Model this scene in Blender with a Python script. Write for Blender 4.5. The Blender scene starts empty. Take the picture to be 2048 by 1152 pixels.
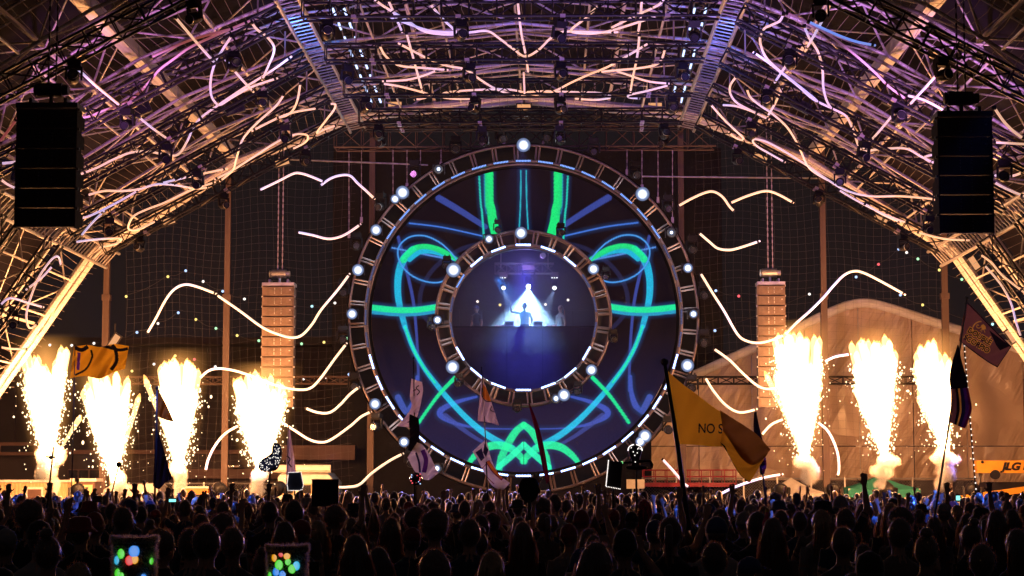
import bpy, bmesh, math, random
import numpy as np
from mathutils import Vector, Matrix, Quaternion, Euler, noise as mnoise
from mathutils.kdtree import KDTree

random.seed(7)
np.random.seed(7)
SC = bpy.context.scene
COL = SC.collection
PI = math.pi

# ------------------------------------------------------------------ camera, world, exposure
F = 3982.0                       # focal length in photograph pixels (2048 wide)
EYE = Vector((0.88, 0.0, 2.05))
PITCH = math.atan(391.0 / F)
YAW = math.atan(76.0 / F)
cam_data = bpy.data.cameras.new("camera")
cam_data.sensor_width = 36.0
cam_data.lens = 36.0 * F / 2048.0
cam_data.clip_start = 0.1
cam_data.clip_end = 600.0
cam = bpy.data.objects.new("camera", cam_data)
COL.objects.link(cam)
cam.location = EYE
cam.rotation_euler = (PI / 2 + PITCH, 0.0, YAW)
SC.camera = cam

world = bpy.data.worlds.new("World")
SC.world = world
world.use_nodes = True
wn = world.node_tree.nodes
bg = wn.get("Background") or wn.new("ShaderNodeBackground")
bg.inputs["Color"].default_value = (0.80, 0.62, 0.70, 1.0)     # night sky over a lit town
bg.inputs["Strength"].default_value = 0.0105

SC.view_settings.view_transform = 'Standard'
SC.view_settings.look = 'None'
SC.view_settings.exposure = 0.0
SC.view_settings.gamma = 1.0
SC.view_settings.use_curve_mapping = False
SC.render.engine = 'CYCLES'
SC.cycles.max_bounces = 5
SC.cycles.diffuse_bounces = 2
SC.cycles.glossy_bounces = 2
SC.cycles.transmission_bounces = 3
SC.cycles.volume_bounces = 1
SC.cycles.transparent_max_bounces = 48
SC.cycles.sample_clamp_indirect = 4.0
SC.cycles.sample_clamp_direct = 0.0
SC.cycles.use_denoising = True
SC.cycles.caustics_reflective = False
SC.cycles.caustics_refractive = False

CAMROT = Euler(cam.rotation_euler).to_matrix()


def ray(u, v):
    return CAMROT @ Vector(((u - 1024.0) / F, -(v - 576.0) / F, -1.0))


def at(u, v, Y):
    """World point that lies at distance Y into the place along the sight line of a photograph pixel."""
    d = ray(u, v)
    return EYE + d * ((Y - EYE.y) / d.y)


def project(p):
    q = CAMROT.transposed() @ (Vector(p) - EYE)
    if q.z > -0.05:
        return None
    return (1024.0 + F * q.x / -q.z, 576.0 - F * q.y / -q.z)


def seen(*pts, pad=60):
    for p in pts:
        s = project(p)
        if s and -pad < s[0] < 2048 + pad and -pad < s[1] < 1152 + pad:
            return True
    return False


# ------------------------------------------------------------------ materials
def new_mat(name):
    m = bpy.data.materials.new(name)
    m.use_nodes = True
    nt = m.node_tree
    nt.nodes.clear()
    out = nt.nodes.new("ShaderNodeOutputMaterial")
    return m, nt, out


def surf(name, color, rough=0.6, metal=0.0, var=0.25, scale=6.0, bump=0.0, bump_scale=20.0, spec=0.4, rnd=0.0, sheen=0.0):
    """Principled surface with mottled colour, uneven gloss and fine relief."""
    m, nt, out = new_mat(name)
    b = nt.nodes.new("ShaderNodeBsdfPrincipled")
    nt.links.new(b.outputs[0], out.inputs["Surface"])
    tc = nt.nodes.new("ShaderNodeTexCoord")
    nz = nt.nodes.new("ShaderNodeTexNoise")
    nz.inputs["Scale"].default_value = scale
    nz.inputs["Detail"].default_value = 5.0
    nt.links.new(tc.outputs["Object"], nz.inputs["Vector"])
    ramp = nt.nodes.new("ShaderNodeValToRGB")
    ramp.color_ramp.elements[0].position = 0.3
    ramp.color_ramp.elements[1].position = 0.72
    ramp.color_ramp.elements[0].color = (*[max(0.0, c * (1 - var)) for c in color], 1)
    ramp.color_ramp.elements[1].color = (*[min(1.0, c * (1 + var * 0.6)) for c in color], 1)
    nt.links.new(nz.outputs["Fac"], ramp.inputs["Fac"])
    last = ramp.outputs["Color"]
    if rnd > 0:
        oi = nt.nodes.new("ShaderNodeObjectInfo")
        hsv = nt.nodes.new("ShaderNodeHueSaturation")
        mr = nt.nodes.new("ShaderNodeMapRange")
        mr.inputs["To Min"].default_value = 1 - rnd
        mr.inputs["To Max"].default_value = 1 + rnd
        nt.links.new(oi.outputs["Random"], mr.inputs["Value"])
        nt.links.new(mr.outputs[0], hsv.inputs["Value"])
        nt.links.new(last, hsv.inputs["Color"])
        last = hsv.outputs["Color"]
    nt.links.new(last, b.inputs["Base Color"])
    rr = nt.nodes.new("ShaderNodeMapRange")
    rr.inputs["To Min"].default_value = max(0.05, rough - 0.12)
    rr.inputs["To Max"].default_value = min(1.0, rough + 0.12)
    nt.links.new(nz.outputs["Fac"], rr.inputs["Value"])
    nt.links.new(rr.outputs[0], b.inputs["Roughness"])
    b.inputs["Metallic"].default_value = metal
    b.inputs["Specular IOR Level"].default_value = spec
    if sheen > 0:
        b.inputs["Sheen Weight"].default_value = sheen
    if bump > 0:
        n2 = nt.nodes.new("ShaderNodeTexNoise")
        n2.inputs["Scale"].default_value = bump_scale
        n2.inputs["Detail"].default_value = 4.0
        nt.links.new(tc.outputs["Object"], n2.inputs["Vector"])
        bp = nt.nodes.new("ShaderNodeBump")
        bp.inputs["Strength"].default_value = bump
        bp.inputs["Distance"].default_value = 0.1
        nt.links.new(n2.outputs["Fac"], bp.inputs["Height"])
        nt.links.new(bp.outputs[0], b.inputs["Normal"])
    return m


def glow(name, color, strength, sample=False, clear=False):
    m, nt, out = new_mat(name)
    e = nt.nodes.new("ShaderNodeEmission")
    e.inputs["Color"].default_value = (*color, 1)
    e.inputs["Strength"].default_value = strength
    if clear:                    # burning gas: it shines but casts no shadow
        t = nt.nodes.new("ShaderNodeBsdfTransparent")
        a = nt.nodes.new("ShaderNodeAddShader")
        nt.links.new(e.outputs[0], a.inputs[0]); nt.links.new(t.outputs[0], a.inputs[1])
        nt.links.new(a.outputs[0], out.inputs["Surface"])
    else:
        nt.links.new(e.outputs[0], out.inputs["Surface"])
    m.cycles.emission_sampling = 'AUTO' if sample else 'NONE'
    return m


def cloth(name, color, trans=0.35, rough=0.85, var=0.25, scale=5.0):
    """Thin flag or canopy cloth: part of the light passes through."""
    m, nt, out = new_mat(name)
    tc = nt.nodes.new("ShaderNodeTexCoord")
    nz = nt.nodes.new("ShaderNodeTexNoise")
    nz.inputs["Scale"].default_value = scale
    nz.inputs["Detail"].default_value = 4
    nt.links.new(tc.outputs["Object"], nz.inputs["Vector"])
    ramp = nt.nodes.new("ShaderNodeValToRGB")
    ramp.color_ramp.elements[0].color = (*[c * (1 - var) for c in color], 1)
    ramp.color_ramp.elements[1].color = (*[min(1, c * (1 + var * .5)) for c in color], 1)
    nt.links.new(nz.outputs["Fac"], ramp.inputs["Fac"])
    d = nt.nodes.new("ShaderNodeBsdfDiffuse")
    t = nt.nodes.new("ShaderNodeBsdfTranslucent")
    mx = nt.nodes.new("ShaderNodeMixShader")
    mx.inputs[0].default_value = trans
    nt.links.new(ramp.outputs[0], d.inputs["Color"])
    nt.links.new(ramp.outputs[0], t.inputs["Color"])
    nt.links.new(d.outputs[0], mx.inputs[1])
    nt.links.new(t.outputs[0], mx.inputs[2])
    nt.links.new(mx.outputs[0], out.inputs["Surface"])
    return m


M = {}
M['steel'] = surf("painted_steel", (0.62, 0.59, 0.56), 0.42, 0.15, 0.3, 2.5, 0.05, 30)
M['galv'] = surf("galvanised_steel", (0.55, 0.54, 0.54), 0.35, 0.7, 0.3, 4.0, 0.05, 40)
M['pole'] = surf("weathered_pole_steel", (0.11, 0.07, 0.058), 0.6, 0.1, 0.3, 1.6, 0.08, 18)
M['black_metal'] = surf("black_powder_coat", (0.010, 0.009, 0.010), 0.5, 0.0, 0.3, 8, spec=0.3)
M['black_plastic'] = surf("black_plastic", (0.007, 0.007, 0.008), 0.5, 0.0, 0.3, 8, spec=0.18)
M['dark_fabric'] = surf("black_stage_drape", (0.008, 0.007, 0.008), 0.95, 0.0, 0.4, 1.2, 0.3, 3)
M['membrane'] = surf("dark_roof_membrane", (0.007, 0.0055, 0.0085), 0.9, 0.0, 0.45, 0.7, 0.15, 3, spec=0.08)
M['net'] = surf("pale_net_cord", (0.18, 0.155, 0.15), 0.8, 0.0, 0.2, 3)
M['wire'] = surf("dark_cable_rubber", (0.05, 0.045, 0.045), 0.6)
M['chain'] = surf("rigging_chain_steel", (0.42, 0.36, 0.34), 0.4, 0.6, 0.2, 10)
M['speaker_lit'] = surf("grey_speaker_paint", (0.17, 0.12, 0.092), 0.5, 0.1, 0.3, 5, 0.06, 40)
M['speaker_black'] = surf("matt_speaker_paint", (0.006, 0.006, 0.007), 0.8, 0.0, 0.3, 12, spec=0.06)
M['ground'] = surf("trodden_asphalt", (0.045, 0.042, 0.040), 0.9, 0.0, 0.4, 0.8, 0.4, 12)
M['white_paint'] = surf("white_paint", (0.72, 0.69, 0.66), 0.5, 0.0, 0.15, 3)
M['cream_wall'] = surf("ribbed_cream_wall_paint", (0.62, 0.45, 0.24), 0.6, 0.0, 0.12, 3)
M['dark_wall'] = surf("dark_building_wall", (0.036, 0.027, 0.027), 0.8, 0.0, 0.35, 0.5)
M['fascia'] = surf("brown_fascia_board", (0.13, 0.072, 0.06), 0.7, 0.0, 0.25, 0.7)
M['window'] = surf("dark_window_glass", (0.012, 0.012, 0.015), 0.1, 0.0, 0.2, 2, spec=0.8)
M['orange_paint'] = surf("orange_machine_paint", (0.75, 0.24, 0.03), 0.45, 0.0, 0.15, 4)
M['yellow_paint'] = surf("yellow_lift_paint", (0.78, 0.36, 0.03), 0.42, 0.0, 0.15, 3)
M['red_paint'] = surf("red_rail_paint", (0.30, 0.015, 0.035), 0.5)
M['black_ink'] = surf("black_ink", (0.012, 0.010, 0.010), 0.8)
M['fence_mesh'] = surf("chain_link_wire", (0.22, 0.20, 0.20), 0.5, 0.4)
M['screen_back'] = surf("screen_cabinet_black", (0.012, 0.010, 0.011), 0.6)
M['panel_lit'] = glow("lit_warm_panel", (1.0, .46, .20), 0.85)
M['lens_dark'] = surf("dark_lamp_lens", (0.02, 0.02, 0.025), 0.12, 0.0, 0.2, 3, spec=0.9)
M['panel_lens'] = surf("frosted_panel_lens", (0.80, 0.72, 0.62), 0.3, 0.0, 0.1, 4)

M['lamp_white'] = glow("lit_strobe_lens", (0.93, 0.97, 1.0), 20.0)
m_, nt_, out_ = new_mat("strobe_halo_dome")      # bright core; bluish falloff paints the lamp's halo onto the dome
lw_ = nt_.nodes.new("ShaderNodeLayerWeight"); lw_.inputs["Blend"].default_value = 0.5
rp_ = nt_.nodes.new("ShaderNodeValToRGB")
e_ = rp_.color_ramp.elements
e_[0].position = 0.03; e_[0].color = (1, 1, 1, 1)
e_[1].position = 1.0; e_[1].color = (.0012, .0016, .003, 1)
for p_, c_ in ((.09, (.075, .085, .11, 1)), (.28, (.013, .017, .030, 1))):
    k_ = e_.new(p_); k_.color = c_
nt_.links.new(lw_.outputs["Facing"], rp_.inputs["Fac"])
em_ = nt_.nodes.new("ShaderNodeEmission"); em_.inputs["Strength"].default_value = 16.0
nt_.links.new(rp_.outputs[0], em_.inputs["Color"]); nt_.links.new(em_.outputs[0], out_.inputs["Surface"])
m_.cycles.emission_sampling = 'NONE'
M['strobe_halo_dome'] = m_
M['lamp_rim'] = glow("lit_strobe_reflector", (0.50, 0.62, 0.9), 0.9)
M['led_bar'] = glow("lit_led_dot", (0.30, 0.46, 1.0), 8.0)
M['led_bar_case'] = surf("led_bar_casing", (0.03, 0.03, 0.05), 0.4)
M['beam_lens'] = glow("lit_spot_lens", (0.75, 0.9, 1.0), 30.0)
M['lens_soft'] = glow("lit_small_spot_lens", (0.8, 0.9, 1.0), 5.0)
M['flame'] = glow("white_hot_flame", (1.0, 0.57, 0.23), 1.0, clear=True)
M['flame_tip'] = glow("yellow_flame_tip", (1.0, 0.45, 0.11), 0.9, clear=True)
M['spark'] = glow("burning_spark", (1.0, 0.74, 0.42), 3.0)
M['phone'] = glow("lit_phone_screen", (0.25, 0.95, 0.85), 1.6)
for nm, c in dict(white=(1, .92, .86), blue=(.45, .62, 1), yellow=(1, .78, .22), green=(.45, .95, .5), red=(.95, .12, .14), cyan=(.5, .9, 1)).items():
    M['bulb_' + nm] = glow("lit_%s_bulb" % nm, c, 1.5)

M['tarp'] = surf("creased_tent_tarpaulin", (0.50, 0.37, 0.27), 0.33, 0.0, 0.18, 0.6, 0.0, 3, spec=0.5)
nt = M['tarp'].node_tree        # long diagonal creases in the stretched plastic
bsdf = [n for n in nt.nodes if n.type == 'BSDF_PRINCIPLED'][0]
tc = [n for n in nt.nodes if n.type == 'TEX_COORD'][0]
mp = nt.nodes.new("ShaderNodeMapping")
mp0 = nt.nodes.new("ShaderNodeMapping")
mp0.inputs["Rotation"].default_value = (0, math.radians(-32), 0)
nt.links.new(tc.outputs["Object"], mp0.inputs["Vector"])
mp.inputs["Scale"].default_value = (1.9, 1.0, 0.30)
nt.links.new(mp0.outputs[0], mp.inputs["Vector"])
nz = nt.nodes.new("ShaderNodeTexNoise")
nz.inputs["Scale"].default_value = 1.6
nz.inputs["Detail"].default_value = 6
nz.inputs["Distortion"].default_value = 0.6
nt.links.new(mp.outputs[0], nz.inputs["Vector"])
bp = nt.nodes.new("ShaderNodeBump")
bp.inputs["Strength"].default_value = 1.0
bp.inputs["Distance"].default_value = 0.3
mk_ = nt.nodes.new("ShaderNodeTexNoise")          # creases only where the sheet is slack
mk_.inputs["Scale"].default_value = 0.33
mk_.inputs["Detail"].default_value = 1.5
nt.links.new(tc.outputs["Object"], mk_.inputs["Vector"])
mr_ = nt.nodes.new("ShaderNodeMapRange")
mr_.inputs["From Min"].default_value = 0.40
mr_.inputs["From Max"].default_value = 0.56
nt.links.new(mk_.outputs["Fac"], mr_.inputs["Value"])
mu_ = nt.nodes.new("ShaderNodeMath"); mu_.operation = 'MULTIPLY'
nt.links.new(nz.outputs["Fac"], mu_.inputs[0]); nt.links.new(mr_.outputs[0], mu_.inputs[1])
nt.links.new(mu_.outputs[0], bp.inputs["Height"])
nt.links.new(bp.outputs[0], bsdf.inputs["Normal"])


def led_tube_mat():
    """Flexible light tube: warm, lilac and blue glow painted along its length."""
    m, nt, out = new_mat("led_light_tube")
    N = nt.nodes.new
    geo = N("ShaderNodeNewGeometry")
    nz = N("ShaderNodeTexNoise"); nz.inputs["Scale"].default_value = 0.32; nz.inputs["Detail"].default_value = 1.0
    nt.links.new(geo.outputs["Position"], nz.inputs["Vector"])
    rp = N("ShaderNodeValToRGB")  # ramp also puts warm flame light and blue wash light into the glow
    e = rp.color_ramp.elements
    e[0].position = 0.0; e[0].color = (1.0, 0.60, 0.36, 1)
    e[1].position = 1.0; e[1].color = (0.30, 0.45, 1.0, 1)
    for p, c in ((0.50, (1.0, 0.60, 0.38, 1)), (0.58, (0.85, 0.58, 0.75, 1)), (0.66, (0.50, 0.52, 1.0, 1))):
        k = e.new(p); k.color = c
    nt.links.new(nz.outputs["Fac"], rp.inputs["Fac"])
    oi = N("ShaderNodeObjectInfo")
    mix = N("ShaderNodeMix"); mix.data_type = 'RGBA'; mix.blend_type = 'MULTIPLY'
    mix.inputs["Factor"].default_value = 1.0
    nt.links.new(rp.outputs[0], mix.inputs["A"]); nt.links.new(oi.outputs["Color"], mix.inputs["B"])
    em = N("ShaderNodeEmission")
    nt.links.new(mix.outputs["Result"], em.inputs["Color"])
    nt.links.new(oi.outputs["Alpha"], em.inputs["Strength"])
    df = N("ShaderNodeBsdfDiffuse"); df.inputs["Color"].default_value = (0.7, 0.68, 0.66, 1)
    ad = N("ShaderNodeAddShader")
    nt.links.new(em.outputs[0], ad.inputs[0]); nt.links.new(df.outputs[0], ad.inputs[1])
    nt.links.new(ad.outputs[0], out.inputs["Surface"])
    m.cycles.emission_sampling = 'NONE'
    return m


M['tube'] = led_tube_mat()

# ------------------------------------------------------------------ object helpers
ORIGIN = {}


def setp(o, label=None, cat=None, group=None, kind=None):
    if label: o["label"] = label
    if cat: o["category"] = cat
    if group: o["group"] = group
    if kind: o["kind"] = kind
    return o


def empty(name, loc, label=None, cat=None, group=None, kind=None, parent=None):
    o = bpy.data.objects.new(name, None)
    o.empty_display_size = 0.2
    COL.objects.link(o)
    if parent is not None:
        o.parent = parent
        ORIGIN[o.name] = ORIGIN[parent.name]
    else:
        o.location = loc
        ORIGIN[o.name] = Vector(loc)
    return setp(o, label, cat, group, kind)


class MB:
    """Collects shapes and links them as ONE mesh object."""

    def __init__(s):
        s.v, s.f, s.m = [], [], []

    def add(s, vs, fs, mi=0):
        k = len(s.v)
        s.v.extend(tuple(p) for p in vs)
        for f in fs:
            s.f.append(tuple(i + k for i in f))
            s.m.append(mi)
        return s

    def box(s, c, size, rot=None, mi=0):
        hx, hy, hz = size[0] / 2, size[1] / 2, size[2] / 2
        vs = [Vector((x, y, z)) for x in (-hx, hx) for y in (-hy, hy) for z in (-hz, hz)]
        if rot is not None:
            vs = [rot @ p for p in vs]
        c = Vector(c)
        return s.add([p + c for p in vs], [(0, 1, 3, 2), (4, 6, 7, 5), (0, 4, 5, 1), (2, 3, 7, 6), (0, 2, 6, 4), (1, 5, 7, 3)], mi)

    def loft(s, pts, radii, n=8, mi=0, closed=False, up=None, caps=True):
        """Rings along a path; radii may be numbers or (rx, ry)."""
        pts = [Vector(p) for p in pts]
        L = len(pts)
        if not isinstance(radii, (list, tuple)) or (isinstance(radii, tuple)):
            radii = [radii] * L
        t0 = (pts[1] - pts[0]).normalized()
        ref = Vector(up) if up is not None else (Vector((0, 0, 1)) if abs(t0.z) < 0.9 else Vector((1, 0, 0)))
        x = (ref - t0 * ref.dot(t0)).normalized()
        k = len(s.v)
        for i, p in enumerate(pts):
            if closed:
                t = (pts[(i + 1) % L] - pts[i - 1]).normalized()
            else:
                t = (pts[min(i + 1, L - 1)] - pts[max(i - 1, 0)]).normalized()
            x = x - t * x.dot(t)
            if x.length < 1e-6:
                x = t.orthogonal()
            x.normalize()
            y = t.cross(x)
            r = radii[i]
            rx, ry = (r if isinstance(r, (tuple, list)) else (r, r))
            for j in range(n):
                a = 2 * PI * j / n
                s.v.append(tuple(p + x * (rx * math.cos(a)) + y * (ry * math.sin(a))))
        for i in range(L if closed else L - 1):
            a, b = k + i * n, k + ((i + 1) % L) * n
            for j in range(n):
                s.f.append((a + j, a + (j + 1) % n, b + (j + 1) % n, b + j))
                s.m.append(mi)
        if caps and not closed:
            s.f.append(tuple(k + j for j in reversed(range(n)))); s.m.append(mi)
            s.f.append(tuple(k + (L - 1) * n + j for j in range(n))); s.m.append(mi)
        return s

    def tube(s, p0, p1, r, n=6, mi=0, r1=None):
        return s.loft([p0, p1], [r, r if r1 is None else r1], n, mi)

    def ball(s, c, r, seg=10, rings=6, mi=0, rot=None):
        c = Vector(c)
        rx, ry, rz = (r if isinstance(r, (tuple, list)) else (r, r, r))
        vs = [Vector((0, 0, rz))]
        for i in range(1, rings):
            th = PI * i / rings
            for j in range(seg):
                a = 2 * PI * j / seg
                vs.append(Vector((rx * math.sin(th) * math.cos(a), ry * math.sin(th) * math.sin(a), rz * math.cos(th))))
        vs.append(Vector((0, 0, -rz)))
        fs = []
        for j in range(seg):
            fs.append((0, 1 + j, 1 + (j + 1) % seg))
        for i in range(rings - 2):
            for j in range(seg):
                a = 1 + i * seg
                fs.append((a + j, a + seg + j, a + seg + (j + 1) % seg, a + (j + 1) % seg))
        b = 1 + (rings - 2) * seg
        for j in range(seg):
            fs.append((len(vs) - 1, b + (j + 1) % seg, b + j))
        if rot is not None:
            vs = [rot @ p for p in vs]
        return s.add([p + c for p in vs], fs, mi)

    def prism(s, outline, depth, mi=0):
        """outline: list of points (one planar loop); depth: extrusion vector."""
        a = [Vector(p) for p in outline]
        d = Vector(depth)
        n = len(a)
        fs = [tuple(range(n)), tuple(range(2 * n - 1, n - 1, -1))]
        fs += [(i, i + n, (i + 1) % n + n, (i + 1) % n) for i in range(n)]
        return s.add(a + [p + d for p in a], fs, mi)

    def mesh(s, name, mats, off=None, smooth=False):
        me = bpy.data.meshes.new(name)
        vs = s.v if off is None else [(p[0] - off[0], p[1] - off[1], p[2] - off[2]) for p in s.v]
        me.from_pydata(vs, [], s.f)
        for mt in (mats if isinstance(mats, (list, tuple)) else [mats]):
            me.materials.append(mt)
        me.polygons.foreach_set("material_index", s.m)
        if smooth:
            me.polygons.foreach_set("use_smooth", [True] * len(s.f))
        me.update()
        return me

    def build(s, name, mats, parent=None, smooth=False, origin=None, **kw):
        """With a parent: a part of it, built in world coordinates. Without: a thing of its own based at origin."""
        off = ORIGIN[parent.name] if parent is not None else (Vector(origin) if origin is not None else Vector((0, 0, 0)))
        o = bpy.data.objects.new(name, s.mesh(name, mats, off, smooth))
        COL.objects.link(o)
        if parent is not None:
            o.parent = parent
        else:
            o.location = off
        ORIGIN[o.name] = off
        return setp(o, **kw)


UNIT = {}


def unit_rod(mat, n=6):
    k = ('rod', mat.name, n)
    if k not in UNIT:
        UNIT[k] = MB().tube((0, 0, 0), (0, 0, 1), 1.0, n).mesh("rod", mat, smooth=False)
    return UNIT[k]


def unit_bar(mat):
    k = ('bar', mat.name)
    if k not in UNIT:
        UNIT[k] = MB().box((0, 0, 0.5), (1, 1, 1)).mesh("bar", mat)
    return UNIT[k]


def place_between(o, p0, p1, sx, sy, parent, up=None):
    p0, p1 = Vector(p0), Vector(p1)
    d = p1 - p0
    L = d.length
    z = d / L
    ref = Vector(up) if up is not None else (Vector((0, 0, 1)) if abs(z.z) < 0.95 else Vector((0, 1, 0)))
    x = ref.cross(z).normalized()
    y = z.cross(x)
    R = Matrix((x, y, z)).transposed().to_4x4()
    o.matrix_local = Matrix.Translation(p0 - ORIGIN[parent.name]) @ R @ Matrix.Diagonal((sx, sy, L, 1))


def rod(name, p0, p1, r, mat, parent, n=6):
    """One round member as an object of its own; alike members share one mesh."""
    o = bpy.data.objects.new(name, unit_rod(mat, n))
    COL.objects.link(o)
    o.parent = parent
    place_between(o, p0, p1, r, r, parent)
    ORIGIN[o.name] = ORIGIN[parent.name]
    return o


def beam(name, p0, p1, w, h, mat, parent, up=None):
    o = bpy.data.objects.new(name, unit_bar(mat))
    COL.objects.link(o)
    o.parent = parent
    place_between(o, p0, p1, w, h, parent, up)
    ORIGIN[o.name] = ORIGIN[parent.name]
    return o


def copy_tree(o, parent=None):
    c = o.copy()
    COL.objects.link(c)
    if parent is not None:
        c.parent = parent
    for ch in o.children:
        copy_tree(ch, c)
    return c


def smooth_path(pts, k=6, closed=False):
    """Catmull-Rom through the points (tuples of any length)."""
    P = [np.array(p, float) for p in pts]
    n = len(P)
    out = []
    for i in range(n if closed else n - 1):
        if closed:
            a, b, c, d = P[i - 1], P[i], P[(i + 1) % n], P[(i + 2) % n]
        else:
            a, b, c, d = P[max(i - 1, 0)], P[i], P[i + 1], P[min(i + 2, n - 1)]
        for j in range(k):
            t = j / k
            out.append(0.5 * ((2 * b) + (-a + c) * t + (2 * a - 5 * b + 4 * c - d) * t * t + (-a + 3 * b - 3 * c + d) * t ** 3))
    if not closed:
        out.append(P[-1])
    return out


def lamp(name, kind, loc, energy, color, parent=None, target=None, size=0.3, spot=40, blend=0.5):
    l = bpy.data.lights.new(name, kind)
    l.energy = energy
    l.color = color
    if kind == 'AREA':
        l.size = size
    else:
        l.shadow_soft_size = size
    if kind == 'SPOT':
        l.spot_size = math.radians(spot)
        l.spot_blend = blend
    o = bpy.data.objects.new(name, l)
    COL.objects.link(o)
    loc = Vector(loc)
    if parent is not None:
        o.parent = parent
        o.location = loc - ORIGIN[parent.name]
    else:
        o.location = loc
    if target is not None:
        o.rotation_euler = (Vector(target) - loc).to_track_quat('-Z', 'Y').to_euler()
    return o


ORD = ['first', 'second', 'third', 'fourth', 'fifth', 'sixth', 'seventh', 'eighth', 'ninth', 'tenth', 'eleventh', 'twelfth',
       'thirteenth', 'fourteenth', 'fifteenth', 'sixteenth', 'seventeenth', 'eighteenth', 'nineteenth', 'twentieth']

# ================================================================== THE SETTING
gm = MB().add([(-150, -30, 0), (150, -30, 0), (150, 300, 0), (-150, 300, 0)], [(0, 1, 2, 3)])
gm.build("ground", M['ground'], kind='structure')
dk = MB().box((0, 71.5, 0.6), (13, 16.4, 1.2)).box((0, 61.2, 0.6), (35, 4.2, 1.2))
dk.build("stage_deck", M['dark_fabric'], kind='structure')

# ------------------------------------------------------------------ the arched roof
KN = [(19.8, 0.0), (13.45, 9.3), (8.9, 12.15), (5.4, 13.6), (0.0, 14.15)]
PROF = [(-x, z) for x, z in KN] + [(x, z) for x, z in reversed(KN[:-1])]


def pk(p, k):
    return (p[0] * k, 3.0 + (p[1] - 3.0) * k)


def at_prof(i, t, k, y):
    a, b = pk(PROF[i], k), pk(PROF[i + 1], k)
    return Vector((a[0] + (b[0] - a[0]) * t, y, a[1] + (b[1] - a[1]) * t))


def vis(p0, p1, pad=40):
    p0, p1 = Vector(p0), Vector(p1)
    return any(seen(p0.lerp(p1, i / 6), pad=pad) for i in range(7))


RIBS = [62, 57, 52, 47, 42, 37, 32]
roof = empty("arched_roof", (0, 47, 0), "huge arched steel truss roof lit orange and purple, spanning over the crowd and stage", "roof")
for y in RIBS:
    rib = empty("roof_rib", None, parent=roof)
    R0 = 0.11 if y == 62 else 0.046
    for i in range(8):
        a, b = PROF[i], PROF[i + 1]
        L = math.hypot(b[0] - a[0], b[1] - a[1])
        for k, dy in ((1.0, -0.38), (1.0, 0.38), (1.078, -0.38), (1.078, 0.38)):
            p, q = at_prof(i, 0, k, y + dy), at_prof(i, 1, k, y + dy)
            if vis(p, q):
                rod("chord", p, q, R0 if k == 1.0 else 0.036, M['steel'], rib, 8)
        n = max(3, round(L / (1.45 if i not in (3, 4) else 2.2)))
        for j in range(n):
            t0, t1 = j / n, (j + 1) / n
            p, q = at_prof(i, t0, 1.0, y - 0.38 if j % 2 else y + 0.38), at_prof(i, t1, 1.0, y + 0.38 if j % 2 else y - 0.38)
            if vis(p, q, 0):
                rod("web_member", p, q, 0.022, M['steel'], rib)
            p, q = at_prof(i, t0, 1.0 if j % 2 else 1.078, y - 0.38), at_prof(i, t1, 1.078 if j % 2 else 1.0, y - 0.38)
            if vis(p, q, 0):
                rod("web_member", p, q, 0.026, M['steel'], rib)
PUR = [(0, .45), (0, .62), (0, .78), (0, .9), (1, .33), (1, .66), (2, .5), (3, .3), (3, .65), (4, 0.0)]
PUR += [(7 - i, 1 - t) for i, t in PUR[:-1]]
for a, b in zip(RIBS[:-1], RIBS[1:]):
    for i, t in PUR:
        p, q = at_prof(i, t, 1.0, a - 0.38), at_prof(i, t, 1.0, b + 0.38)
        if vis(p, q, 10):
            rod("purlin", p, q, 0.032, M['steel'], roof)
    for i in range(8):
        n = 2 if i in (0, 7, 1, 6) else 1
        XX = i not in (3, 4)
        for j in range(n):
            t0, t1 = j / n, (j + 1) / n
            for (s0, s1) in (((t0, t1), (t1, t0)) if XX else ((t0, t1),)):
                p, q = at_prof(i, s0, 1.06, a), at_prof(i, s1, 1.06, b)
                if vis(p, q, 0):
                    rod("brace", p, q, 0.022, M['steel'], roof)
            tm = (t0 + t1) / 2
            p, q = at_prof(i, tm, 1.0, a), at_prof(i, tm, 1.078, (a + b) / 2)
            if vis(p, q, 0):
                beam("strut", p, q, 0.09, 0.07, M['steel'], roof)
            p, q = at_prof(i, tm, 1.0, b), at_prof(i, tm, 1.078, (a + b) / 2)
            if vis(p, q, 0):
                beam("strut", p, q, 0.09, 0.07, M['steel'], roof)
for i in (2, 6):        # two heavy box beams running the length of the roof
    for a, b in zip(RIBS[:-1], RIBS[1:]):
        p, q = at_prof(i, 0, 1.03, a - 0.02), at_prof(i, 0, 1.03, b + 0.02)
        if vis(p, q):
            beam("box_beam", p, q, 0.30, 0.30, M['steel'], roof)
for a, b in zip(RIBS[:-1], RIBS[1:]):
    for i in range(8):
        g = MB()
        NN = 6
        vs = []
        for iy in range(NN + 1):
            for it in range(NN + 1):
                sag = 0.012 * math.sin(PI * it / NN) * math.sin(PI * iy / NN)
                p = at_prof(i, 0.004 + 0.992 * it / NN, 1.10 - sag, a - 0.03 + (b - a + 0.06) * iy / NN)
                vs.append(p)
        g.add(vs, [(r * (NN + 1) + c, r * (NN + 1) + c + 1, (r + 1) * (NN + 1) + c + 1, (r + 1) * (NN + 1) + c) for r in range(NN) for c in range(NN)])
        if any(seen(p, pad=80) for p in vs):
            g.build("roof_panel", M['membrane'], roof, smooth=True)

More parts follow.
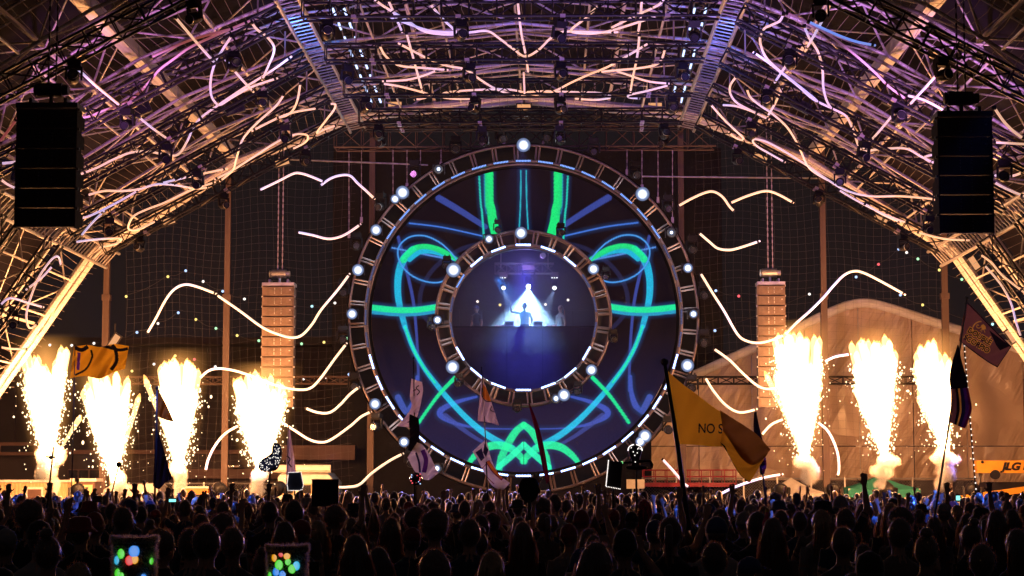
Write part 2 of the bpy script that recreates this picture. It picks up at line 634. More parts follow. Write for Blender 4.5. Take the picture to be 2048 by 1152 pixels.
# the net slung under the ribs: fine cords running front to back, crossed by wavy ones
nb = MB()
for i in range(8):
    L = math.hypot(PROF[i + 1][0] - PROF[i][0], PROF[i + 1][1] - PROF[i][1])
    n = int(L / 0.24)
    for j in range(n):
        t = j / n
        k0 = 0.982 + 0.004 * math.sin(j * 1.7)
        pts = []
        for s in range(15):
            y = 62.0 - 32 * s / 14
            pts.append(at_prof(i, min(1, max(0, t + 0.10 / L * math.sin(s * 1.9 + j * .35))), k0 - 0.006 * abs(math.sin(y * .62)), y))
        if any(seen(p, pad=10) for p in pts):
            nb.loft(pts, 0.0065, 3, caps=False)
nb.build("overhead_net", M['net'], kind='stuff', label="fine pale cord net slung below the ribs of the arched roof", cat="net")

# ------------------------------------------------------------------ black lighting trusses hung under the roof
def box_truss(root, p0, p1, w, h, mat, r=0.03, bay=0.7, dots=True, up=(0, 0, 1)):
    p0, p1 = Vector(p0), Vector(p1)
    d = (p1 - p0); L = d.length; d.normalize()
    side = d.cross(Vector(up)).normalized()
    vert = side.cross(d).normalized()
    cs = [(-w / 2, -h / 2), (w / 2, -h / 2), (w / 2, h / 2), (-w / 2, h / 2)]
    cor = lambda c, s: p0 + d * s + side * c[0] + vert * c[1]
    for c in cs:
        rod("chord", cor(c, 0), cor(c, L), r, mat, root)
    lc = MB()
    n = max(2, round(L / bay))
    for q in range(4):
        a, b = cs[q], cs[(q + 1) % 4]
        for j in range(n):
            s0, s1 = L * j / n, L * (j + 1) / n
            if j % 2:
                lc.tube(cor(a, s0), cor(b, s1), r * 0.55, 4)
            else:
                lc.tube(cor(b, s0), cor(a, s1), r * 0.55, 4)
            lc.tube(cor(a, s0), cor(b, s0), r * 0.5, 4)
    lc.build("lacing", mat, root, kind='stuff')
    if dots:
        m = max(1, int(L / 2.1))
        for j in range(m):
            s = L * (j + 0.5) / m
            for c in (cs[0], cs[1]):
                beam("connector", cor(c, s - 0.06), cor(c, s + 0.06), r * 2.3, r * 2.3, M['chain'], root)


TR_Y = [62.4, 59.6, 54.5, 49.5, 44.5, 39.5]
TRUSS_SEGS = []
rowname = ['rearmost', 'second rearmost', 'third rearmost', 'fourth rearmost', 'fifth rearmost', 'frontmost']
TR_K = [.985, .955, .942, .932, .925, .925]
for yi, y in enumerate(TR_Y):
    for nm, i0, i1 in (('left leg', 0, 1), ('left slope', 1, 3), ('middle', 3, 5), ('right slope', 5, 7), ('right leg', 7, 8)):
        p, q = Vector((pk(PROF[i0], TR_K[yi])[0], y, pk(PROF[i0], TR_K[yi])[1])), Vector((pk(PROF[i1], TR_K[yi])[0], y, pk(PROF[i1], TR_K[yi])[1]))
        d = (q - p).normalized()
        p, q = p + d * 0.25, q - d * 0.25
        if i0 == 0:
            p = p.lerp(q, 0.35)
        if i0 == 7:
            q = q.lerp(p, 0.35)
        if not vis(p, q, 0) or (yi == 0 and nm != 'middle') or (yi == 1 and 'leg' in nm):
            continue
        t = empty("lighting_truss", p, "black lighting truss on the %s of the roof, %s of its row" % (nm, rowname[yi]), "truss", "black lighting trusses hung under the roof")
        box_truss(t, p, q, 0.42, 0.42, M['black_metal'], 0.032, 0.62)
        for s in (0.08, 0.92):
            c = p.lerp(q, s)
            rod("hanger", c + Vector((0, 0, .2)), c + Vector((0, 0, 1.0)), 0.02, M['chain'], t)
        TRUSS_SEGS.append((yi, nm, p, q))

# ladder trusses along the four bends of the roof
def ladder(i, k, y0, y1, label, wid=0.5, step=0.36):
    base = at_prof(i, 0, k, y1)
    a, b = PROF[i - 1], PROF[i + 1]
    tg = Vector((b[0] - a[0], 0, b[1] - a[1])).normalized() * wid / 2
    t = empty("ladder_truss", base, label, "ladder truss", "ladder trusses along the bends of the roof")
    for s in (-1, 1):
        rod("rail", at_prof(i, 0, k, y0) + tg * s, at_prof(i, 0, k, y1) + tg * s, 0.05, M['galv'], t)
        rod("rail", at_prof(i, 0, k * 1.03, y0) + tg * s, at_prof(i, 0, k * 1.03, y1) + tg * s, 0.03, M['galv'], t)
    n = int((y1 - y0) / step)
    for j in range(n):
        y = y0 + (j + .5) * step
        c = at_prof(i, 0, k, y)
        rod("rung", c - tg, c + tg, 0.02, M['galv'], t)


ladder(3, 0.965, 45, 62.5, "blue lit ladder truss running down the left bend of the roof beside the middle section")
ladder(5, 0.965, 45, 62.5, "blue lit ladder truss running down the right bend of the roof beside the middle section")
ladder(1, 0.965, 49, 62.5, "orange lit ladder truss at the left knee of the roof, below the black speaker hang", 0.6)
ladder(7, 0.965, 49, 62.5, "orange lit ladder truss at the right knee of the roof, below the black speaker hang", 0.6)

M['batten_lit'] = glow("lit_blue_white_batten", (0.50, 0.62, 1.0), 2.2)
for (ua, va, ub, vb, sd) in ((664, -40, 757, 196, 'left'), (1412, -40, 1352, 196, 'right')):
    pa, pb = at(ua, va, 48.5), at(ub, vb, 60.5)
    t = empty("batten_truss", pb, "black truss with blue white light strips on the %s, running back towards the big ring" % sd, "truss", "trusses with blue light strips")
    box_truss(t, pa, pb, 0.4, 0.4, M['black_metal'], 0.03, 0.6, dots=False)
    for j in range(9):
        s0, s1 = (j + 0.18) / 9, (j + 0.62) / 9
        o = Vector((0.0, 0, -0.26))
        for dx in (-0.17, 0.12):
            beam("light_strip", pa.lerp(pb, s0) + o + Vector((dx, 0, 0)), pa.lerp(pb, s1) + o + Vector((dx, 0, 0)), 0.05, 0.04, M['batten_lit'], t)

# ------------------------------------------------------------------ tall poles, netting, background
for k, (u, sd) in enumerate([(207, 'far left behind the first two flames'), (450, 'left between flames and grey speaker hang'), (741, 'behind the left edge of the big ring'),
                             (1366, 'behind the right edge of the big ring'), (1652, 'right of the flames by the grey speaker hang'), (1896, 'far right near the black scorpion flag')]):
    b = at(u, 900, 68.0); b.z = 0
    t = empty("tall_pole", b, "tall square steel pole glowing brown, " + sd, "pole", "tall square poles behind the stage")
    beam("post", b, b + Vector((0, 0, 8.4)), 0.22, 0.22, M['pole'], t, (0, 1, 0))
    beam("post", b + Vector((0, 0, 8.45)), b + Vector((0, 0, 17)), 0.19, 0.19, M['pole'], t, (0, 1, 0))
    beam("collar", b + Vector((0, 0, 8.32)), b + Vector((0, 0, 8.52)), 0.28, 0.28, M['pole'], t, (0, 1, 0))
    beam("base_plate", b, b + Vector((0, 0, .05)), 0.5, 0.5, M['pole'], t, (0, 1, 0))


def wall_net(u0, u1, label):
    a, b = at(u0, 900, 69.0).x, at(u1, 900, 69.0).x
    nb = MB()
    step = 0.27
    def wob(x, z):
        return Vector((x + 0.05 * math.sin(z * 1.1 + x), 69.0 + 0.15 * math.sin(x * .7) * math.sin(z * .4), z + 0.07 * math.sin(x * 1.9) + 0.05 * math.sin(x * .63 + z)))
    nx, nz_ = int((b - a) / step), int(15.0 / step)
    for i in range(nx + 1):
        x = a + i * step
        nb.loft([wob(x, 1.5 + 15 * j / 24) for j in range(25)], 0.0026, 3, caps=False)
    for j in range(nz_ + 1):
        z = 1.5 + j * step
        nb.loft([wob(a + (b - a) * i / 40, z) for i in range(41)], 0.0026, 3, caps=False)
    nb.build("tall_net", M['net'], origin=(a, 69, 0), kind='stuff', label=label, cat="net")


wall_net(246, 705, "tall square mesh ball net hanging behind the left flames and grey speakers")
wall_net(1395, 1905, "tall square mesh ball net hanging in front of the pale tent")

# far dark building on the left and its lit fascia
b0 = at(-120, 900, 94.0)
far = empty("far_building", (b0.x, 94, 0), "long dark building far behind the left flames under the night sky", "building")
x0, x1 = b0.x, at(742, 900, 94.0).x
ztop = at(0, 693, 94.0).z
MB().box(((x0 + x1) / 2, 96, ztop / 2), (x1 - x0, 4, ztop)).build("wall", M['dark_wall'], far)
MB().box(((x0 + x1) / 2, 93.9, ztop + .1), (x1 - x0 + .6, 4.6, 0.3)).build("parapet", M['dark_wall'], far)
for j in range(9):
    x = x0 + (x1 - x0) * (j + .5) / 9
    MB().box((x, 93.93, ztop * .62), (0.35, .2, ztop * .74)).build("pilaster", M['dark_wall'], far)

low = empty("low_building", (at(470, 950, 78).x, 78, 0), "low building with a brown lit fascia behind the left fence", "building")
for (ua, ub, va, vb, mt, nm, yy) in ((-60, 765, 905, 1075, 'dark_wall', 'wall', 78.3), (372, 770, 938, 957, 'fascia', 'fascia', 77.6), (-60, 768, 900, 908, 'fascia', 'roof_edge', 77.7)):
    p, q = at(ua, va, yy), at(ub, vb, yy)
    MB().box(((p.x + q.x) / 2, yy, (p.z + q.z) / 2), (q.x - p.x, .4, p.z - q.z)).build(nm, M[mt], low)
for u in (147, 168, 190):
    p = at(u, 948, 77.9)
    MB().box(p, (0.42, .12, .36)).box(p + Vector((0, -.04, 0)), (0.36, .1, .30), mi=1).build("window", [M['fascia'], M['window']], low)
for (u, v, w, h) in ((640, 913, .9, .35), (40, 898, 1.6, .5), (470, 933, .5, .1), (1005, 905, 1, .3)):
    p = at(u, v, 77.2)
    MB().box(p, (w, .8, h)).box(p + Vector((0, -.41, 0)), (w * .8, .02, h * .5), mi=1).build("roof_unit", [M['fascia'], M['window']], low)

# yellow site cabin with ribbed walls
p, q = at(-30, 964, 66), at(141, 1010, 66)
cab = empty("site_cabin", ((p.x + q.x) / 2, 66, 0), "long cream site cabin with ribbed wall at the far left behind the crowd", "cabin")
MB().box(((p.x + q.x) / 2, 67.3, p.z / 2 + .25), (q.x - p.x, 2.4, p.z - .5)).build("wall", M['cream_wall'], cab)
MB().box(((p.x + q.x) / 2, 67.3, p.z + .03), (q.x - p.x + .1, 2.6, .08)).build("roof", M['white_paint'], cab)
for j in range(24):
    x = p.x + (q.x - p.x) * (j + .5) / 24
    beam("rib", (x, 66.085, .5), (x, 66.085, p.z - .04), .05, .03, M['cream_wall'], cab, (0, 1, 0))
d = at(69, 980, 66)
MB().box((d.x, 66.05, d.z / 2 + .2), (.56, .06, d.z - .2)).box((d.x, 66.02, d.z / 2 + .2), (.44, .06, d.z - .35), mi=1).build("door", [M['white_paint'], M['fascia']], cab)

# row of two portable toilets
for u, lb in ((150, "narrow cream portable toilet against the end of the site cabin"), (171, "tall brown portable toilet with pale door frame right of the cabin")):
    c = at(u, 963, 65.5)
    w = .22 if u == 150 else .62
    tt = empty("portable_toilet", (c.x, 65.5, 0), lb, "toilet")
    MB().box((c.x, 66.0, c.z / 2), (w, 1.0, c.z)).build("body", M['cream_wall'] if u == 150 else M['fascia'], tt)
    MB().box((c.x, 66.0, c.z + .05), (w + .08, 1.1, .1)).build("roof", M['white_paint'], tt)
    MB().box((c.x, 65.47, c.z / 2), (w * .78, .05, c.z * .9)).build("door", M['cream_wall'], tt)
    MB().box((c.x + w * .3, 65.43, c.z * .5), (.05, .04, .12)).build("handle", M['black_metal'], tt)


def popup(u0, u1, v_eave, v_apex, Y, mat, label, group=None, val=.28):
    a, b = at(u0, v_eave, Y), at(u1, v_eave, Y)
    w = b.x - a.x
    za = at(0, v_apex, Y).z
    t = empty("popup_canopy", ((a.x + b.x) / 2, Y + w / 2, 0), label, "canopy", group)
    cx, cy = (a.x + b.x) / 2, Y + w / 2
    g = MB()
    N = 8
    cor = [(-w / 2, -w / 2), (w / 2, -w / 2), (w / 2, w / 2), (-w / 2, w / 2)]
    for s in range(4):
        c0, c1 = cor[s], cor[(s + 1) % 4]
        vs, fs = [], []
        for i in range(N + 1):
            f = i / N
            for j in range(N + 1):
                e = j / N
                x = (c0[0] + (c1[0] - c0[0]) * e) * (1 - f)
                y = (c0[1] + (c1[1] - c0[1]) * e) * (1 - f)
                z = a.z + (za - a.z) * (f - 0.13 * math.sin(PI * f)) - 0.05 * math.sin(PI * e) * (1 - f)
                vs.append((cx + x, cy + y, z))
        for i in range(N):
            for j in range(N):
                k = i * (N + 1) + j
                fs.append((k, k + 1, k + N + 2, k + N + 1))
        g.add(vs, fs)
    g.build("canopy_roof", mat, t, smooth=True)
    for s in range(4):
        c0, c1 = cor[s], cor[(s + 1) % 4]
        vs, fs = [], []
        for j in range(13):
            e = j / 12
            x, y = c0[0] + (c1[0] - c0[0]) * e, c0[1] + (c1[1] - c0[1]) * e
            z = a.z - 0.05 * math.sin(PI * e)
            r = 1.004 + .006 * math.sin(j * 2.3)
            vs += [(cx + x, cy + y, z), (cx + x * r, cy + y * r, z - val)]
        fs = [(2 * j, 2 * j + 1, 2 * j + 3, 2 * j + 2) for j in range(12)]
        MB().add(vs, fs).build("valance", mat, t)
    for c in cor:
        beam("leg", (cx + c[0] * .98, cy + c[1] * .98, 0), (cx + c[0] * .98, cy + c[1] * .98, a.z), .05, .05, M['galv'], t, (0, 1, 0))


M['white_cloth'] = cloth("white_canopy_cloth", (0.68, 0.64, 0.60), 0.4)
M['green_cloth'] = cloth("green_canopy_cloth", (0.06, 0.34, 0.26), 0.35)
popup(1528, 1652, 985, 955, 66.5, M['white_cloth'], "white pointed canopy under the smoke of the first right flame", "white canopies")
popup(1648, 1712, 986, 976, 68.5, M['white_cloth'], "low white canopy between the white pointed one and the green one", "white canopies")
popup(1697, 1841, 977, 950, 66.5, M['green_cloth'], "green pointed canopy under the middle right flame")
popup(178, 236, 990, 977, 68.5, M['white_cloth'], "small white canopy behind the second flame from the left", "white canopies")
popup(246, 338, 990, 975, 69.5, M['white_cloth'], "wide white canopy between the second and third flames from left", "white canopies")

# white van under the canopy
c = at(262, 988, 68)
van = empty("white_van", (c.x, 68, 0), "small white van with dark windscreen between second and third left flames", "van")
ol = [(-1.0, .35), (-1.0, 1.1), (-.85, 1.85), (-.6, 2.0), (.9, 2.05), (1.0, 1.95), (1.0, .35)]
MB().prism([(c.x + x, 67.6, z) for x, z in ol], (0, 1.7, 0)).build("body", M['white_paint'], van)
MB().prism([(c.x + x, 67.58, z) for x, z in [(-.9, 1.2), (-.76, 1.78), (-.1, 1.84), (-.1, 1.2)]], (0, .04, 0)).build("window", M['window'], van)
for dx in (-.6, .6):
    MB().tube((c.x + dx, 67.5, .35), (c.x + dx, 67.75, .35), .33, 14).build("wheel", M['black_plastic'], van)

# orange generator
c = at(394, 976, 67)
gen = empty("orange_generator", (c.x, 67, 0), "orange and white generator cabinet behind the third flame from left", "generator")
MB().box((c.x, 67.7, c.z / 2 + .1), (.74, 1.4, c.z - .2)).build("cabinet", M['orange_paint'], gen)
MB().box((c.x, 67.7, c.z + .02), (.80, 1.5, .07)).build("roof", M['white_paint'], gen)
for j in range(4):
    MB().box((c.x - .1, 66.97, c.z - .25 - j * .2), (.45, .05, .06)).build("vent", M['window'], gen)

# white motorhome
a, b = at(556, 945, 66), at(668, 1010, 66)
mh = empty("motorhome", ((a.x + b.x) / 2, 66, 0), "white motorhome with a rolled awning behind the square black sign", "motorhome")
xl, xr, zt = a.x, b.x, a.z
MB().prism([(xl, 66, .5), (xl, 66, zt - .15), (xl + .15, 66, zt), (xr - .25, 66, zt), (xr, 66, zt - .3), (xr + .05, 66, zt - 1.0), (xr + .5, 66, zt - 1.3), (xr + .5, 66, .5)], (0, 2.3, 0)).build("body", M['white_paint'], mh)
MB().tube((xl - .4, 65.8, zt + .12), (xr - .1, 65.8, zt + .12), .13, 10).build("awning", M['panel_lens'], mh)
for ux in (.18, .5):
    MB().box((xl + (xr - xl) * ux, 65.97, zt - .55), (.42, .06, .36)).box((xl + (xr - xl) * ux, 65.95, zt - .55), (.34, .06, .28), mi=1).build("window", [M['cream_wall'], M['window']], mh)
MB().box((xl + (xr - xl) * .75, 65.97, 1.2), (.5, .05, 1.5)).build("door", M['white_paint'], mh)
MB().box((xl + .8, 67, zt + .15), (.8, .7, .22)).build("roof_unit", M['white_paint'], mh)
for dx in (.5, 1.9):
    MB().tube((xl + dx, 65.9, .4), (xl + dx, 66.15, .4), .36, 14).build("wheel", M['black_plastic'], mh)
sgl = MB().box((at(615, 904, 75).x, 75, at(615, 904, 75).z), (3.6, .3, .5)).box((at(615, 915, 75).x, 74.9, at(615, 918, 75).z), (3.6, .2, .06)).build("roof_sign", M['fascia'], origin=(at(615, 904, 75).x, 75, 4.0), label="long dull red sign board above the low building behind the square black sign", cat="sign")


# chain link fences
def fence(u0, u1, v_top, Y, label, posts):
    a, b = at(u0, v_top, Y), at(u1, v_top, Y)
    t = empty("chain_link_fence", (a.x, Y, 0), label, "fence", "chain link fences")
    rod("rail", a, (b.x, Y, a.z), .03, M['galv'], t)
    for j in range(posts + 1):
        x = a.x + (b.x - a.x) * j / posts
        rod("post", (x, Y, 0), (x, Y, a.z + .05), .035, M['galv'], t)
    g = MB()
    n = int((b.x - a.x + a.z) / .1)
    for j in range(n):
        s = a.x - a.z + j * .1
        for fl in (0, 1):
            x0_, z0_ = (s, 0) if not fl else (s + a.z, 0)
            x1_, z1_ = (s + a.z, a.z) if not fl else (s, a.z)
            def clip(xx):
                tt_ = (xx - x0_) / (x1_ - x0_)
                return xx, z0_ + (z1_ - z0_) * tt_
            lo, hi = min(x0_, x1_), max(x0_, x1_)
            if hi <= a.x or lo >= b.x:
                continue
            A, B = clip(max(lo, a.x)), clip(min(hi, b.x))
            g.loft([(A[0], Y + .03 + fl * .012, A[1]), (B[0], Y + .03 + fl * .012, B[1])], 0.006, 3, caps=False)
    g.build("wire_mesh", M['fence_mesh'], t, kind='stuff')
    MB().add([(a.x, Y + .12, .05), (b.x, Y + .12, .05), (b.x, Y + .12, a.z - .06), (a.x, Y + .12, a.z - .06)], [(0, 1, 2, 3)]).build("screen_cloth", M['dark_fabric'], t)


fence(1285, 1960, 957, 70.5, "chain link fence with black screen cloth in front of the pale tent", 10)
fence(350, 640, 967, 71, "chain link fence with black screen cloth behind the left flames", 5)
fence(240, 350, 967, 72, "short chain link fence behind the small white canopies on the left", 2)

# ------------------------------------------------------------------ the pale tent
TY = 74.0
ten = empty("marquee_tent", (at(1728, 900, TY).x, TY, 0), "large pale clear span tent with curved gable glowing orange behind the right flames", "tent")
gab = smooth_path([(1300, 783), (1395, 742), (1500, 694), (1600, 648), (1680, 611), (1728, 601), (1776, 610), (1870, 640), (1960, 668), (2060, 700), (2160, 735)], 6)
gpt = [at(u, v, TY) for u, v in gab]


def gable_z(x):
    for p, q in zip(gpt[:-1], gpt[1:]):
        if p.x <= x <= q.x:
            return p.z + (q.z - p.z) * (x - p.x) / (q.x - p.x)
    return gpt[0].z if x < gpt[0].x else gpt[-1].z


seam_z = at(0, 893, TY).z
us = [1302, 1398, 1505, 1612, 1720, 1828, 1935, 2050, 2160]
for j in range(len(us) - 1):
    xa, xb = at(us[j], 900, TY).x + .015, at(us[j + 1], 900, TY).x - .015
    for nm, lo, hi in (("wall_panel", seam_z + .015, None), ("skirt_panel", 0.0, seam_z - .015)):
        vs, fs = [], []
        NX, NZ = 14, 16
        for i in range(NX + 1):
            x = xa + (xb - xa) * i / NX
            top = gable_z(x) - .22 if hi is None else hi
            for k in range(NZ + 1):
                z = lo + (top - lo) * k / NZ
                e = math.sin(PI * i / NX) * math.sin(PI * k / NZ)
                y = TY + 0.35 * e * mnoise.noise((x * .7 + z * .45, z * .25, j * 3.1)) + (0.10 * e * mnoise.noise((x * 3, z * .6, 7)) if hi is None else .22 * math.sin(PI * i / NX) * mnoise.noise((x * 3, z * .5, 2)))
                if hi is not None:
                    y -= 0.12 * (1 - z / hi)
                vs.append((x, y, z))
        for i in range(NX):
            for k in range(NZ):
                q = i * (NZ + 1) + k
                fs.append((q, q + NZ + 1, q + NZ + 2, q + 1))
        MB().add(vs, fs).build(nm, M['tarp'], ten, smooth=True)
MB().loft([p + Vector((0, -.05, -.1)) for p in gpt], [(.17, .1)] * len(gpt), 8, up=(0, 0, 1)).build("gable_beam", M['white_paint'], ten)
for j, u in enumerate((1505, 1720, 1935)):
    x = at(u, 900, TY).x
    beam("column", (x, TY + .3, 0), (x, TY + .3, gable_z(x) - .3), .2, .15, M['galv'], ten, (0, 1, 0))
vs = [p + Vector((0, .02, .05)) for p in gpt] + [p + Vector((0, 34, .05)) for p in gpt]
n = len(gpt)
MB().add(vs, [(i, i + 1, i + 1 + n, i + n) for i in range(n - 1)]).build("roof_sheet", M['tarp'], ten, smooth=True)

# red platform of a lift and a white notice board in front of the tent
a, b = at(1288, 940, 69.5), at(1472, 966, 69.5)
lp = empty("lift_platform", ((a.x + b.x) / 2, 69.5, 0), "red railed lift platform in front of the pale tent behind the yellow flag", "lift")
for yy in (69.5, 70.6):
    for z in (a.z, (a.z + b.z) / 2):
        rod("rail", (a.x, yy, z), (b.x, yy, z), .022, M['red_paint'], lp)
    for j in range(9):
        x = a.x + (b.x - a.x) * j / 8
        rod("rail_post", (x, yy, b.z), (x, yy, a.z), .018, M['red_paint'], lp)
MB().box(((a.x + b.x) / 2, 70.05, b.z - .06), (b.x - a.x, 1.3, .14)).build("platform_floor", M['red_paint'], lp)
for s in (0, 1):
    for k in range(2):
        z0, z1 = .4 + k * .75, 1.15 + k * .75
        xa, xb = ((a.x + .4, b.x - .4) if s else (b.x - .4, a.x + .4))
        beam("scissor_arm", (xa, 69.8 + .1 * s, z0), (xb, 69.8 + .1 * s, min(z1, b.z - .15)), .12, .06, M['black_metal'], lp)
MB().box(((a.x + b.x) / 2, 70.05, .3), (b.x - a.x - .4, 1.1, .45)).build("chassis", M['red_paint'], lp)
c = at(1271, 968, 69)
nb_ = empty("notice_board", (c.x, 69, 0), "blank white notice board on two legs right of the ring, behind the crowd", "sign")
MB().box(c, (.62, .05, .32)).build("board", M['panel_lens'], nb_)
for dx in (-.1, .1):
    rod("leg", (c.x + dx, 69.05, 0), (c.x + dx, 69.05, c.z), .03, M['galv'], nb_)


# ------------------------------------------------------------------ lettering helper
def text_shape(s, size, offset=0.0, shear=0.0, bold=0.0):
    """Outlines of a word as flat vertices and faces (built-in typeface)."""
    cu = bpy.data.curves.new("text", 'FONT')
    cu.body = s
    cu.size = size
    cu.offset = offset + bold
    cu.shear = shear
    cu.align_x = 'CENTER'
    cu.align_y = 'CENTER'
    o = bpy.data.objects.new("text", cu)
    COL.objects.link(o)
    dg = bpy.context.evaluated_depsgraph_get()
    me = bpy.data.meshes.new_from_object(o.evaluated_get(dg))
    vs = [tuple(v.co) for v in me.vertices]
    fs = [tuple(p.vertices) for p in me.polygons]
    bpy.data.objects.remove(o)
    bpy.data.curves.remove(cu)
    bpy.data.meshes.remove(me)
    return vs, fs


# yellow boom lift
a, b = at(1953, 921, 67), at(2200, 946, 67)
bl = empty("boom_lift", (at(2040, 1000, 67).x, 67, 0), "yellow boom lift arm with black lettering at the far right edge", "boom lift")
MB().box(((a.x + b.x) / 2, 67.25, (a.z + b.z) / 2), (b.x - a.x, .5, a.z - b.z)).build("boom", M['yellow_paint'], bl)
c = at(1972, 930, 66.97)
for dx, dz in ((-.12, .1), (.62, -.1)):
    MB().tube(c + Vector((dx, .04, dz)), c + Vector((dx, -.03, dz)), .045, 12).build("pin", M['black_metal'], bl)
MB().tube(c + Vector((.3, .1, -.32)), c + Vector((.3, -.05, -.32)), .16, 16).build("knuckle", M['black_metal'], bl)
vs, fs = text_shape("JLG LIFT", .34, 0, .28, .02)
tc_ = at(2046, 933.5, 66.985)
MB().add([(tc_.x + x * 1.15, 66.985, tc_.z + y) for x, y, z in vs], fs).build("lettering", M['black_ink'], bl)
c = at(2010, 985, 68)
MB().prism([(c.x - 2.0, 67.6, .6), (c.x - 2.0, 67.6, 1.3), (c.x - .9, 67.6, 1.6), (c.x - .6, 67.6, 2.1), (c.x + .8, 67.6, 2.1), (c.x + 1.0, 67.6, 1.5), (c.x + 2.6, 67.6, 1.5), (c.x + 2.6, 67.6, .6)], (0, 1.6, 0)).build("body", M['black_metal'], bl)
beam("lower_arm", (c.x - 1.6, 67.4, 1.55), (c.x + 2.6, 67.4, 2.15), .18, .2, M['yellow_paint'], bl)
for dx in (-1.3, 1.8):
    MB().tube((c.x + dx, 67.3, .5), (c.x + dx, 67.75, .5), .5, 16).build("wheel", M['black_plastic'], bl)
rod("mast", (c.x - 1.0, 67.6, 2.0), at(1965, 922, 67.6), .06, M['galv'], bl)

# horizontal truss lines far behind
def back_truss(u0, u1, v0, v1, Y, label, mat, bay):
    a, b = at(u0, (v0 + v1) / 2, Y), at(u1, (v0 + v1) / 2, Y)
    b.z = a.z
    h = at(0, v0, Y).z - at(0, v1, Y).z
    t = empty("back_truss", a, label, "truss", "long trusses behind the stage")
    box_truss(t, a, b, h, h, mat, .032, bay, dots=False)
    return t


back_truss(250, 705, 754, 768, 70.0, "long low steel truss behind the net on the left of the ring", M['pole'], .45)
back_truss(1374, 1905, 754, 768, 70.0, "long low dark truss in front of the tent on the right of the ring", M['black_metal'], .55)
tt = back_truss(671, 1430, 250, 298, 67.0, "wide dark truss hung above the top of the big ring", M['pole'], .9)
for u in (741, 1366, 900, 1190):
    a = at(u, 250, 67.0)
    rod("hanger", a, a + Vector((0, 0, 2.2)), .03, M['chain'], tt)
for (ua, va, ub, vb, lb) in ((575, 319, 856, 330, "thin pale steel rod strung level left of the ring top"), (1284, 353, 1705, 357, "thin pale steel rod strung level right of the ring top")):
    MB().tube(at(ua, va, 67.5), at(ub, vb, 67.5), .03, 6).build("support_rod", M['galv'], origin=at(ua, va, 67.5), label=lb, cat="rod")

# ================================================================== THE STAGE RING
RC = at(1047, 637, 66.0)
S66 = F / (66.0 / math.cos(PITCH)) * 1.0


def on_ring(r, th, y):
    return Vector((RC.x + r * math.cos(th), y, RC.z + r * math.sin(th)))


SCALE = (at(1147, 637, 66.0) - at(1047, 637, 66.0)).length / 100.0      # metres per photo pixel at the ring


def led_bar_mesh(mat_lit, key):
    k = ('ledbar', key)
    if k not in UNIT:
        b = MB().box((0, 0, 0), (0.50, 0.10, 0.085))
        for i in range(10):
            x = -0.225 + 0.05 * i
            b.ball((x, -0.055, 0.005), (0.021, 0.018, 0.034), 8, 4, mi=1)
        UNIT[k] = b.mesh("led_bar", [M['led_bar_case'], mat_lit], smooth=False)
    return UNIT[k]


M['led_mid'] = glow("led_dot_half_bright", (0.20, 0.38, 1.0), 1.5)
M['led_dim'] = glow("led_dot_dim", (0.30, 0.36, 0.85), 0.28)
M['hoop'] = surf("dull_truss_alloy", (0.15, 0.115, 0.115), 0.36, 0.4, 0.25, 6)


def ring_truss(name, label, r_in, r_out, nr, nb, y0, y1, rad):
    t = empty(name, (RC.x, (y0 + y1) / 2, RC.z - r_out), label, "stage ring")
    for r, yy in ((r_in, y0), (r_out, y0), (r_in, y1), (r_out, y1)):
        MB().loft([on_ring(r, 2 * PI * i / 120, yy) for i in range(120)], rad, 8, closed=True, up=(0, 1, 0)).build("hoop", M['hoop'], t, smooth=True)
    for i in range(nr):
        th = 2 * PI * (i + .5) / nr
        if i % 3 == 2:
            continue
        w = 0.012 if i % 3 == 0 else -0.012
        for yy in (y0, y1):
            rod("rung", on_ring(r_in, th + w, yy), on_ring(r_out, th + w, yy), rad * .72, M['hoop'], t)
        rod("cross_rung", on_ring(r_out, th + w, y0), on_ring(r_out, th + w, y1), rad * .6, M['hoop'], t)
    for i in range(nb):
        th = PI / 2 + 2 * PI * i / nb
        s = math.sin(th)
        key = 'bright' if s < -0.25 else ('mid' if s > 0.5 else 'dim')
        mt = {'bright': M['led_bar'], 'mid': M['led_mid'], 'dim': M['led_dim']}[key]
        if r_in < 4 and s > 0.75:
            mt, key = M['led_bar'], 'bright'
        o = bpy.data.objects.new("led_bar", led_bar_mesh(mt, key))
        COL.objects.link(o)
        o.parent = t
        o.matrix_local = Matrix.Translation(on_ring(r_in - 0.03, th, y0 - .10) - ORIGIN[t.name]) @ Matrix.Rotation(-(th - PI / 2), 4, 'Y')
    return t


ring = ring_truss("outer_ring_truss", "huge round outer truss ring with led bars framing the video screen", 315 * SCALE, 347 * SCALE, 144, 44, 65.6, 66.25, .048)
inner = ring_truss("inner_ring_truss", "smaller round inner truss ring with led bars framing the dj booth", 146 * SCALE, 174 * SCALE, 84, 18, 65.6, 66.1, .042)

g = MB()            # drum behind the outer ring
N = 96
for r, ya, yb in ((353 * SCALE, 65.75, 67.2),):
    vs = []
    for i in range(N):
        th = 2 * PI * i / N
        vs += [on_ring(r, th, ya), on_ring(r, th, yb), on_ring(307 * SCALE, th, ya + .6), on_ring(r - .04, th, ya)]
    fs = []
    for i in range(N):
        a, b = 4 * i, 4 * ((i + 1) % N)
        fs += [(a, b, b + 1, a + 1), (a + 3, a + 2, b + 2, b + 3)]
    g.add(vs, fs)
g.build("drum_rim", M['speaker_black'], ring, smooth=True)
g = MB()
vs, fs = [], []
for i in range(N):
    th = 2 * PI * i / N
    vs += [on_ring(145 * SCALE, th, 66.2), on_ring(160 * SCALE, th, 69.0), on_ring(178 * SCALE, th, 66.2)]
for i in range(N):
    a, b = 3 * i, 3 * ((i + 1) % N)
    fs += [(a, b, b + 1, a + 1), (a, a + 2, b + 2, b)]
g.add(vs, fs)
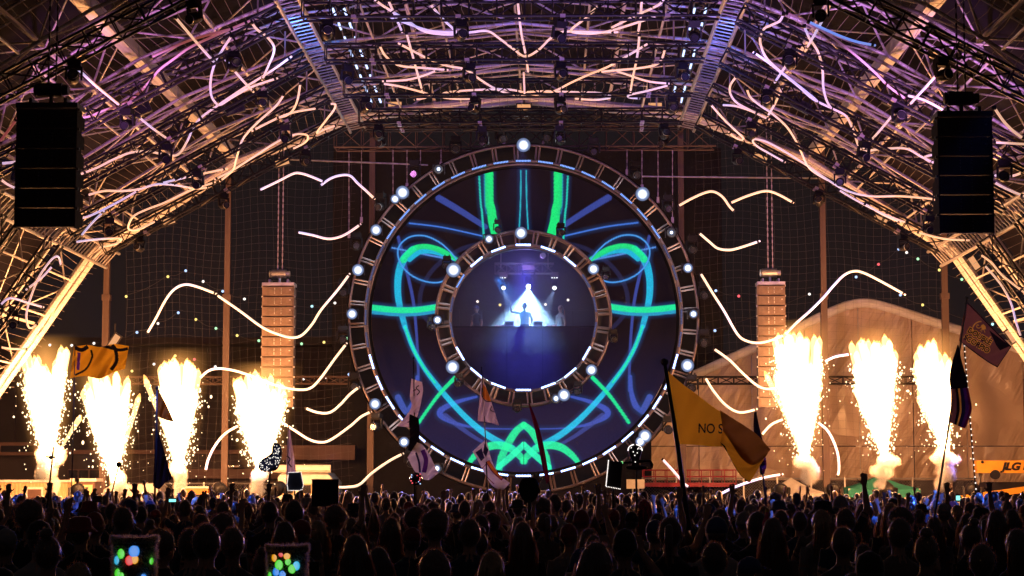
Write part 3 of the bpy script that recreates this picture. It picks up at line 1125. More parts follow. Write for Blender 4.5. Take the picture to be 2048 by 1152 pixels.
g.build("tunnel_rim", M['screen_back'], inner, smooth=True)

# ------------------------------------------------------------------ the round video screen
R0, R1 = 150 * SCALE, 306 * SCALE
NTH, NR = 1000, 150
th = np.linspace(0, 2 * PI, NTH, endpoint=False)
rr = np.linspace(R0, R1, NR)
TH, RRR = np.meshgrid(th, rr)
X = RC.x + RRR * np.cos(TH)
Z = RC.z + RRR * np.sin(TH)
Yv = 66.30 + 0.35 * (1 - (RRR - R0) / (R1 - R0))
U = 1047 + (X - RC.x) / SCALE
V = 637 - (Z - RC.z) / SCALE
co = np.stack([X, Yv, Z], -1).reshape(-1, 3)
U, V = U.ravel(), V.ravel()
dist_c = np.hypot(U - 1047, V - 637)
img = np.zeros((len(U), 3))
low_glow = np.clip((V - 660) / 260, 0, 1)[:, None]
img += np.array([.0022, .0014, .0045]) + low_glow * np.array([.012, .0105, .048])
GRN, TEAL, BLU, DBL, VDB = (.008, .80, .20), (.010, .46, .72), (.06, .20, .80), (.035, .06, .30), (.012, .014, .05)


def z5(x, y): return (674 + x / 2.88, 380 + y / 2.88)
def z2(x, y): return (674 + x / 2.88, y / 2.88)
def l2(x, y): return (674 + x / 2.88, 752 + y / 2.88)
def mir(p): return [(2 * 1047 - u, v) for u, v in p]


def stroke(pts, w, colr, both=True, add=0.0, sm=True, soft=1.0):
    """Brush a line of the moving picture onto the screen pixels; w may change along the line."""
    global img
    if soft == 1.0 and not both is None and max(colr) > .3:      # spill of the bright line onto its neighbours
        ww_ = [x_ + 9 for x_ in w] if isinstance(w, (list, tuple)) else w + 9
        stroke(pts, ww_, (.004, .022, .075), both, .75, sm, 9.0)
    for P in ([pts, mir(pts)] if both else [pts]):
        ws = [x_ * .88 for x_ in (w if isinstance(w, (list, tuple)) else [w] * len(P))]
        Q = [(p[0], p[1], ww) for p, ww in zip(P, ws)]
        Q = np.array(smooth_path(Q, 7) if sm and len(Q) > 2 else Q)
        best = np.full(len(U), 1e9)
        lo, hi = Q.min(0) - 40, Q.max(0) + 40
        sel = np.where((U > lo[0]) & (U < hi[0]) & (V > lo[1]) & (V < hi[1]))[0]
        us, vs_ = U[sel], V[sel]
        bs = np.full(len(sel), 1e9)
        for a, b in zip(Q[:-1], Q[1:]):
            dx, dy = b[0] - a[0], b[1] - a[1]
            L2 = dx * dx + dy * dy + 1e-9
            t = np.clip(((us - a[0]) * dx + (vs_ - a[1]) * dy) / L2, 0, 1)
            d = np.hypot(us - a[0] - t * dx, vs_ - a[1] - t * dy) - (a[2] + (b[2] - a[2]) * t) / 2
            bs = np.minimum(bs, d)
        al = np.clip(0.5 - bs / soft, 0, 1)[:, None]
        old = img[sel]
        new = np.array(colr) + add * old
        img[sel] = old * (1 - al) + new * al


stroke([z5(580, 30), z5(700, 100), z5(850, 195)], [15, 14, 12], DBL)
stroke([z5(820, 295), z5(700, 330), z5(560, 430), z5(480, 560), z5(480, 690), z5(560, 790)], 10, VDB)
stroke([z5(345, 260), z5(390, 440), z5(430, 620), z5(450, 800), z5(462, 1000), z5(465, 1152)], [7, 7, 7, 6, 6, 6], DBL, add=.5)
stroke([l2(800, 115), l2(690, 145), l2(600, 190), l2(600, 230), l2(700, 275), l2(850, 298), l2(1075, 302)], [5, 9, 13, 12, 7, 3, 2], (.05, .09, .48))
stroke([l2(620, 225), l2(760, 330), l2(880, 400)], [12, 9, 6], (.035, .05, .22), add=.4)
stroke([l2(1690, 0), l2(1695, 90), l2(1720, 170), l2(1760, 205)], [8, 10, 13, 8], (.05, .09, .45))
stroke([l2(1760, 200), l2(1800, 120)], 14, (.05, .09, .40))
stroke([z5(410, 178), z5(600, 200), z5(830, 248)], [3, 3, 3], BLU)
stroke([z5(310, 322), z5(500, 358), z5(690, 392)], [3.2, 4, 4.5], (.10, .30, .85))
# big strap of the figure
strap = [z5(705, 400), z5(640, 362), z5(580, 332), z5(500, 318), z5(430, 335), z5(375, 390), z5(348, 470), z5(342, 560), z5(352, 650),
         z5(385, 780), z5(430, 900), z5(490, 1010), z5(560, 1105), l2(640, 130), l2(740, 235), l2(840, 320), l2(930, 375), l2(1010, 410)]
wid = [8, 12, 14, 16, 17, 16, 14, 13, 12, 10, 10, 10, 11, 12, 13, 14, 14, 12]
stroke(strap[4:10], [w + 2 for w in wid[4:10]], TEAL, add=.3)
stroke(strap[:6], wid[:6], GRN, add=.2)
stroke([z5(620, 372), z5(540, 345), z5(470, 345), z5(410, 390)], [3, 8, 11, 10], TEAL)
stroke(strap[9:], wid[9:], (.012, .50, .74), add=.4)
stroke(strap[9:13], [4, 5, 5, 4], (.01, .75, .35), add=.2)
stroke([z5(690, 395), z5(640, 335), z5(580, 285), z5(500, 251), z5(420, 255), z5(362, 295), z5(342, 350), z5(362, 420), z5(420, 480), z5(500, 515), z5(580, 520), z5(650, 490)], 3.2, (.07, .34, .90))
# bands
stroke([z5(195, 680), z5(330, 692), z5(450, 690), z5(568, 672)], 21, (.02, .36, .62))
stroke([z5(195, 672), z5(330, 684), z5(450, 682), z5(568, 664)], 13, (.01, .80, .28), add=.1)
stroke([z2(872, 975), z2(872, 1060), z2(874, 1152), z5(884, 90), z5(895, 170), z5(916, 250)], [20, 20, 20, 20, 21, 21], GRN)
stroke([z2(846, 980), z2(848, 1152), z5(858, 120)], [2, 2, 2], (.01, .25, .45))
stroke([z2(816, 1000), z2(824, 1152), z5(832, 120), z5(844, 285)], [3.5, 3.5, 4, 4.5], (.015, .62, .48))
stroke([z2(1059, 965), z2(1056, 1152), z5(1047, 225)], 2.6, (.02, .50, .62))
stroke([l2(675, 5), l2(590, 95), l2(520, 190), l2(470, 265)], [9, 8, 7, 7], (.01, .78, .28), add=.15)
# foot of the figure
stroke([l2(930, 545), l2(945, 470), l2(985, 385), l2(1030, 315), l2(1075, 278)], [15, 16, 17, 16, 14], (.015, .80, .30), add=.25)
stroke([l2(1210, 540), l2(1230, 545)], 8, (.015, .7, .3))
stroke([l2(760, 495), l2(800, 450), l2(860, 408), l2(930, 395), l2(1000, 415), l2(1050, 455), l2(1080, 490)], [10, 14, 17, 18, 17, 15, 12], (.015, .80, .30), add=.30)
stroke([l2(930, 520), l2(990, 470), l2(1040, 425), l2(1075, 392)], [13, 14, 14, 13], (.02, .85, .42), add=.35)
stroke([l2(1075, 335), l2(1075, 520)], 1.2, (.004, .02, .05), both=False, sm=False)
img *= (0.86 + 0.28 * np.random.rand(len(U)))[:, None]
seam = np.minimum(np.abs((U - 1047 + 3000) % 30.0 - 15.0), np.abs((V - 637 + 3000) % 30.0 - 15.0))   # joints between the led cabinets
img *= np.where(seam > 14.1, .72, 1.0)[:, None]

me = bpy.data.meshes.new("video_screen")
idx = np.arange(NTH * NR).reshape(NR, NTH)
q = np.stack([idx[:-1, :], np.roll(idx, -1, 1)[:-1, :], np.roll(idx, -1, 1)[1:, :], idx[1:, :]], -1).reshape(-1, 4)
scr_org = np.array([RC.x, 66.3, RC.z - R1])
me.vertices.add(len(co)); me.vertices.foreach_set("co", (co - scr_org).ravel())
me.loops.add(q.size); me.loops.foreach_set("vertex_index", q.ravel().astype(np.int32))
me.polygons.add(len(q)); me.polygons.foreach_set("loop_start", (np.arange(len(q)) * 4).astype(np.int32))
me.polygons.foreach_set("loop_total", np.full(len(q), 4, np.int32))
me.update(); me.validate()
ca = me.color_attributes.new("picture", 'FLOAT_COLOR', 'POINT')
ca.data.foreach_set("color", np.concatenate([img, np.ones((len(U), 1))], 1).ravel())
m, nt, out = new_mat("led_screen_pixels")
b = nt.nodes.new("ShaderNodeBsdfPrincipled")
b.inputs["Base Color"].default_value = (.006, .0045, .0045, 1)
b.inputs["Roughness"].default_value = .7
b.inputs["Specular IOR Level"].default_value = .06
an = nt.nodes.new("ShaderNodeVertexColor"); an.layer_name = "picture"
nt.links.new(an.outputs[0], b.inputs["Emission Color"])
b.inputs["Emission Strength"].default_value = 1.0
nt.links.new(b.outputs[0], out.inputs["Surface"])
m.cycles.emission_sampling = 'NONE'
me.materials.append(m)
scr = bpy.data.objects.new("video_screen", me)
COL.objects.link(scr); scr.location = scr_org
ORIGIN[scr.name] = Vector(scr_org)
setp(scr, "round video screen showing green and blue ribbon figure inside the outer ring", "video screen")

# ------------------------------------------------------------------ strobes on the rings
def lathe_disc(b, c, ax, prof, n=16, mi=0):
    b.loft([Vector(c) + Vector(ax) * s for s, r in prof], [r for s, r in prof], n, mi)
    return b


STROBES = [(1047, 290, 1.25, 'at the very top of the outer ring'), (805, 385, 1.2, 'on the upper left of the outer ring, the brighter of a pair'), (790, 398, .8, 'on the upper left of the outer ring, smaller of a pair'),
           (1285, 388, 1.25, 'on the upper right of the outer ring'), (752, 460, 1.0, 'on the left of the outer ring, above its widest point'), (716, 540, 1.05, 'on the left of the outer ring beside the looping eye'),
           (704, 628, .95, 'at the leftmost point of the outer ring'), (750, 808, 1.0, 'on the lower left of the outer ring'), (808, 884, .9, 'low on the left of the outer ring by the dark white flag'),
           (874, 937, .6, 'low on the left by the flag tip at the ring foot'), (1376, 536, .85, 'on the right of the outer ring beside the right eye'), (1387, 628, .7, 'at the rightmost point of the outer ring'),
           (1375, 731, 1.15, 'on the right of the outer ring above the yellow flag'), (1290, 872, 1.15, 'on the lower right of the outer ring, upper of a pair'), (1281, 883, .9, 'on the lower right of the outer ring above the alien totem'),
           (877, 338, .45, 'tiny one on the upper left of the outer ring'), (1343, 465, .4, 'tiny one on the upper right of the outer ring'),
           (1042, 466, 1.1, 'at the top of the inner ring'), (978, 478, .75, 'just left of the top of the inner ring'), (907, 540, 1.3, 'on the upper left of the inner ring'),
           (1187, 538, 1.0, 'on the upper right of the inner ring'), (875, 640, .75, 'at the leftmost point of the inner ring'), (905, 734, 1.2, 'on the lower left of the inner ring'),
           (1183, 740, 1.0, 'on the lower right of the inner ring'), (1128, 790, 1.1, 'low right at the foot of the inner ring'), (1112, 797, .6, 'small one at the foot of the inner ring')]
for u, v, s, lb in STROBES:
    p = at(u, v, 65.28)
    t = empty("strobe_lamp", p, "white strobe lamp " + lb, "strobe lamp", "white strobe lamps on the rings")
    b = MB()
    lathe_disc(b, p, (0, 1, 0), [(.02, .15), (.10, .17), (.24, .15), (.30, .08)])
    b.build("housing", M['black_metal'], t, smooth=False)
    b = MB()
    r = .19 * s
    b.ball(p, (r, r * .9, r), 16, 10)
    b.build("lens", M['strobe_halo_dome'], t, smooth=True)  # lens dome with the lamp's halo painted in
    lamp("strobe_light", 'POINT', p + Vector((0, -.26, 0)), 16 * s, (.86, .92, 1.0), t, size=.06)
    MB().box(p + Vector((-.19, .16, 0)), (.03, .08, .3)).box(p + Vector((.19, .16, 0)), (.03, .08, .3)).box(p + Vector((0, .24, .17)), (.4, .08, .04)).build("yoke", M['black_metal'], t)

# ------------------------------------------------------------------ moving heads: one built, the others copied
mh0 = empty("moving_head", (0, 0, 0))
b = MB()
b.box((0, 0, -.10), (.40, .30, .17)).box((0, 0, -.20), (.34, .26, .04)).tube((-.12, 0, -.02), (-.12, 0, .08), .03, 6).tube((.12, 0, -.02), (.12, 0, .08), .03, 6)
b.build("base", M['black_plastic'], mh0)
b = MB()
for s in (-1, 1):
    b.prism([(s * .23 - .03, -.07, -.22), (s * .23 + .03, -.07, -.22), (s * .23 + .03, -.06, -.62), (s * .23 - .03, -.06, -.62)], (0, .14, 0))
b.box((0, 0, -.24), (.52, .16, .05))
b.build("yoke", M['black_plastic'], mh0)
hd = MB().loft([(0, .22, -.52), (0, .18, -.53), (0, 0, -.56), (0, -.2, -.60), (0, -.27, -.61)], [.10, .16, .19, .18, .16], 14).build("head", M['black_plastic'], mh0, smooth=True)
MB().loft([(0, -.27, -.61), (0, -.285, -.612)], [.14, .13], 14).build("lens", M['lens_dark'], hd)
MB().loft([(0, -.255, -.606), (0, -.295, -.614)], [.165, .165], 16, caps=False).build("lens_ring", M['galv'], hd)
used = [False]


def place_head(loc, rz, rx, label, group, s=1.0, up=False):
    o = mh0 if not used[0] else copy_tree(mh0)
    used[0] = True
    o.location = loc
    o.rotation_euler = (PI + rx if up else rx, 0, rz)
    o.scale = (s, s, s)
    setp(o, label, "moving head", group)
    return o


rnd = random.Random(3)
for yi, nm, p, q in TRUSS_SEGS:
    if 'leg' in nm:
        fr = (.35, .7)
    elif nm == 'middle':
        fr = (.06, .38, .62, .94)
    else:
        fr = (.16, .5, .84)
    for k, f in enumerate(fr):
        c = p.lerp(q, f) + Vector((0, -.05, -.28))
        if not seen(c, pad=20):
            continue
        pos = ORD[k] + (" from left")
        place_head(c, rnd.uniform(-.6, .6), rnd.uniform(-.5, .3), "black moving head under the %s %s truss, %s" % (rowname[yi], nm, pos), "moving heads on the roof trusses", .66)
k = 0
for th_ in range(0, 360, 15):
    a = math.radians(th_ + 7)
    p = on_ring(362 * SCALE, a, 65.5)
    if p.z < RC.z - 5.3:
        continue
    place_head(p + Vector((0, 0, .45)), rnd.uniform(-.4, .4), rnd.uniform(-.2, .2), "dark unlit moving head on the outer ring rim, %s anticlockwise from the right" % (ORD[k] if k < 20 else 'last'), "moving heads round the outer ring", .8)
    k += 1
for th_ in range(20, 380, 40):
    a = math.radians(th_ + 6)
    p = on_ring(183 * SCALE, a, 65.45)
    place_head(p + Vector((0, 0, .33)), rnd.uniform(-.4, .4), rnd.uniform(-.2, .2), "small dark moving head on the inner ring, %s anticlockwise from the right" % ORD[th_ // 40], "moving heads round the inner ring", .6)
for u, v, lb in ((157, 985, 'behind the crowd at the portable toilets'), (556, 983, 'behind the crowd at the motorhome front'), (441, 985, 'behind the crowd by the left tall pole'),
                 (1560, 978, 'behind the crowd left of the white pointed canopy'), (1668, 975, 'behind the crowd beside the right tall pole'), (1772, 976, 'under the green canopy'), (1945, 975, 'below the yellow boom')):
    place_head(Vector((at(u, v, 62.5).x, 62.5, 1.22)), rnd.uniform(-.5, .5), rnd.uniform(-.3, .3), "large moving head standing on the deck " + lb, "moving heads standing on the deck", 1.15, up=True)

# flat panel lights along the rear edge of the roof
PANEL = [(790, 210, 0, 'left of the middle truss'), (1048, 215, 0, 'in the middle above the ring'), (1310, 212, 0, 'right of the middle truss'), (565, 325, .28, 'above the left grey speaker hang'),
         (337, 443, .3, 'left of the left tall pole'), (1520, 316, -.45, 'above the right grey speaker hang'), (1760, 440, -.45, 'left of the right black speaker hang'),
         (229, 682, 1.0, 'low on the left roof leg'), (1948, 526, -1.0, 'high on the right roof leg'), (2022, 672, -1.0, 'low on the right roof leg by the scorpion flag')]
PANEL += [(283, 220, .4, 'on the left slope beside the black speaker hang'), (470, 218, .3, 'in the middle of the left slope'), (325, 75, .4, 'high on the left slope'), (1700, 40, -.5, 'high on the right slope'),
          (1603, 212, -.5, 'in the middle of the right slope'), (1785, 205, -.5, 'on the right slope near the black speaker hang'), (1500, 60, -.5, 'near the top of the right slope')]
for i, (u, v, a, lb) in enumerate(PANEL):
    p = at(u, v, 62.0 if i < 10 else 50.0)
    t = empty("panel_light", p, "flat rectangular panel light " + lb, "panel light", "flat panel lights under the roof edge")
    R = Matrix.Rotation(-a, 3, 'Y')
    MB().box(p, (.50, .14, .26), R).build("housing", M['black_metal'], t)
    MB().box(p + R @ Vector((0, -.075, -.01)), (.42, .012, .19), R).build("lens", M['panel_lit'] if i < 10 else M['lens_dark'], t)
    MB().tube(p + Vector((0, .05, .1)), p + Vector((0, .05, .55)), .025, 6).build("bracket", M['black_metal'], t)

# ------------------------------------------------------------------ speaker hangs
def line_array(u0, u1, v0, v1, Y, n, mat, label, group, chain_top, lit):
    a, b = at(u0, v0, Y), at(u1, v1, Y)
    w, h = b.x - a.x, (a.z - b.z) / n
    cx = (a.x + b.x) / 2
    t = empty("speaker_hang", (cx, Y, b.z), label, "speaker hang", group)
    key = ('cab', round(w, 3), round(h, 3), mat.name)
    m = MB()
    m.prism([(-w / 2, 0, -h * .46), (-w / 2, 0, h * .46), (w / 2, 0, h * .46), (w / 2, 0, -h * .46)], (0, .12, 0))
    m.prism([(-w / 2, .12, -h * .46), (-w / 2, .12, h * .46), (-w / 2, .74, h * .31), (-w / 2, .74, -h * .31)], (w, 0, 0))
    m.box((0, -.012, 0), (w * .95, .025, h * .80))
    if lit:
        m.box((0, .27, h * .49), (w * 1.04, .5, h * .07), mi=2)
    for s in (-1, 1):
        m.box((s * (w / 2 + .012), .2, 0), (.024, .4, h * 1.02), mi=0)
        m.box((s * (w / 2 + .03), .1, h * .47), (.05, .06, .05), mi=1)
        for kx in (.1, .24, -.1, -.24):
            m.ball((s * w * .11, -.03, h * kx), (.018, .012, .018), 6, 4, mi=1)
    m.box((w * .40, -.03, h * .1), (.05, .02, .03), mi=1)
    cab_me = m.mesh("speaker_cabinet", [mat, M['galv'] if lit else M['black_metal'], M['speaker_black']])
    for i in range(n):
        o = bpy.data.objects.new("speaker_cabinet", cab_me)
        COL.objects.link(o)
        o.parent = t
        o.location = Vector((cx, Y, a.z - h * (i + .5))) - ORIGIN[t.name]
        o.rotation_euler = (0.008 * (i - 2), 0, 0)
    fr = MB().box((cx, Y + .3, a.z + .06), (w * 1.06, .7, .10))
    for s in (-1, 1):
        fr.box((cx + s * w * .3, Y + .3, a.z + .16), (.06, .5, .12))
    fr.build("rigging_frame", M['galv'] if lit else M['black_metal'], t)
    mo = MB().tube((cx - .26, Y + .3, a.z + .42), (cx + .22, Y + .3, a.z + .42), .14, 12).tube((cx + .22, Y + .3, a.z + .42), (cx + .34, Y + .3, a.z + .42), .10, 10).tube((cx, Y + .3, a.z + .15), (cx, Y + .3, a.z + .35), .04, 6)
    mo.ball((cx - .3, Y + .3, a.z + .42), (.05, .13, .13), 8, 5)
    mo.build("chain_motor", M['galv'] if lit else M['black_metal'], t)
    for s in (-.06, .09):
        ch = MB()
        L = chain_top - (a.z + .5)
        nl = int(L / .10)
        for i in range(nl):
            z = a.z + .5 + .10 * i
            if i % 2:
                ch.box((cx + s, Y + .3, z + .05), (.038, .014, .11))
            else:
                ch.box((cx + s, Y + .3, z + .05), (.014, .038, .11))
        ch.build("chain", M['chain'] if lit else M['black_metal'], t, kind='stuff')
    return t


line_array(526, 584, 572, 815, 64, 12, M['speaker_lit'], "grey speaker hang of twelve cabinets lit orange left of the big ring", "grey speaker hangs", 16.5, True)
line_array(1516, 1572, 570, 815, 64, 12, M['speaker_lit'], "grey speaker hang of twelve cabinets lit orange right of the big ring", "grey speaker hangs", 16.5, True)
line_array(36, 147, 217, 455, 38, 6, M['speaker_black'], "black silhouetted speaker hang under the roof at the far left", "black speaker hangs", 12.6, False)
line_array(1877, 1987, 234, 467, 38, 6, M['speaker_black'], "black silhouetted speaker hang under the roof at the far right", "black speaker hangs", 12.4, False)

# chains down to the big ring
for i, (u, v0, v1) in enumerate(((698, 300, 470), (723, 300, 440), (786, 300, 405), (814, 300, 372), (841, 300, 372), (882, 300, 330), (1254, 300, 345), (1284, 300, 375), (1316, 300, 400), (1345, 300, 440), (1008, 205, 290), (1086, 205, 290))):
    p, q = at(u, v0, 66.8), at(u, v1, 66.2)
    b = MB()
    nl = int((p - q).length / .14)
    for k in range(nl):
        b.box(q.lerp(p, (k + .5) / nl), (.03, .03, .12) if k % 2 else (.016, .016, .14))
    b.box(q, (.09, .09, .2))
    b.build("rigging_chain", M['chain'], origin=q, label="thin rigging chain dropping to the ring, %s from left" % ORD[sorted([698, 723, 786, 814, 841, 882, 1254, 1284, 1316, 1345, 1008, 1086]).index(u)], cat="chain", group="rigging chains holding the ring")

# ================================================================== FLAMES
def volume_flame_mat():
    m, nt, out = new_mat("burning_gas")
    N = nt.nodes.new
    tc = N("ShaderNodeTexCoord")
    sx = N("ShaderNodeSeparateXYZ"); nt.links.new(tc.outputs["Object"], sx.inputs[0])
    x2 = N("ShaderNodeMath"); x2.operation = 'MULTIPLY'; nt.links.new(sx.outputs[0], x2.inputs[0]); nt.links.new(sx.outputs[0], x2.inputs[1])
    y2 = N("ShaderNodeMath"); y2.operation = 'MULTIPLY_ADD'; nt.links.new(sx.outputs[1], y2.inputs[0]); nt.links.new(sx.outputs[1], y2.inputs[1]); nt.links.new(x2.outputs[0], y2.inputs[2])
    r = N("ShaderNodeMath"); r.operation = 'SQRT'; nt.links.new(y2.outputs[0], r.inputs[0])
    rz = N("ShaderNodeMapRange"); rz.inputs["To Min"].default_value = 0.42; rz.inputs["To Max"].default_value = 1.0; nt.links.new(sx.outputs[2], rz.inputs["Value"])
    f = N("ShaderNodeMath"); f.operation = 'DIVIDE'; nt.links.new(r.outputs[0], f.inputs[0]); nt.links.new(rz.outputs[0], f.inputs[1])
    inv = N("ShaderNodeMath"); inv.operation = 'SUBTRACT'; inv.use_clamp = True; inv.inputs[0].default_value = 1.0; nt.links.new(f.outputs[0], inv.inputs[1])
    pw = N("ShaderNodeMath"); pw.operation = 'POWER'; pw.inputs[1].default_value = 2.2; nt.links.new(inv.outputs[0], pw.inputs[0])
    ez = N("ShaderNodeMapRange"); ez.inputs["From Min"].default_value = 1.0; ez.inputs["From Max"].default_value = 0.72; nt.links.new(sx.outputs[2], ez.inputs["Value"])
    e2 = N("ShaderNodeMapRange"); e2.inputs["From Min"].default_value = 0.0; e2.inputs["From Max"].default_value = 0.3; nt.links.new(sx.outputs[2], e2.inputs["Value"])
    mu = N("ShaderNodeMath"); mu.operation = 'MULTIPLY'; nt.links.new(pw.outputs[0], mu.inputs[0]); nt.links.new(ez.outputs[0], mu.inputs[1])
    mu2 = N("ShaderNodeMath"); mu2.operation = 'MULTIPLY'; nt.links.new(mu.outputs[0], mu2.inputs[0]); nt.links.new(e2.outputs[0], mu2.inputs[1])
    st = N("ShaderNodeMath"); st.operation = 'MULTIPLY'; st.inputs[1].default_value = 2.2; nt.links.new(mu2.outputs[0], st.inputs[0])
    em = N("ShaderNodeEmission"); em.inputs["Color"].default_value = (1.0, 0.42, 0.10, 1)
    nt.links.new(st.outputs[0], em.inputs["Strength"])
    nt.links.new(em.outputs[0], out.inputs["Volume"])
    m.cycles.emission_sampling = 'NONE'
    return m


def smoke_mat(name, density, scale, thr, color=(0.85, 0.80, 0.76)):
    m, nt, out = new_mat(name)
    N = nt.nodes.new
    tc = N("ShaderNodeTexCoord")
    geo = N("ShaderNodeNewGeometry")
    nz = N("ShaderNodeTexNoise"); nz.inputs["Scale"].default_value = scale; nz.inputs["Detail"].default_value = 4; nz.inputs["Roughness"].default_value = .6
    nt.links.new(geo.outputs["Position"], nz.inputs["Vector"])
    ln = N("ShaderNodeVectorMath"); ln.operation = 'LENGTH'; nt.links.new(tc.outputs["Object"], ln.inputs[0])
    sub = N("ShaderNodeMath"); sub.operation = 'SUBTRACT'; sub.inputs[0].default_value = 1.0; nt.links.new(ln.outputs["Value"], sub.inputs[1])
    add = N("ShaderNodeMath"); add.operation = 'MULTIPLY_ADD'; add.inputs[1].default_value = 0.75; nt.links.new(sub.outputs[0], add.inputs[0]); nt.links.new(nz.outputs["Fac"], add.inputs[2])
    mr = N("ShaderNodeMapRange"); mr.inputs["From Min"].default_value = thr; mr.inputs["From Max"].default_value = thr + 0.22; mr.inputs["To Max"].default_value = density
    nt.links.new(add.outputs[0], mr.inputs["Value"])
    pv = N("ShaderNodeVolumeScatter"); pv.inputs["Color"].default_value = (*color, 1); pv.inputs["Anisotropy"].default_value = 0.0
    nt.links.new(mr.outputs[0], pv.inputs["Density"])
    nt.links.new(pv.outputs[0], out.inputs["Volume"])
    return m


M['fire_gas'] = volume_flame_mat()
M['smoke'] = smoke_mat("pyro_smoke", 7.0, 2.6, 0.62)
GAS = MB().loft([(0, 0, 0), (0, 0, .02), (0, 0, 1.0)], [.42, .43, 1.0], 20).mesh("burning_gas", M['fire_gas'])
PUFF = MB().ball((0, 0, 0), 1.0, 18, 12).mesh("smoke", M['smoke'])

FLAMES = [  # base u,v  top edge u0..u1, top v, smoke puffs (u,v,size px), stray comets (u,v), depth, label
    (98, 935, 47, 132, 702, [(100, 915, 26, 22), (92, 945, 20, 22), (104, 972, 13, 20)], [(158, 838)], 60, "leftmost white hot fire fountain with a stray comet leaning right"),
    (230, 958, 168, 258, 742, [(236, 962, 15, 20), (243, 978, 15, 13)], [(276, 800)], 60.4, "second fire fountain from the left, below the waving yellow flag"),
    (359, 940, 317, 397, 728, [(356, 940, 15, 20), (360, 965, 14, 22), (361, 985, 12, 12)], [(293, 764)], 60.2, "third fire fountain from the left, behind the tall dark flag"),
    (522, 940, 470, 570, 756, [(519, 950, 15, 18), (516, 975, 14, 18)], [(471, 770)], 60.4, "fourth fire fountain from the left, below the grey speaker hang"),
    (1610, 915, 1547, 1644, 672, [(1608, 925, 20, 16), (1618, 948, 16, 24)], [(1535, 755), (1557, 700)], 60, "leftmost of the three fire fountains on the right, beside the grey speaker hang"),
    (1768, 910, 1704, 1792, 684, [(1774, 922, 20, 14), (1765, 945, 20, 18), (1762, 968, 12, 14)], [], 60.3, "middle of the three fire fountains on the right, above the green canopy"),
    (1892, 905, 1829, 1903, 692, [(1884, 915, 18, 18), (1902, 918, 16, 14), (1890, 945, 18, 22), (1882, 970, 12, 16)], [], 60.1, "rightmost of the three fire fountains, behind the rainbow flag"),
]
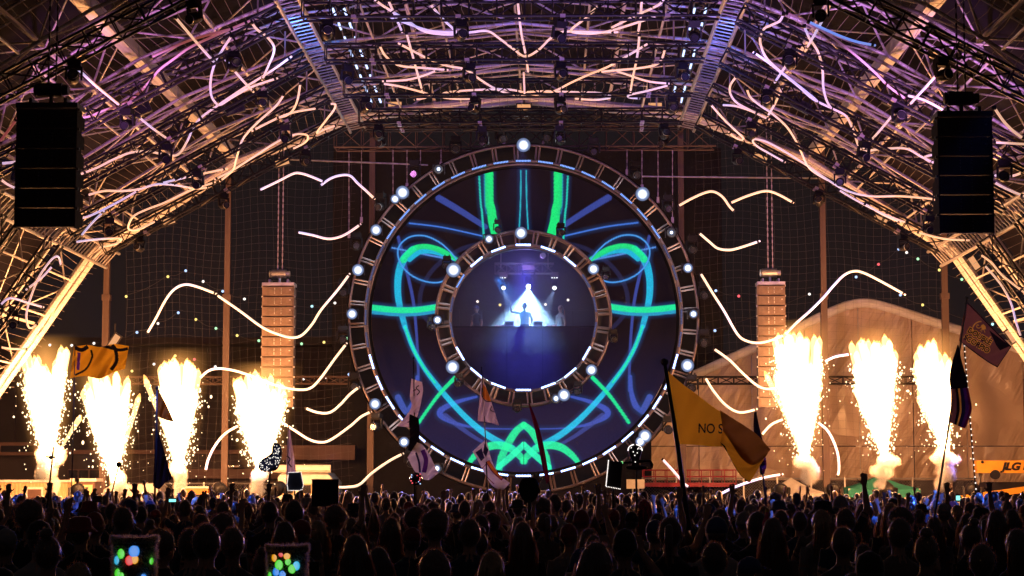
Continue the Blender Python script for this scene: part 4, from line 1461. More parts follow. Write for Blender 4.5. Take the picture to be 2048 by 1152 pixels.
for fi, (bu, bv, u0, u1, tv, puffs, stray, Y, lab) in enumerate(FLAMES):
    rg = random.Random(50 + fi)
    base = at(bu, bv, Y)
    mpx = (at(bu + 1, bv, Y) - base).length
    foot = Vector((base.x, Y, 1.22))
    t = empty("fire_fountain", foot, lab, "fire fountain", "fire fountains either side of the stage")
    nz_ = MB().box(foot + Vector((0, 0, .12)), (.42, .42, .24)).tube(foot + Vector((0, 0, .24)), foot + Vector((0, 0, .40)), .07, 10, r1=.09)
    nz_.build("launcher", M['black_metal'], t)
    fb, tb = MB(), MB()
    W = u1 - u0
    ends = []
    n = 30
    for i in range(n):
        f = (i + .5) / n
        u = u0 + W * f + rg.uniform(-3, 3)
        edge = abs(f - .5) * 2
        v = tv + 9 * edge ** 2 + rg.choice([-6, 0, 8, 18, 30, 44, 60]) + rg.uniform(0, 12)
        ends.append((u, v, rg.uniform(-.3, .3)))
    for i in range(14):     # shorter ones filling the body
        f = rg.uniform(.04, .96)
        ends.append((u0 + W * f, tv + rg.uniform(40, 110), rg.uniform(-.4, .4)))
    for u, v, dy in ends:
        p1 = at(u, v, Y + dy)
        p0 = base + Vector((rg.uniform(-5, 5) * mpx, dy * .2, rg.uniform(-8, 4) * mpx))
        pts, rad = [], []
        bow = (u - bu) * mpx
        for s in range(9):
            q = s / 8
            p = p0.lerp(p1, q)
            p.x += bow * (.03 * math.sin(PI * q)) + rg.uniform(-.015, .015)
            pts.append(p)
            rad.append((3.4 + 3.6 * q ** .8) * mpx * (1 + rg.uniform(-.06, .06)))
        pts += [p1 + Vector((0, 0, 5 * mpx)), p1 + Vector((0, 0, 8.5 * mpx))]
        rad += [5.2 * mpx, 2.0 * mpx]
        fb.loft(pts, rad, 7)
        tb.loft([p1 + Vector((0, 0, 5.5 * mpx)), p1 + Vector((0, 0, 9 * mpx)), p1 + Vector((rg.uniform(-.03, .03), 0, 13 * mpx))], [4.0 * mpx, 2.8 * mpx, .6 * mpx], 6)
    sb = MB()
    for (u, v) in stray:
        p1 = at(u, v, Y - .1)
        p0 = base.lerp(p1, .25)
        fb.loft([p0, p0.lerp(p1, .5), p0.lerp(p1, .9), p1, p1.lerp(p0, -.05)], [1.2 * mpx, 3.2 * mpx, 5.5 * mpx, 5.5 * mpx, 2 * mpx], 7)
        tb.loft([p1.lerp(p0, .02), p1.lerp(p0, -.06), p1.lerp(p0, -.11)], [6.3 * mpx, 4 * mpx, 1 * mpx], 7)
        for k in range(46):
            q = rg.random()
            p = p0.lerp(p1, q) + Vector((rg.gauss(0, 7) * mpx, rg.uniform(-.2, .2), rg.gauss(-4, 6) * mpx))
            r = rg.uniform(.5, 1.5) * mpx
            sb.ball(p, (r, r, r * 1.3), 5, 3)
    fb.build("flame", M['flame'], t, smooth=True, kind='stuff')
    tb.build("flame_tip", M['flame_tip'], t, smooth=True, kind='stuff')
    for k in range(420):            # burning flecks that fall off the edges
        q = rg.betavariate(1.5, 1.4)
        side = rg.choice((-1, 1))
        ue = bu + ((u0 if side < 0 else u1) - bu) * (q ** .75 * .93 + .06)
        v = bv - (bv - tv - 35) * q
        u = ue + side * (rg.expovariate(1 / 6.5) - 3)
        p = at(u, v + rg.uniform(-6, 14), Y + rg.uniform(-.5, .5))
        r = rg.uniform(.55, 2.1) * mpx * (1 if rg.random() < .9 else 1.5)
        sb.ball(p, (r, r, r * rg.uniform(.9, 1.6)), 5, 3)
    for k in range(26):
        q = rg.random()
        p = at(bu + rg.gauss(0, 26) * (1.2 - q * .3), bv - 40 + 70 * q, Y + rg.uniform(-.5, .5))
        r = rg.uniform(.5, 1.2) * mpx
        sb.ball(p, (r, r, r * 1.3), 5, 3)
    sb.build("sparks", M['spark'], t, kind='stuff')
    # glowing gas round the flame
    o = bpy.data.objects.new("burning_gas", GAS)
    COL.objects.link(o); o.parent = t
    mid = at((u0 + u1) / 2, tv - 34, Y)
    place_between(o, base + Vector((0, 0, -.2)), mid, W * 1.05 * mpx, W * 1.0 * mpx, t)
    ORIGIN[o.name] = ORIGIN[t.name]
    for (u, v, ru, rv) in puffs:
        o = bpy.data.objects.new("smoke", PUFF)
        COL.objects.link(o); o.parent = t
        o.location = at(u, v, Y - .1) - ORIGIN[t.name]
        o.scale = (ru * 1.5 * mpx, ru * 1.3 * mpx, rv * 1.35 * mpx)
        setp(o, kind='stuff')
    E = 700.0 * (1.9 if fi in (0, 1, 6) else 1.0)
    for q, e in ((.22, .9), (.62, 1.1)):
        p = base.lerp(at((u0 + u1) / 2, tv, Y), q)
        lamp("flame_light", 'POINT', p, E * e, (1.0, 0.375, 0.125), t, size=.3)

# ================================================================== LED LIGHT TUBES
def ra(x, y): return (x / 2.88, y / 2.88)
def rb(x, y): return (674 + x / 2.88, y / 2.88)
def rc(x, y): return (1348 + x / 2.88, y / 2.88)
def rd(x, y): return (x / 2.88, 380 + y / 2.88)
def re_(x, y): return (674 + x / 2.88, 380 + y / 2.88)
def rf(x, y): return (1348 + x / 2.88, 380 + y / 2.88)
def ga(x, y): return (x / 2.88, 752 + y / 2.88)
def gb(x, y): return (674 + x / 2.88, 752 + y / 2.88)
def gc(x, y): return (1348 + x / 2.88, 752 + y / 2.88)


def to_roof(u, v, k=0.905):
    """Where a sight line meets the surface hung just under the roof (never behind its rear edge)."""
    d = ray(u, v)
    best = None
    for i in range(8):
        a, b = pk(PROF[i], k), pk(PROF[i + 1], k)
        ex, ez = b[0] - a[0], b[1] - a[1]
        den = d.x * ez - d.z * ex
        if abs(den) < 1e-9:
            continue
        t = ((a[0] - EYE.x) * ez - (a[1] - EYE.z) * ex) / den
        s = ((EYE.x + t * d.x) - a[0]) / ex if abs(ex) > 1e-6 else ((EYE.z + t * d.z) - a[1]) / ez
        if t > 0 and -.001 <= s <= 1.001:
            best = t if best is None else min(best, t)
    y = min(63.0, max(33.0, EYE.y + best * d.y)) if best else 63.0
    return at(u, v, y)


R_, H_ = 'roof', 'hang'
TUBES = [
    (R_, 'dim', ra, [(432, 683), (520, 668), (600, 635), (700, 605), (790, 545), (870, 460), (920, 400), (1000, 340), (1100, 270), (1240, 205), (1440, 120)]),
    (R_, 'dim', ra, [(870, 330), (980, 280), (1100, 230), (1260, 185), (1340, 165)]),
    (R_, 'up', ra, [(1335, 205), (1280, 290), (1240, 360), (1215, 450), (1215, 540), (1240, 590), (1270, 603), (1340, 560), (1450, 500), (1600, 450)]),
    (R_, 'up', ra, [(1680, 325), (1560, 410), (1400, 510), (1280, 590), (1200, 645), (1150, 685), (1110, 740), (1080, 810), (1025, 890), (950, 890), (850, 872), (750, 880), (650, 920), (560, 965), (460, 1005)]),
    (R_, 'up', ra, [(1450, 130), (1480, 170), (1530, 205), (1575, 260), (1575, 310), (1550, 370), (1510, 460)]),
    (R_, 'warm', ra, [(1635, 545), (1590, 610), (1500, 690), (1430, 760), (1390, 820), (1360, 920), (1340, 980), (1265, 1045)]),
    (R_, 'warm', ra, [(1730, 480), (1715, 570), (1690, 630), (1650, 665), (1590, 680)]),
    (R_, 'warm', ra, [(1820, 625), (1700, 645), (1600, 680), (1450, 755)]),
    (R_, 'warm', ra, [(1895, 600), (1930, 600), (1925, 630), (1880, 690), (1825, 765), (1870, 745), (1940, 720)]),
    (R_, 'warm', ra, [(1685, 858), (1750, 825), (1775, 795), (1760, 775), (1700, 775), (1600, 815), (1450, 910), (1340, 980), (1235, 1035)]),
    (R_, 'warm', rd, [(895, 180), (800, 225), (750, 230), (740, 205), (770, 150), (850, 110), (950, 72), (1100, 0), (1240, -45)]),
    (R_, 'warm', ra, [(500, 1125), (600, 1100), (700, 1100), (800, 1090), (900, 1062), (1000, 1065), (1120, 1085), (1200, 1080)]),
    (R_, 'warm', ra, [(930, 1055), (1100, 1015), (1310, 970)]),
    (R_, 'up', rd, [(430, 165), (500, 155), (600, 110), (700, 58), (800, 0)]),
    (R_, 'warm', rd, [(470, 260), (530, 190), (600, 120)]),
    (R_, 'warm', rd, [(430, 300), (550, 285), (680, 278), (695, 290), (660, 312), (575, 330)]),
    (R_, 'warm', rd, [(350, 430), (340, 390), (318, 385), (280, 420), (220, 510), (170, 640), (152, 720), (160, 780), (180, 795), (215, 770)]),
    (R_, 'up', rd, [(300, 440), (240, 505), (150, 575)]),
    (R_, 'warm', rd, [(0, 905), (70, 915), (160, 915)]),
    (R_, 'up', rd, [(0, 665), (40, 630), (80, 625), (160, 650), (250, 675)]),
    (R_, 'up', ra, [(430, 988), (458, 1000), (455, 1022), (430, 1045)]),
    (R_, 'up', ra, [(0, 942), (50, 938), (100, 930)]),
    (R_, 'dim', ra, [(0, 815), (50, 750), (100, 680)]),
    (R_, 'warm', ra, [(0, 1030), (40, 1060), (90, 1085)]),
    # middle
    (R_, 'up', rb, [(220, 0), (260, 30), (340, 80), (420, 130), (500, 180), (600, 197), (700, 196), (780, 185), (870, 180), (940, 225), (1020, 285), (1085, 325), (1160, 288), (1230, 220), (1290, 185), (1380, 182), (1500, 186), (1620, 185)]),
    (R_, 'up', rb, [(535, 20), (600, 100), (675, 172), (672, 186), (560, 180), (480, 162), (310, 100)]),
    (R_, 'up', rb, [(1510, 30), (1430, 105), (1352, 168), (1370, 188), (1480, 193), (1600, 170), (1830, 97)]),
    (R_, 'up', rb, [(1580, 160), (1700, 100), (1840, 35), (1880, 0)]),
    (R_, 'warm', rb, [(245, 260), (270, 310), (310, 350), (370, 380), (480, 390), (640, 403)]),
    (R_, 'warm', rb, [(355, 250), (450, 300), (550, 350), (640, 380), (740, 400), (820, 455), (900, 505), (990, 540), (1080, 550), (1085, 535), (980, 515), (800, 518), (650, 530), (605, 543), (605, 560), (700, 570), (830, 566)]),
    (R_, 'warm', rb, [(1785, 255), (1650, 335), (1560, 385), (1450, 430), (1350, 475), (1250, 525), (1150, 545), (1084, 545), (1084, 532), (1200, 525), (1350, 530), (1500, 535), (1570, 550), (1560, 566), (1480, 575), (1370, 568)]),
    (R_, 'warm', rb, [(1890, 280), (1870, 340), (1830, 375), (1720, 395), (1600, 405), (1510, 415)]),
    (R_, 'warm', rb, [(575, 405), (500, 435), (400, 460), (260, 468)]),
    (R_, 'warm', rb, [(260, 482), (350, 495), (470, 525), (530, 545), (520, 560), (445, 575)]),
    (R_, 'warm', rb, [(1600, 405), (1700, 440), (1800, 470), (1915, 482)]),
    (R_, 'warm', rb, [(1915, 490), (1780, 525), (1690, 545), (1680, 560), (1745, 568)]),
    (R_, 'up', rb, [(1040, 0), (1060, 180), (1088, 320)]), (R_, 'up', rb, [(1088, 325), (1095, 370), (1102, 420)]), (R_, 'warm', rb, [(1075, 410), (1080, 540)]),
    (R_, 'up', rb, [(295, 0), (335, 90), (375, 185)]), (R_, 'up', rb, [(400, 190), (430, 300), (460, 410), (490, 520)]),
    (R_, 'up', rb, [(1755, 0), (1748, 100), (1735, 190)]), (R_, 'up', rb, [(1742, 200), (1730, 320), (1705, 440), (1690, 530)]),
    # right slope
    (R_, 'up', rc, [(630, 80), (610, 120), (560, 145), (520, 165), (498, 210), (500, 260), (530, 330), (600, 400), (700, 480), (800, 560), (830, 590)]),
    (R_, 'up', rc, [(455, 300), (530, 350), (620, 420), (720, 500), (800, 570), (900, 620), (980, 660), (1010, 700), (1040, 770), (1080, 865), (1180, 860), (1330, 855), (1420, 900), (1510, 945)]),
    (R_, 'up', rc, [(750, 150), (780, 220), (830, 300), (855, 400), (860, 500), (880, 580), (910, 630)]),
    (R_, 'dim', rc, [(650, 75), (750, 120), (860, 180), (960, 250), (1060, 330), (1160, 420), (1240, 500), (1350, 580)]),
    (R_, 'cool', rc, [(775, 125), (860, 165), (950, 205), (1050, 240), (1160, 262)]),
    (R_, 'up', rc, [(360, 440), (325, 490), (325, 540), (360, 590), (430, 630), (550, 690)]),
    (R_, 'warm', rc, [(420, 510), (440, 560), (500, 610), (560, 650), (640, 720), (690, 790), (730, 870), (770, 955), (820, 1000), (900, 1045)]),
    (R_, 'warm', rc, [(210, 600), (290, 690), (390, 785), (398, 800), (385, 805), (350, 790), (315, 760)]),
    (R_, 'warm', rc, [(640, 935), (560, 890), (490, 850), (455, 818), (470, 802), (540, 820), (650, 880), (770, 955), (900, 1045), (1000, 1100), (1130, 1130), (1300, 1130), (1450, 1142), (1510, 1152)]),
    (R_, 'warm', rc, [(280, 605), (350, 610), (420, 630), (480, 655)]),
    (R_, 'up', rc, [(1345, 550), (1450, 580), (1570, 645)]), (R_, 'up', rc, [(1845, 620), (1900, 700), (1960, 760), (2016, 800)]),
    (R_, 'up', rc, [(1845, 820), (2016, 830)]), (R_, 'warm', rc, [(1845, 1010), (1940, 1015), (2016, 990)]), (R_, 'up', rc, [(1845, 1050), (1920, 1090), (2016, 1130)]),
    (R_, 'up', rc, [(1510, 890), (1460, 898), (1445, 912), (1475, 930), (1510, 940)]),
    (R_, 'warm', rf, [(950, 0), (1070, 70), (1200, 135), (1310, 178), (1345, 185)]), (R_, 'warm', rf, [(1100, 80), (1200, 140), (1310, 188)]),
    (R_, 'warm', rf, [(1410, 245), (1550, 280), (1700, 290)]), (R_, 'warm', rf, [(1770, 375), (1830, 420), (1890, 490), (2016, 590)]),
    (R_, 'up', rf, [(1790, 435), (1880, 540), (1940, 650), (1970, 760), (2000, 850)]),
    (R_, 'warm', rc, [(900, 20), (870, 90), (755, 295)]), (R_, 'up', rc, [(720, 270), (650, 370), (580, 475)]), (R_, 'warm', rc, [(625, 500), (585, 590), (540, 670)]),
    (R_, 'warm', rc, [(1575, 360), (1460, 490), (1350, 610)]), (R_, 'up', rc, [(1270, 650), (1170, 770), (1080, 865)]),
    (R_, 'up', ra, [(1010, 100), (1120, 230), (1230, 355)]), (R_, 'up', ra, [(1285, 325), (1360, 420), (1460, 530)]), (R_, 'warm', ra, [(445, 395), (560, 500), (700, 615)]),
    (R_, 'up', ra, [(800, 675), (880, 740), (965, 800)]),
    # hanging free either side of the ring
    (H_, 'hot', rd, [(848, 825), (900, 735), (950, 640), (1000, 575), (1060, 545), (1130, 555), (1250, 600)]),
    (H_, 'hot', rd, [(1250, 605), (1380, 695), (1510, 790), (1600, 830), (1680, 850), (1740, 835), (1800, 770), (1850, 690), (1950, 570), (2016, 480)]),
    (H_, 'hot', rd, [(1150, 1085), (1200, 1042), (1260, 1028), (1350, 1040), (1450, 1072), (1560, 1115), (1640, 1138), (1720, 1150), (1790, 1140), (1850, 1080), (1930, 970), (2000, 880)]),
    (H_, 'hot', ga, [(1760, 185), (1830, 210), (1900, 210), (1960, 165), (2016, 105), (2072, 62)]),
    (H_, 'hot', ga, [(1185, 545), (1200, 480), (1240, 400), (1300, 330), (1385, 280)]),
    (H_, 'hot', ga, [(1615, 260), (1700, 315), (1780, 365), (1850, 382), (1910, 365), (2016, 290), (2080, 235), (2140, 205)]),
    (H_, 'hot', gb, [(-30, 640), (60, 640), (130, 625), (200, 560), (300, 490), (385, 445)]),
    (H_, 'warmh', ra, [(1495, 1095), (1600, 1045), (1690, 1000), (1740, 1000), (1800, 1020), (1870, 1050)]),
    (H_, 'warmh', ra, [(1845, 1070), (1900, 1030), (1960, 1010), (2016, 1012), (2060, 1055), (2110, 1100), (2160, 1148)]),
    (H_, 'warmh', rd, [(1715, 243), (1800, 260), (1880, 280), (1940, 275), (2000, 250), (2080, 195)]),
    (H_, 'warmh', rf, [(25, 92), (100, 50), (180, 15), (230, 10), (280, 40), (320, 95), (350, 125)]),
    (H_, 'warmh', rf, [(325, 75), (420, 35), (510, 8), (560, 10), (620, 35), (690, 75)]),
    (H_, 'hot', rf, [(145, 248), (200, 295), (250, 335), (310, 345), (370, 335), (497, 293)]),
    (H_, 'hot', rf, [(153, 480), (220, 590), (290, 700), (365, 830), (420, 870), (490, 880), (560, 865), (640, 832)]),
    (H_, 'hot', rf, [(640, 835), (700, 770), (780, 700), (860, 620), (920, 550), (980, 490), (1040, 467), (1100, 480), (1200, 530), (1335, 605)]),
    (H_, 'hot', rf, [(230, 915), (320, 980), (390, 1050), (470, 1120), (530, 1145), (600, 1140)]),
    (H_, 'hot', rf, [(865, 990), (930, 960), (1020, 945)]),
    (H_, 'hot', gc, [(180, 10), (230, 90), (300, 170), (380, 210), (480, 190)]),
    (H_, 'hot', gc, [(505, 340), (560, 280), (640, 245)]),
    (H_, 'hot', gc, [(825, 265), (880, 310), (920, 380), (945, 460), (950, 540), (940, 580)]),
    (H_, 'hot', gc, [(230, 700), (350, 640), (500, 590), (630, 565)]),
    (H_, 'hot', gb, [(1875, 480), (1940, 550), (2000, 620), (2030, 640)]),
]
TINT = {'dim': (0.55, 0.16, 0.22, 0.42), 'up': (1.0, 0.92, 1.0, 0.80), 'warm': (1.0, 0.84, 0.72, 0.95), 'cool': (.35, .6, 1.0, .9), 'hot': (1.0, 1.15, 1.3, 1.1), 'warmh': (1.0, .95, .9, 1.05)}  # dim: purple light on unlit tubes, painted in as glow
recs = []
for kind, tint, fn, pts in TUBES:
    P = [fn(*p) for p in pts]
    S = smooth_path(P, 6) if len(P) > 2 else [np.array(p) for p in P]
    if kind == R_:
        W = [to_roof(*p) for p in S]
        ys = [w.y for w in W]
        ys = [sum(ys[max(0, i - 3):i + 4]) / len(ys[max(0, i - 3):i + 4]) for i in range(len(ys))]
        W = [at(p[0], p[1], y) for p, y in zip(S, ys)]
    else:
        W = [at(p[0], p[1], 63.2) for p in S]
    u = sum(p[0] for p in P) / len(P)
    v = sum(p[1] for p in P) / len(P)
    turn = 0.0
    for a, b, c in zip(S[:-2], S[1:-1], S[2:]):
        d1, d2 = b - a, c - b
        turn += abs(math.atan2(d1[0] * d2[1] - d1[1] * d2[0], d1 @ d2))
    shape = 'straight' if turn < .25 else ('gently bent' if turn < 1.0 else ('wavy' if turn < 2.6 else 'looping'))
    place = ('hanging left of the ring' if u < 1047 else 'hanging right of the ring') if kind == H_ else ('on the left roof slope' if u < 690 else ('on the right roof slope' if u > 1400 else 'under the middle of the roof'))
    recs.append([place, shape, v, W, tint, kind])
cnt = {}
for r in sorted(recs, key=lambda r: r[2]):
    k = (r[0], r[1]); cnt[k] = cnt.get(k, 0) + 1
    place, shape, v, W, tint, kind = r
    i = cnt[k]
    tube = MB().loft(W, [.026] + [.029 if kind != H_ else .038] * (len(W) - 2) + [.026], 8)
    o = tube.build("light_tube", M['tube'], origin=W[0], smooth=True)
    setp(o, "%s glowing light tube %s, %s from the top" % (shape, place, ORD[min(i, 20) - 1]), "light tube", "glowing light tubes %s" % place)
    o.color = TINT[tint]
    for f_ in (.015, .985):        # clips that carry the tube
        i_ = min(len(W) - 2, int(f_ * (len(W) - 1)))
        d_ = (W[i_ + 1] - W[i_]).normalized()
        beam("clip", W[i_] - d_ * .03, W[i_] + d_ * .03, .075, .075, M['black_metal'], o)

# ================================================================== FESTOON BULBS
STR = [
    ("low string of white and blue bulbs rising from the left flames", [rd(287, 893), rd(413, 895), rd(541, 883), rd(665, 859), rd(789, 820), rd(910, 769), rd(1027, 707)], 'white white white white blue white blue'),
    ("short string of yellow and blue bulbs high behind the left net", [rd(727, 613), rd(967, 499), rd(1070, 465)], 'yellow yellow blue'),
    ("string of three pale bulbs crossing the left tall pole", [rd(1170, 527), rd(1283, 583), rd(1408, 628)], 'white blue white'),
    ("string of green and yellow bulbs falling towards the ring on the left", [rd(1128, 746), rd(1244, 797), rd(1366, 838), rd(1491, 868), rd(1737, 886), rd(1866, 877), rd(2000, 855)], 'yellow green yellow green green yellow green'),
    ("string of two pale bulbs between grey speakers and ring", [rd(1797, 670), rd(1929, 651)], 'cyan white'),
    ("low string of yellow and red bulbs just above the left flames", [rd(760, 1043), rd(887, 1003), rd(1009, 955), rd(1120, 976), rd(1240, 1018)], 'yellow white yellow red white'),
    ("low string of white and blue bulbs left of the ring foot", [rd(1748, 1088), rd(1880, 1080), rd(2010, 1062)], 'white white blue'),
    ("string of blue and red bulbs just right of the ring", [rf(241, 580), rf(373, 611)], 'blue red'),
    ("pair of pale bulbs behind the right grey speaker hang", [rf(236, 810), rf(780, 600)], 'blue white'),
    ("string of bulbs rising past the right tall pole", [rf(1049, 501), rf(1178, 428), rf(1294, 341)], 'blue red blue'),
    ("string of green and yellow bulbs falling at the upper right", [rf(1340, 360), rf(1405, 397), rf(1528, 461), rf(1658, 515)], 'white green yellow green'),
    ("string of bulbs above the tent roof at the right", [rf(1304, 605), rf(1432, 662), rf(1558, 710), rf(1835, 773)], 'blue yellow blue cyan'),
    ("row of warm bulbs inside the inner ring behind the dj", [(955, 603), (1000, 610), (1091, 609), (1136, 600)], 'white yellow white white'),
]
for lb, P, cols in STR:
    Y = 70.6 if 'inner ring' not in lb else 74.0
    W = [at(u, v, Y) for u, v in P]
    t = empty("bulb_string", W[0], lb, "bulb string", "strings of coloured bulbs")
    path = []
    for a, b in zip(W[:-1], W[1:]):
        path += [a.lerp(b, i / 6) + Vector((0, 0, .05 - .10 * math.sin(PI * i / 6))) for i in range(6)]
    path.append(W[-1])
    MB().loft(path, 0.008, 4).build("cable", M['wire'], t)
    for p, cn in zip(W, cols.split()):
        b = MB().ball(p, (.05, .05, .05), 10, 7)
        b.build("bulb", M['bulb_' + cn], t, smooth=True)

# ================================================================== PEOPLE
def skin_mat():
    m = surf("skin", (0.46, 0.27, 0.19), 0.5, 0, .12, 9, rnd=.45)
    return m


def shirt_mat(name, stops):
    m, nt, out = new_mat(name)
    N = nt.nodes.new
    b = N("ShaderNodeBsdfPrincipled"); b.inputs["Roughness"].default_value = .85
    b.inputs["Sheen Weight"].default_value = .7; b.inputs["Sheen Roughness"].default_value = .35
    nt.links.new(b.outputs[0], out.inputs["Surface"])
    oi = N("ShaderNodeObjectInfo")
    rp = N("ShaderNodeValToRGB"); rp.color_ramp.interpolation = 'CONSTANT'
    e = rp.color_ramp.elements
    for i, c in enumerate(stops):
        k = e[i] if i < 2 else e.new(i / len(stops))
        k.position = i / len(stops); k.color = (*c, 1)
    nt.links.new(oi.outputs["Random"], rp.inputs["Fac"])
    tc = N("ShaderNodeTexCoord")
    nz = N("ShaderNodeTexNoise"); nz.inputs["Scale"].default_value = 9; nz.inputs["Detail"].default_value = 3
    nt.links.new(tc.outputs["Object"], nz.inputs["Vector"])
    bp = N("ShaderNodeBump"); bp.inputs["Strength"].default_value = .5; bp.inputs["Distance"].default_value = .05
    nt.links.new(nz.outputs["Fac"], bp.inputs["Height"]); nt.links.new(bp.outputs[0], b.inputs["Normal"])
    nt.links.new(rp.outputs[0], b.inputs["Base Color"])
    return m


M['skin'] = skin_mat()
M['shirt'] = shirt_mat("shirt_cloth", [(.02, .02, .022), (.10, .10, .11), (.03, .03, .05), (.28, .26, .25), (.012, .012, .012), (.05, .02, .02), (.16, .13, .10), (.02, .02, .02), (.03, .06, .10), (.40, .38, .36)])
M['trouser'] = shirt_mat("trouser_cloth", [(.03, .035, .06), (.02, .02, .02), (.08, .07, .06), (.015, .015, .02)])
M['shoe'] = surf("shoe_leather", (.03, .03, .03), .5)
M['eye'] = surf("eye", (.03, .025, .02), .2)
M['lip'] = surf("lips", (.34, .13, .11), .45)
M['hair'] = surf("hair", (.085, .052, .036), .36, 0, .5, 40, rnd=.8, spec=.9, sheen=.7)
M['hair_wisp'] = cloth("loose_hair_wisps", (.40, .23, .14), .75)
M['hair_blond'] = surf("fair_hair", (.46, .30, .15), .36, 0, .4, 40, spec=.8, sheen=.6)
M['hair_red'] = surf("red_dyed_hair", (.42, .02, .03), .45, 0, .4, 40, spec=.5)
M['cap'] = shirt_mat("cap_cloth", [(.02, .02, .02), (.30, .04, .04), (.05, .08, .22), (.34, .33, .32)])
BODYM = [M['skin'], M['shirt'], M['trouser'], M['shoe'], M['eye'], M['lip']]
SKIN, SHIRT, TROU, SHOE, EYEI, LIPI = range(6)

POSE = {   # elbow and wrist relative to the shoulder of the right side, pointing of the hand
    'down': ((.055, -.02, -.28), (.075, .06, -.52), (.0, .25, -1)),
    'up': ((.12, .05, .24), (.10, .10, .49), (.05, .1, 1)),
    'wide': ((.24, .03, .13), (.32, .06, .38), (.2, .1, 1)),
    'fist': ((.17, .12, .12), (.13, .17, .37), (-.05, .1, 1)),
    'front': ((.10, .15, -.20), (.02, .36, -.04), (-.3, .8, .35)),
    'phone': ((.10, .20, .02), (-.02, .34, .22), (-.25, .3, 1)),
    'decks': ((.10, .08, -.27), (.04, .30, -.40), (0, 1, -.35)),
    'wave': ((.27, .03, .03), (.33, .07, .29), (.02, .1, 1)),
}


def body_source(left, right, female=False, curl=.25):
    b = MB()
    tags = []

    def tag(t):
        tags.extend([t] * (len(b.v) - len(tags)))

    def limb(pts, n=10):
        S = smooth_path(pts, 4)
        b.loft([p[:3] for p in S], [float(p[3]) for p in S], n)

    sh = .165 if female else .195
    hip = .165 if female else .155
    wst = .118 if female else .145
    zz = [(.86, hip * .92, .10), (.93, hip, .115), (1.00, hip * .95, .108), (1.08, wst, .095), (1.18, wst * 1.08, .10), (1.28, sh * .86, .115), (1.36, sh * .93, .11), (1.42, sh * .86, .092), (1.455, sh * .55, .075), (1.48, .075, .065)]
    for lo, hi, t in ((0, 3, TROU), (2, 10, SHIRT)):
        seg = zz[lo:hi]
        S = smooth_path([(0, .0, z, rx, ry) for z, rx, ry in seg], 3)
        b.loft([(p[0], p[1], p[2]) for p in S], [(float(p[3]), float(p[4])) for p in S], 16, up=(1, 0, 0))
        tag(t)
    if female:
        for s in (-1, 1):
            b.ball((s * .07, .085, 1.275), (.062, .055, .06), 10, 6)
        tag(SHIRT)
    for s in (-1, 1):
        limb([(s * .085, 0, .92, .095), (s * .10, .005, .72, .082), (s * .105, .015, .50, .060), (s * .11, -.01, .32, .057), (s * .115, -.02, .10, .042)])
        tag(TROU)
        b.ball((s * .12, .055, .045), (.046, .125, .045), 12, 6)
        b.ball((s * .12, -.03, .05), (.042, .06, .05), 10, 6)
        tag(SHOE)
    limb([(0, -.01, 1.44, .062), (0, .0, 1.50, .054), (0, .012, 1.58, .052)])
    tag(SKIN)
    b.ball((0, .012, 1.645), (.076, .096, .112), 16, 10)
    b.ball((0, .05, 1.585), (.052, .052, .052), 12, 8)
    b.ball((0, .112, 1.632), (.014, .020, .022), 8, 5)
    for s in (-1, 1):
        b.ball((s * .078, .0, 1.635), (.012, .024, .034), 8, 5)
        b.ball((s * .033, .092, 1.672), (.026, .014, .008), 8, 5)
    tag(SKIN)
    for s in (-1, 1):
        b.ball((s * .032, .094, 1.655), (.013, .010, .008), 8, 5)
    tag(EYEI)
    b.ball((0, .098, 1.588), (.024, .010, .008), 8, 5)
    tag(LIPI)
    for s, nm in ((-1, left), (1, right)):
        e, w, hd = POSE[nm]
        S = Vector((s * (sh - .02), 0, 1.405))
        E = S + Vector((s * e[0], e[1], e[2]))
        W = S + Vector((s * w[0], w[1], w[2]))
        limb([(*S, .058), (*S.lerp(E, .35), .053), (*S.lerp(E, .75), .046)])
        tag(SHIRT)
        limb([(*S.lerp(E, .6), .043), (*E, .040), (*E.lerp(W, .35), .039), (*E.lerp(W, .8), .029), (*W, .025)])
        tag(SKIN)
        d = Vector((s * hd[0], hd[1], hd[2])).normalized()
        pn = Vector((0, 1, 0)) if abs(d.y) < .6 else Vector((0, 0, -1))
        pn = (pn - d * pn.dot(d)).normalized()       # palm faces the stage or the ground
        sd = d.cross(pn) * (1 if s > 0 else -1)      # towards the thumb
        if sd.x * s > 0:
            sd = -sd
        K = W + d * .085
        b.loft([W, W + d * .03, W + d * .06, K], [(.020, .026), (.017, .036), (.016, .041), (.014, .040)], 10, up=pn)
        for k, (off, ln) in enumerate(((.031, .070), (.011, .080), (-.010, .075), (-.030, .060))):
            p0 = K + sd * off - d * .012
            f1 = (d + sd * off * 5 + pn * curl * .4).normalized()
            f2 = (d + sd * off * 4 + pn * curl * 1.8).normalized()
            p1 = p0 + f1 * ln * .55
            p2 = p1 + f2 * ln * .5
            b.loft([p0, p0.lerp(p1, .5), p1, p1.lerp(p2, .6), p2], [.0105, .010, .0098, .009, .007], 7)
        p0 = W + d * .025 + sd * .026
        p1 = p0 + (d * .5 + sd * .8 + pn * .25).normalized() * .045
        p2 = p1 + (d * .85 + sd * .35 + pn * .3).normalized() * .035
        b.loft([p0 - sd * .01, p0, p1, p1.lerp(p2, .6), p2], [.014, .013, .011, .010, .007], 7)
        tag(SKIN)
    return b, tags


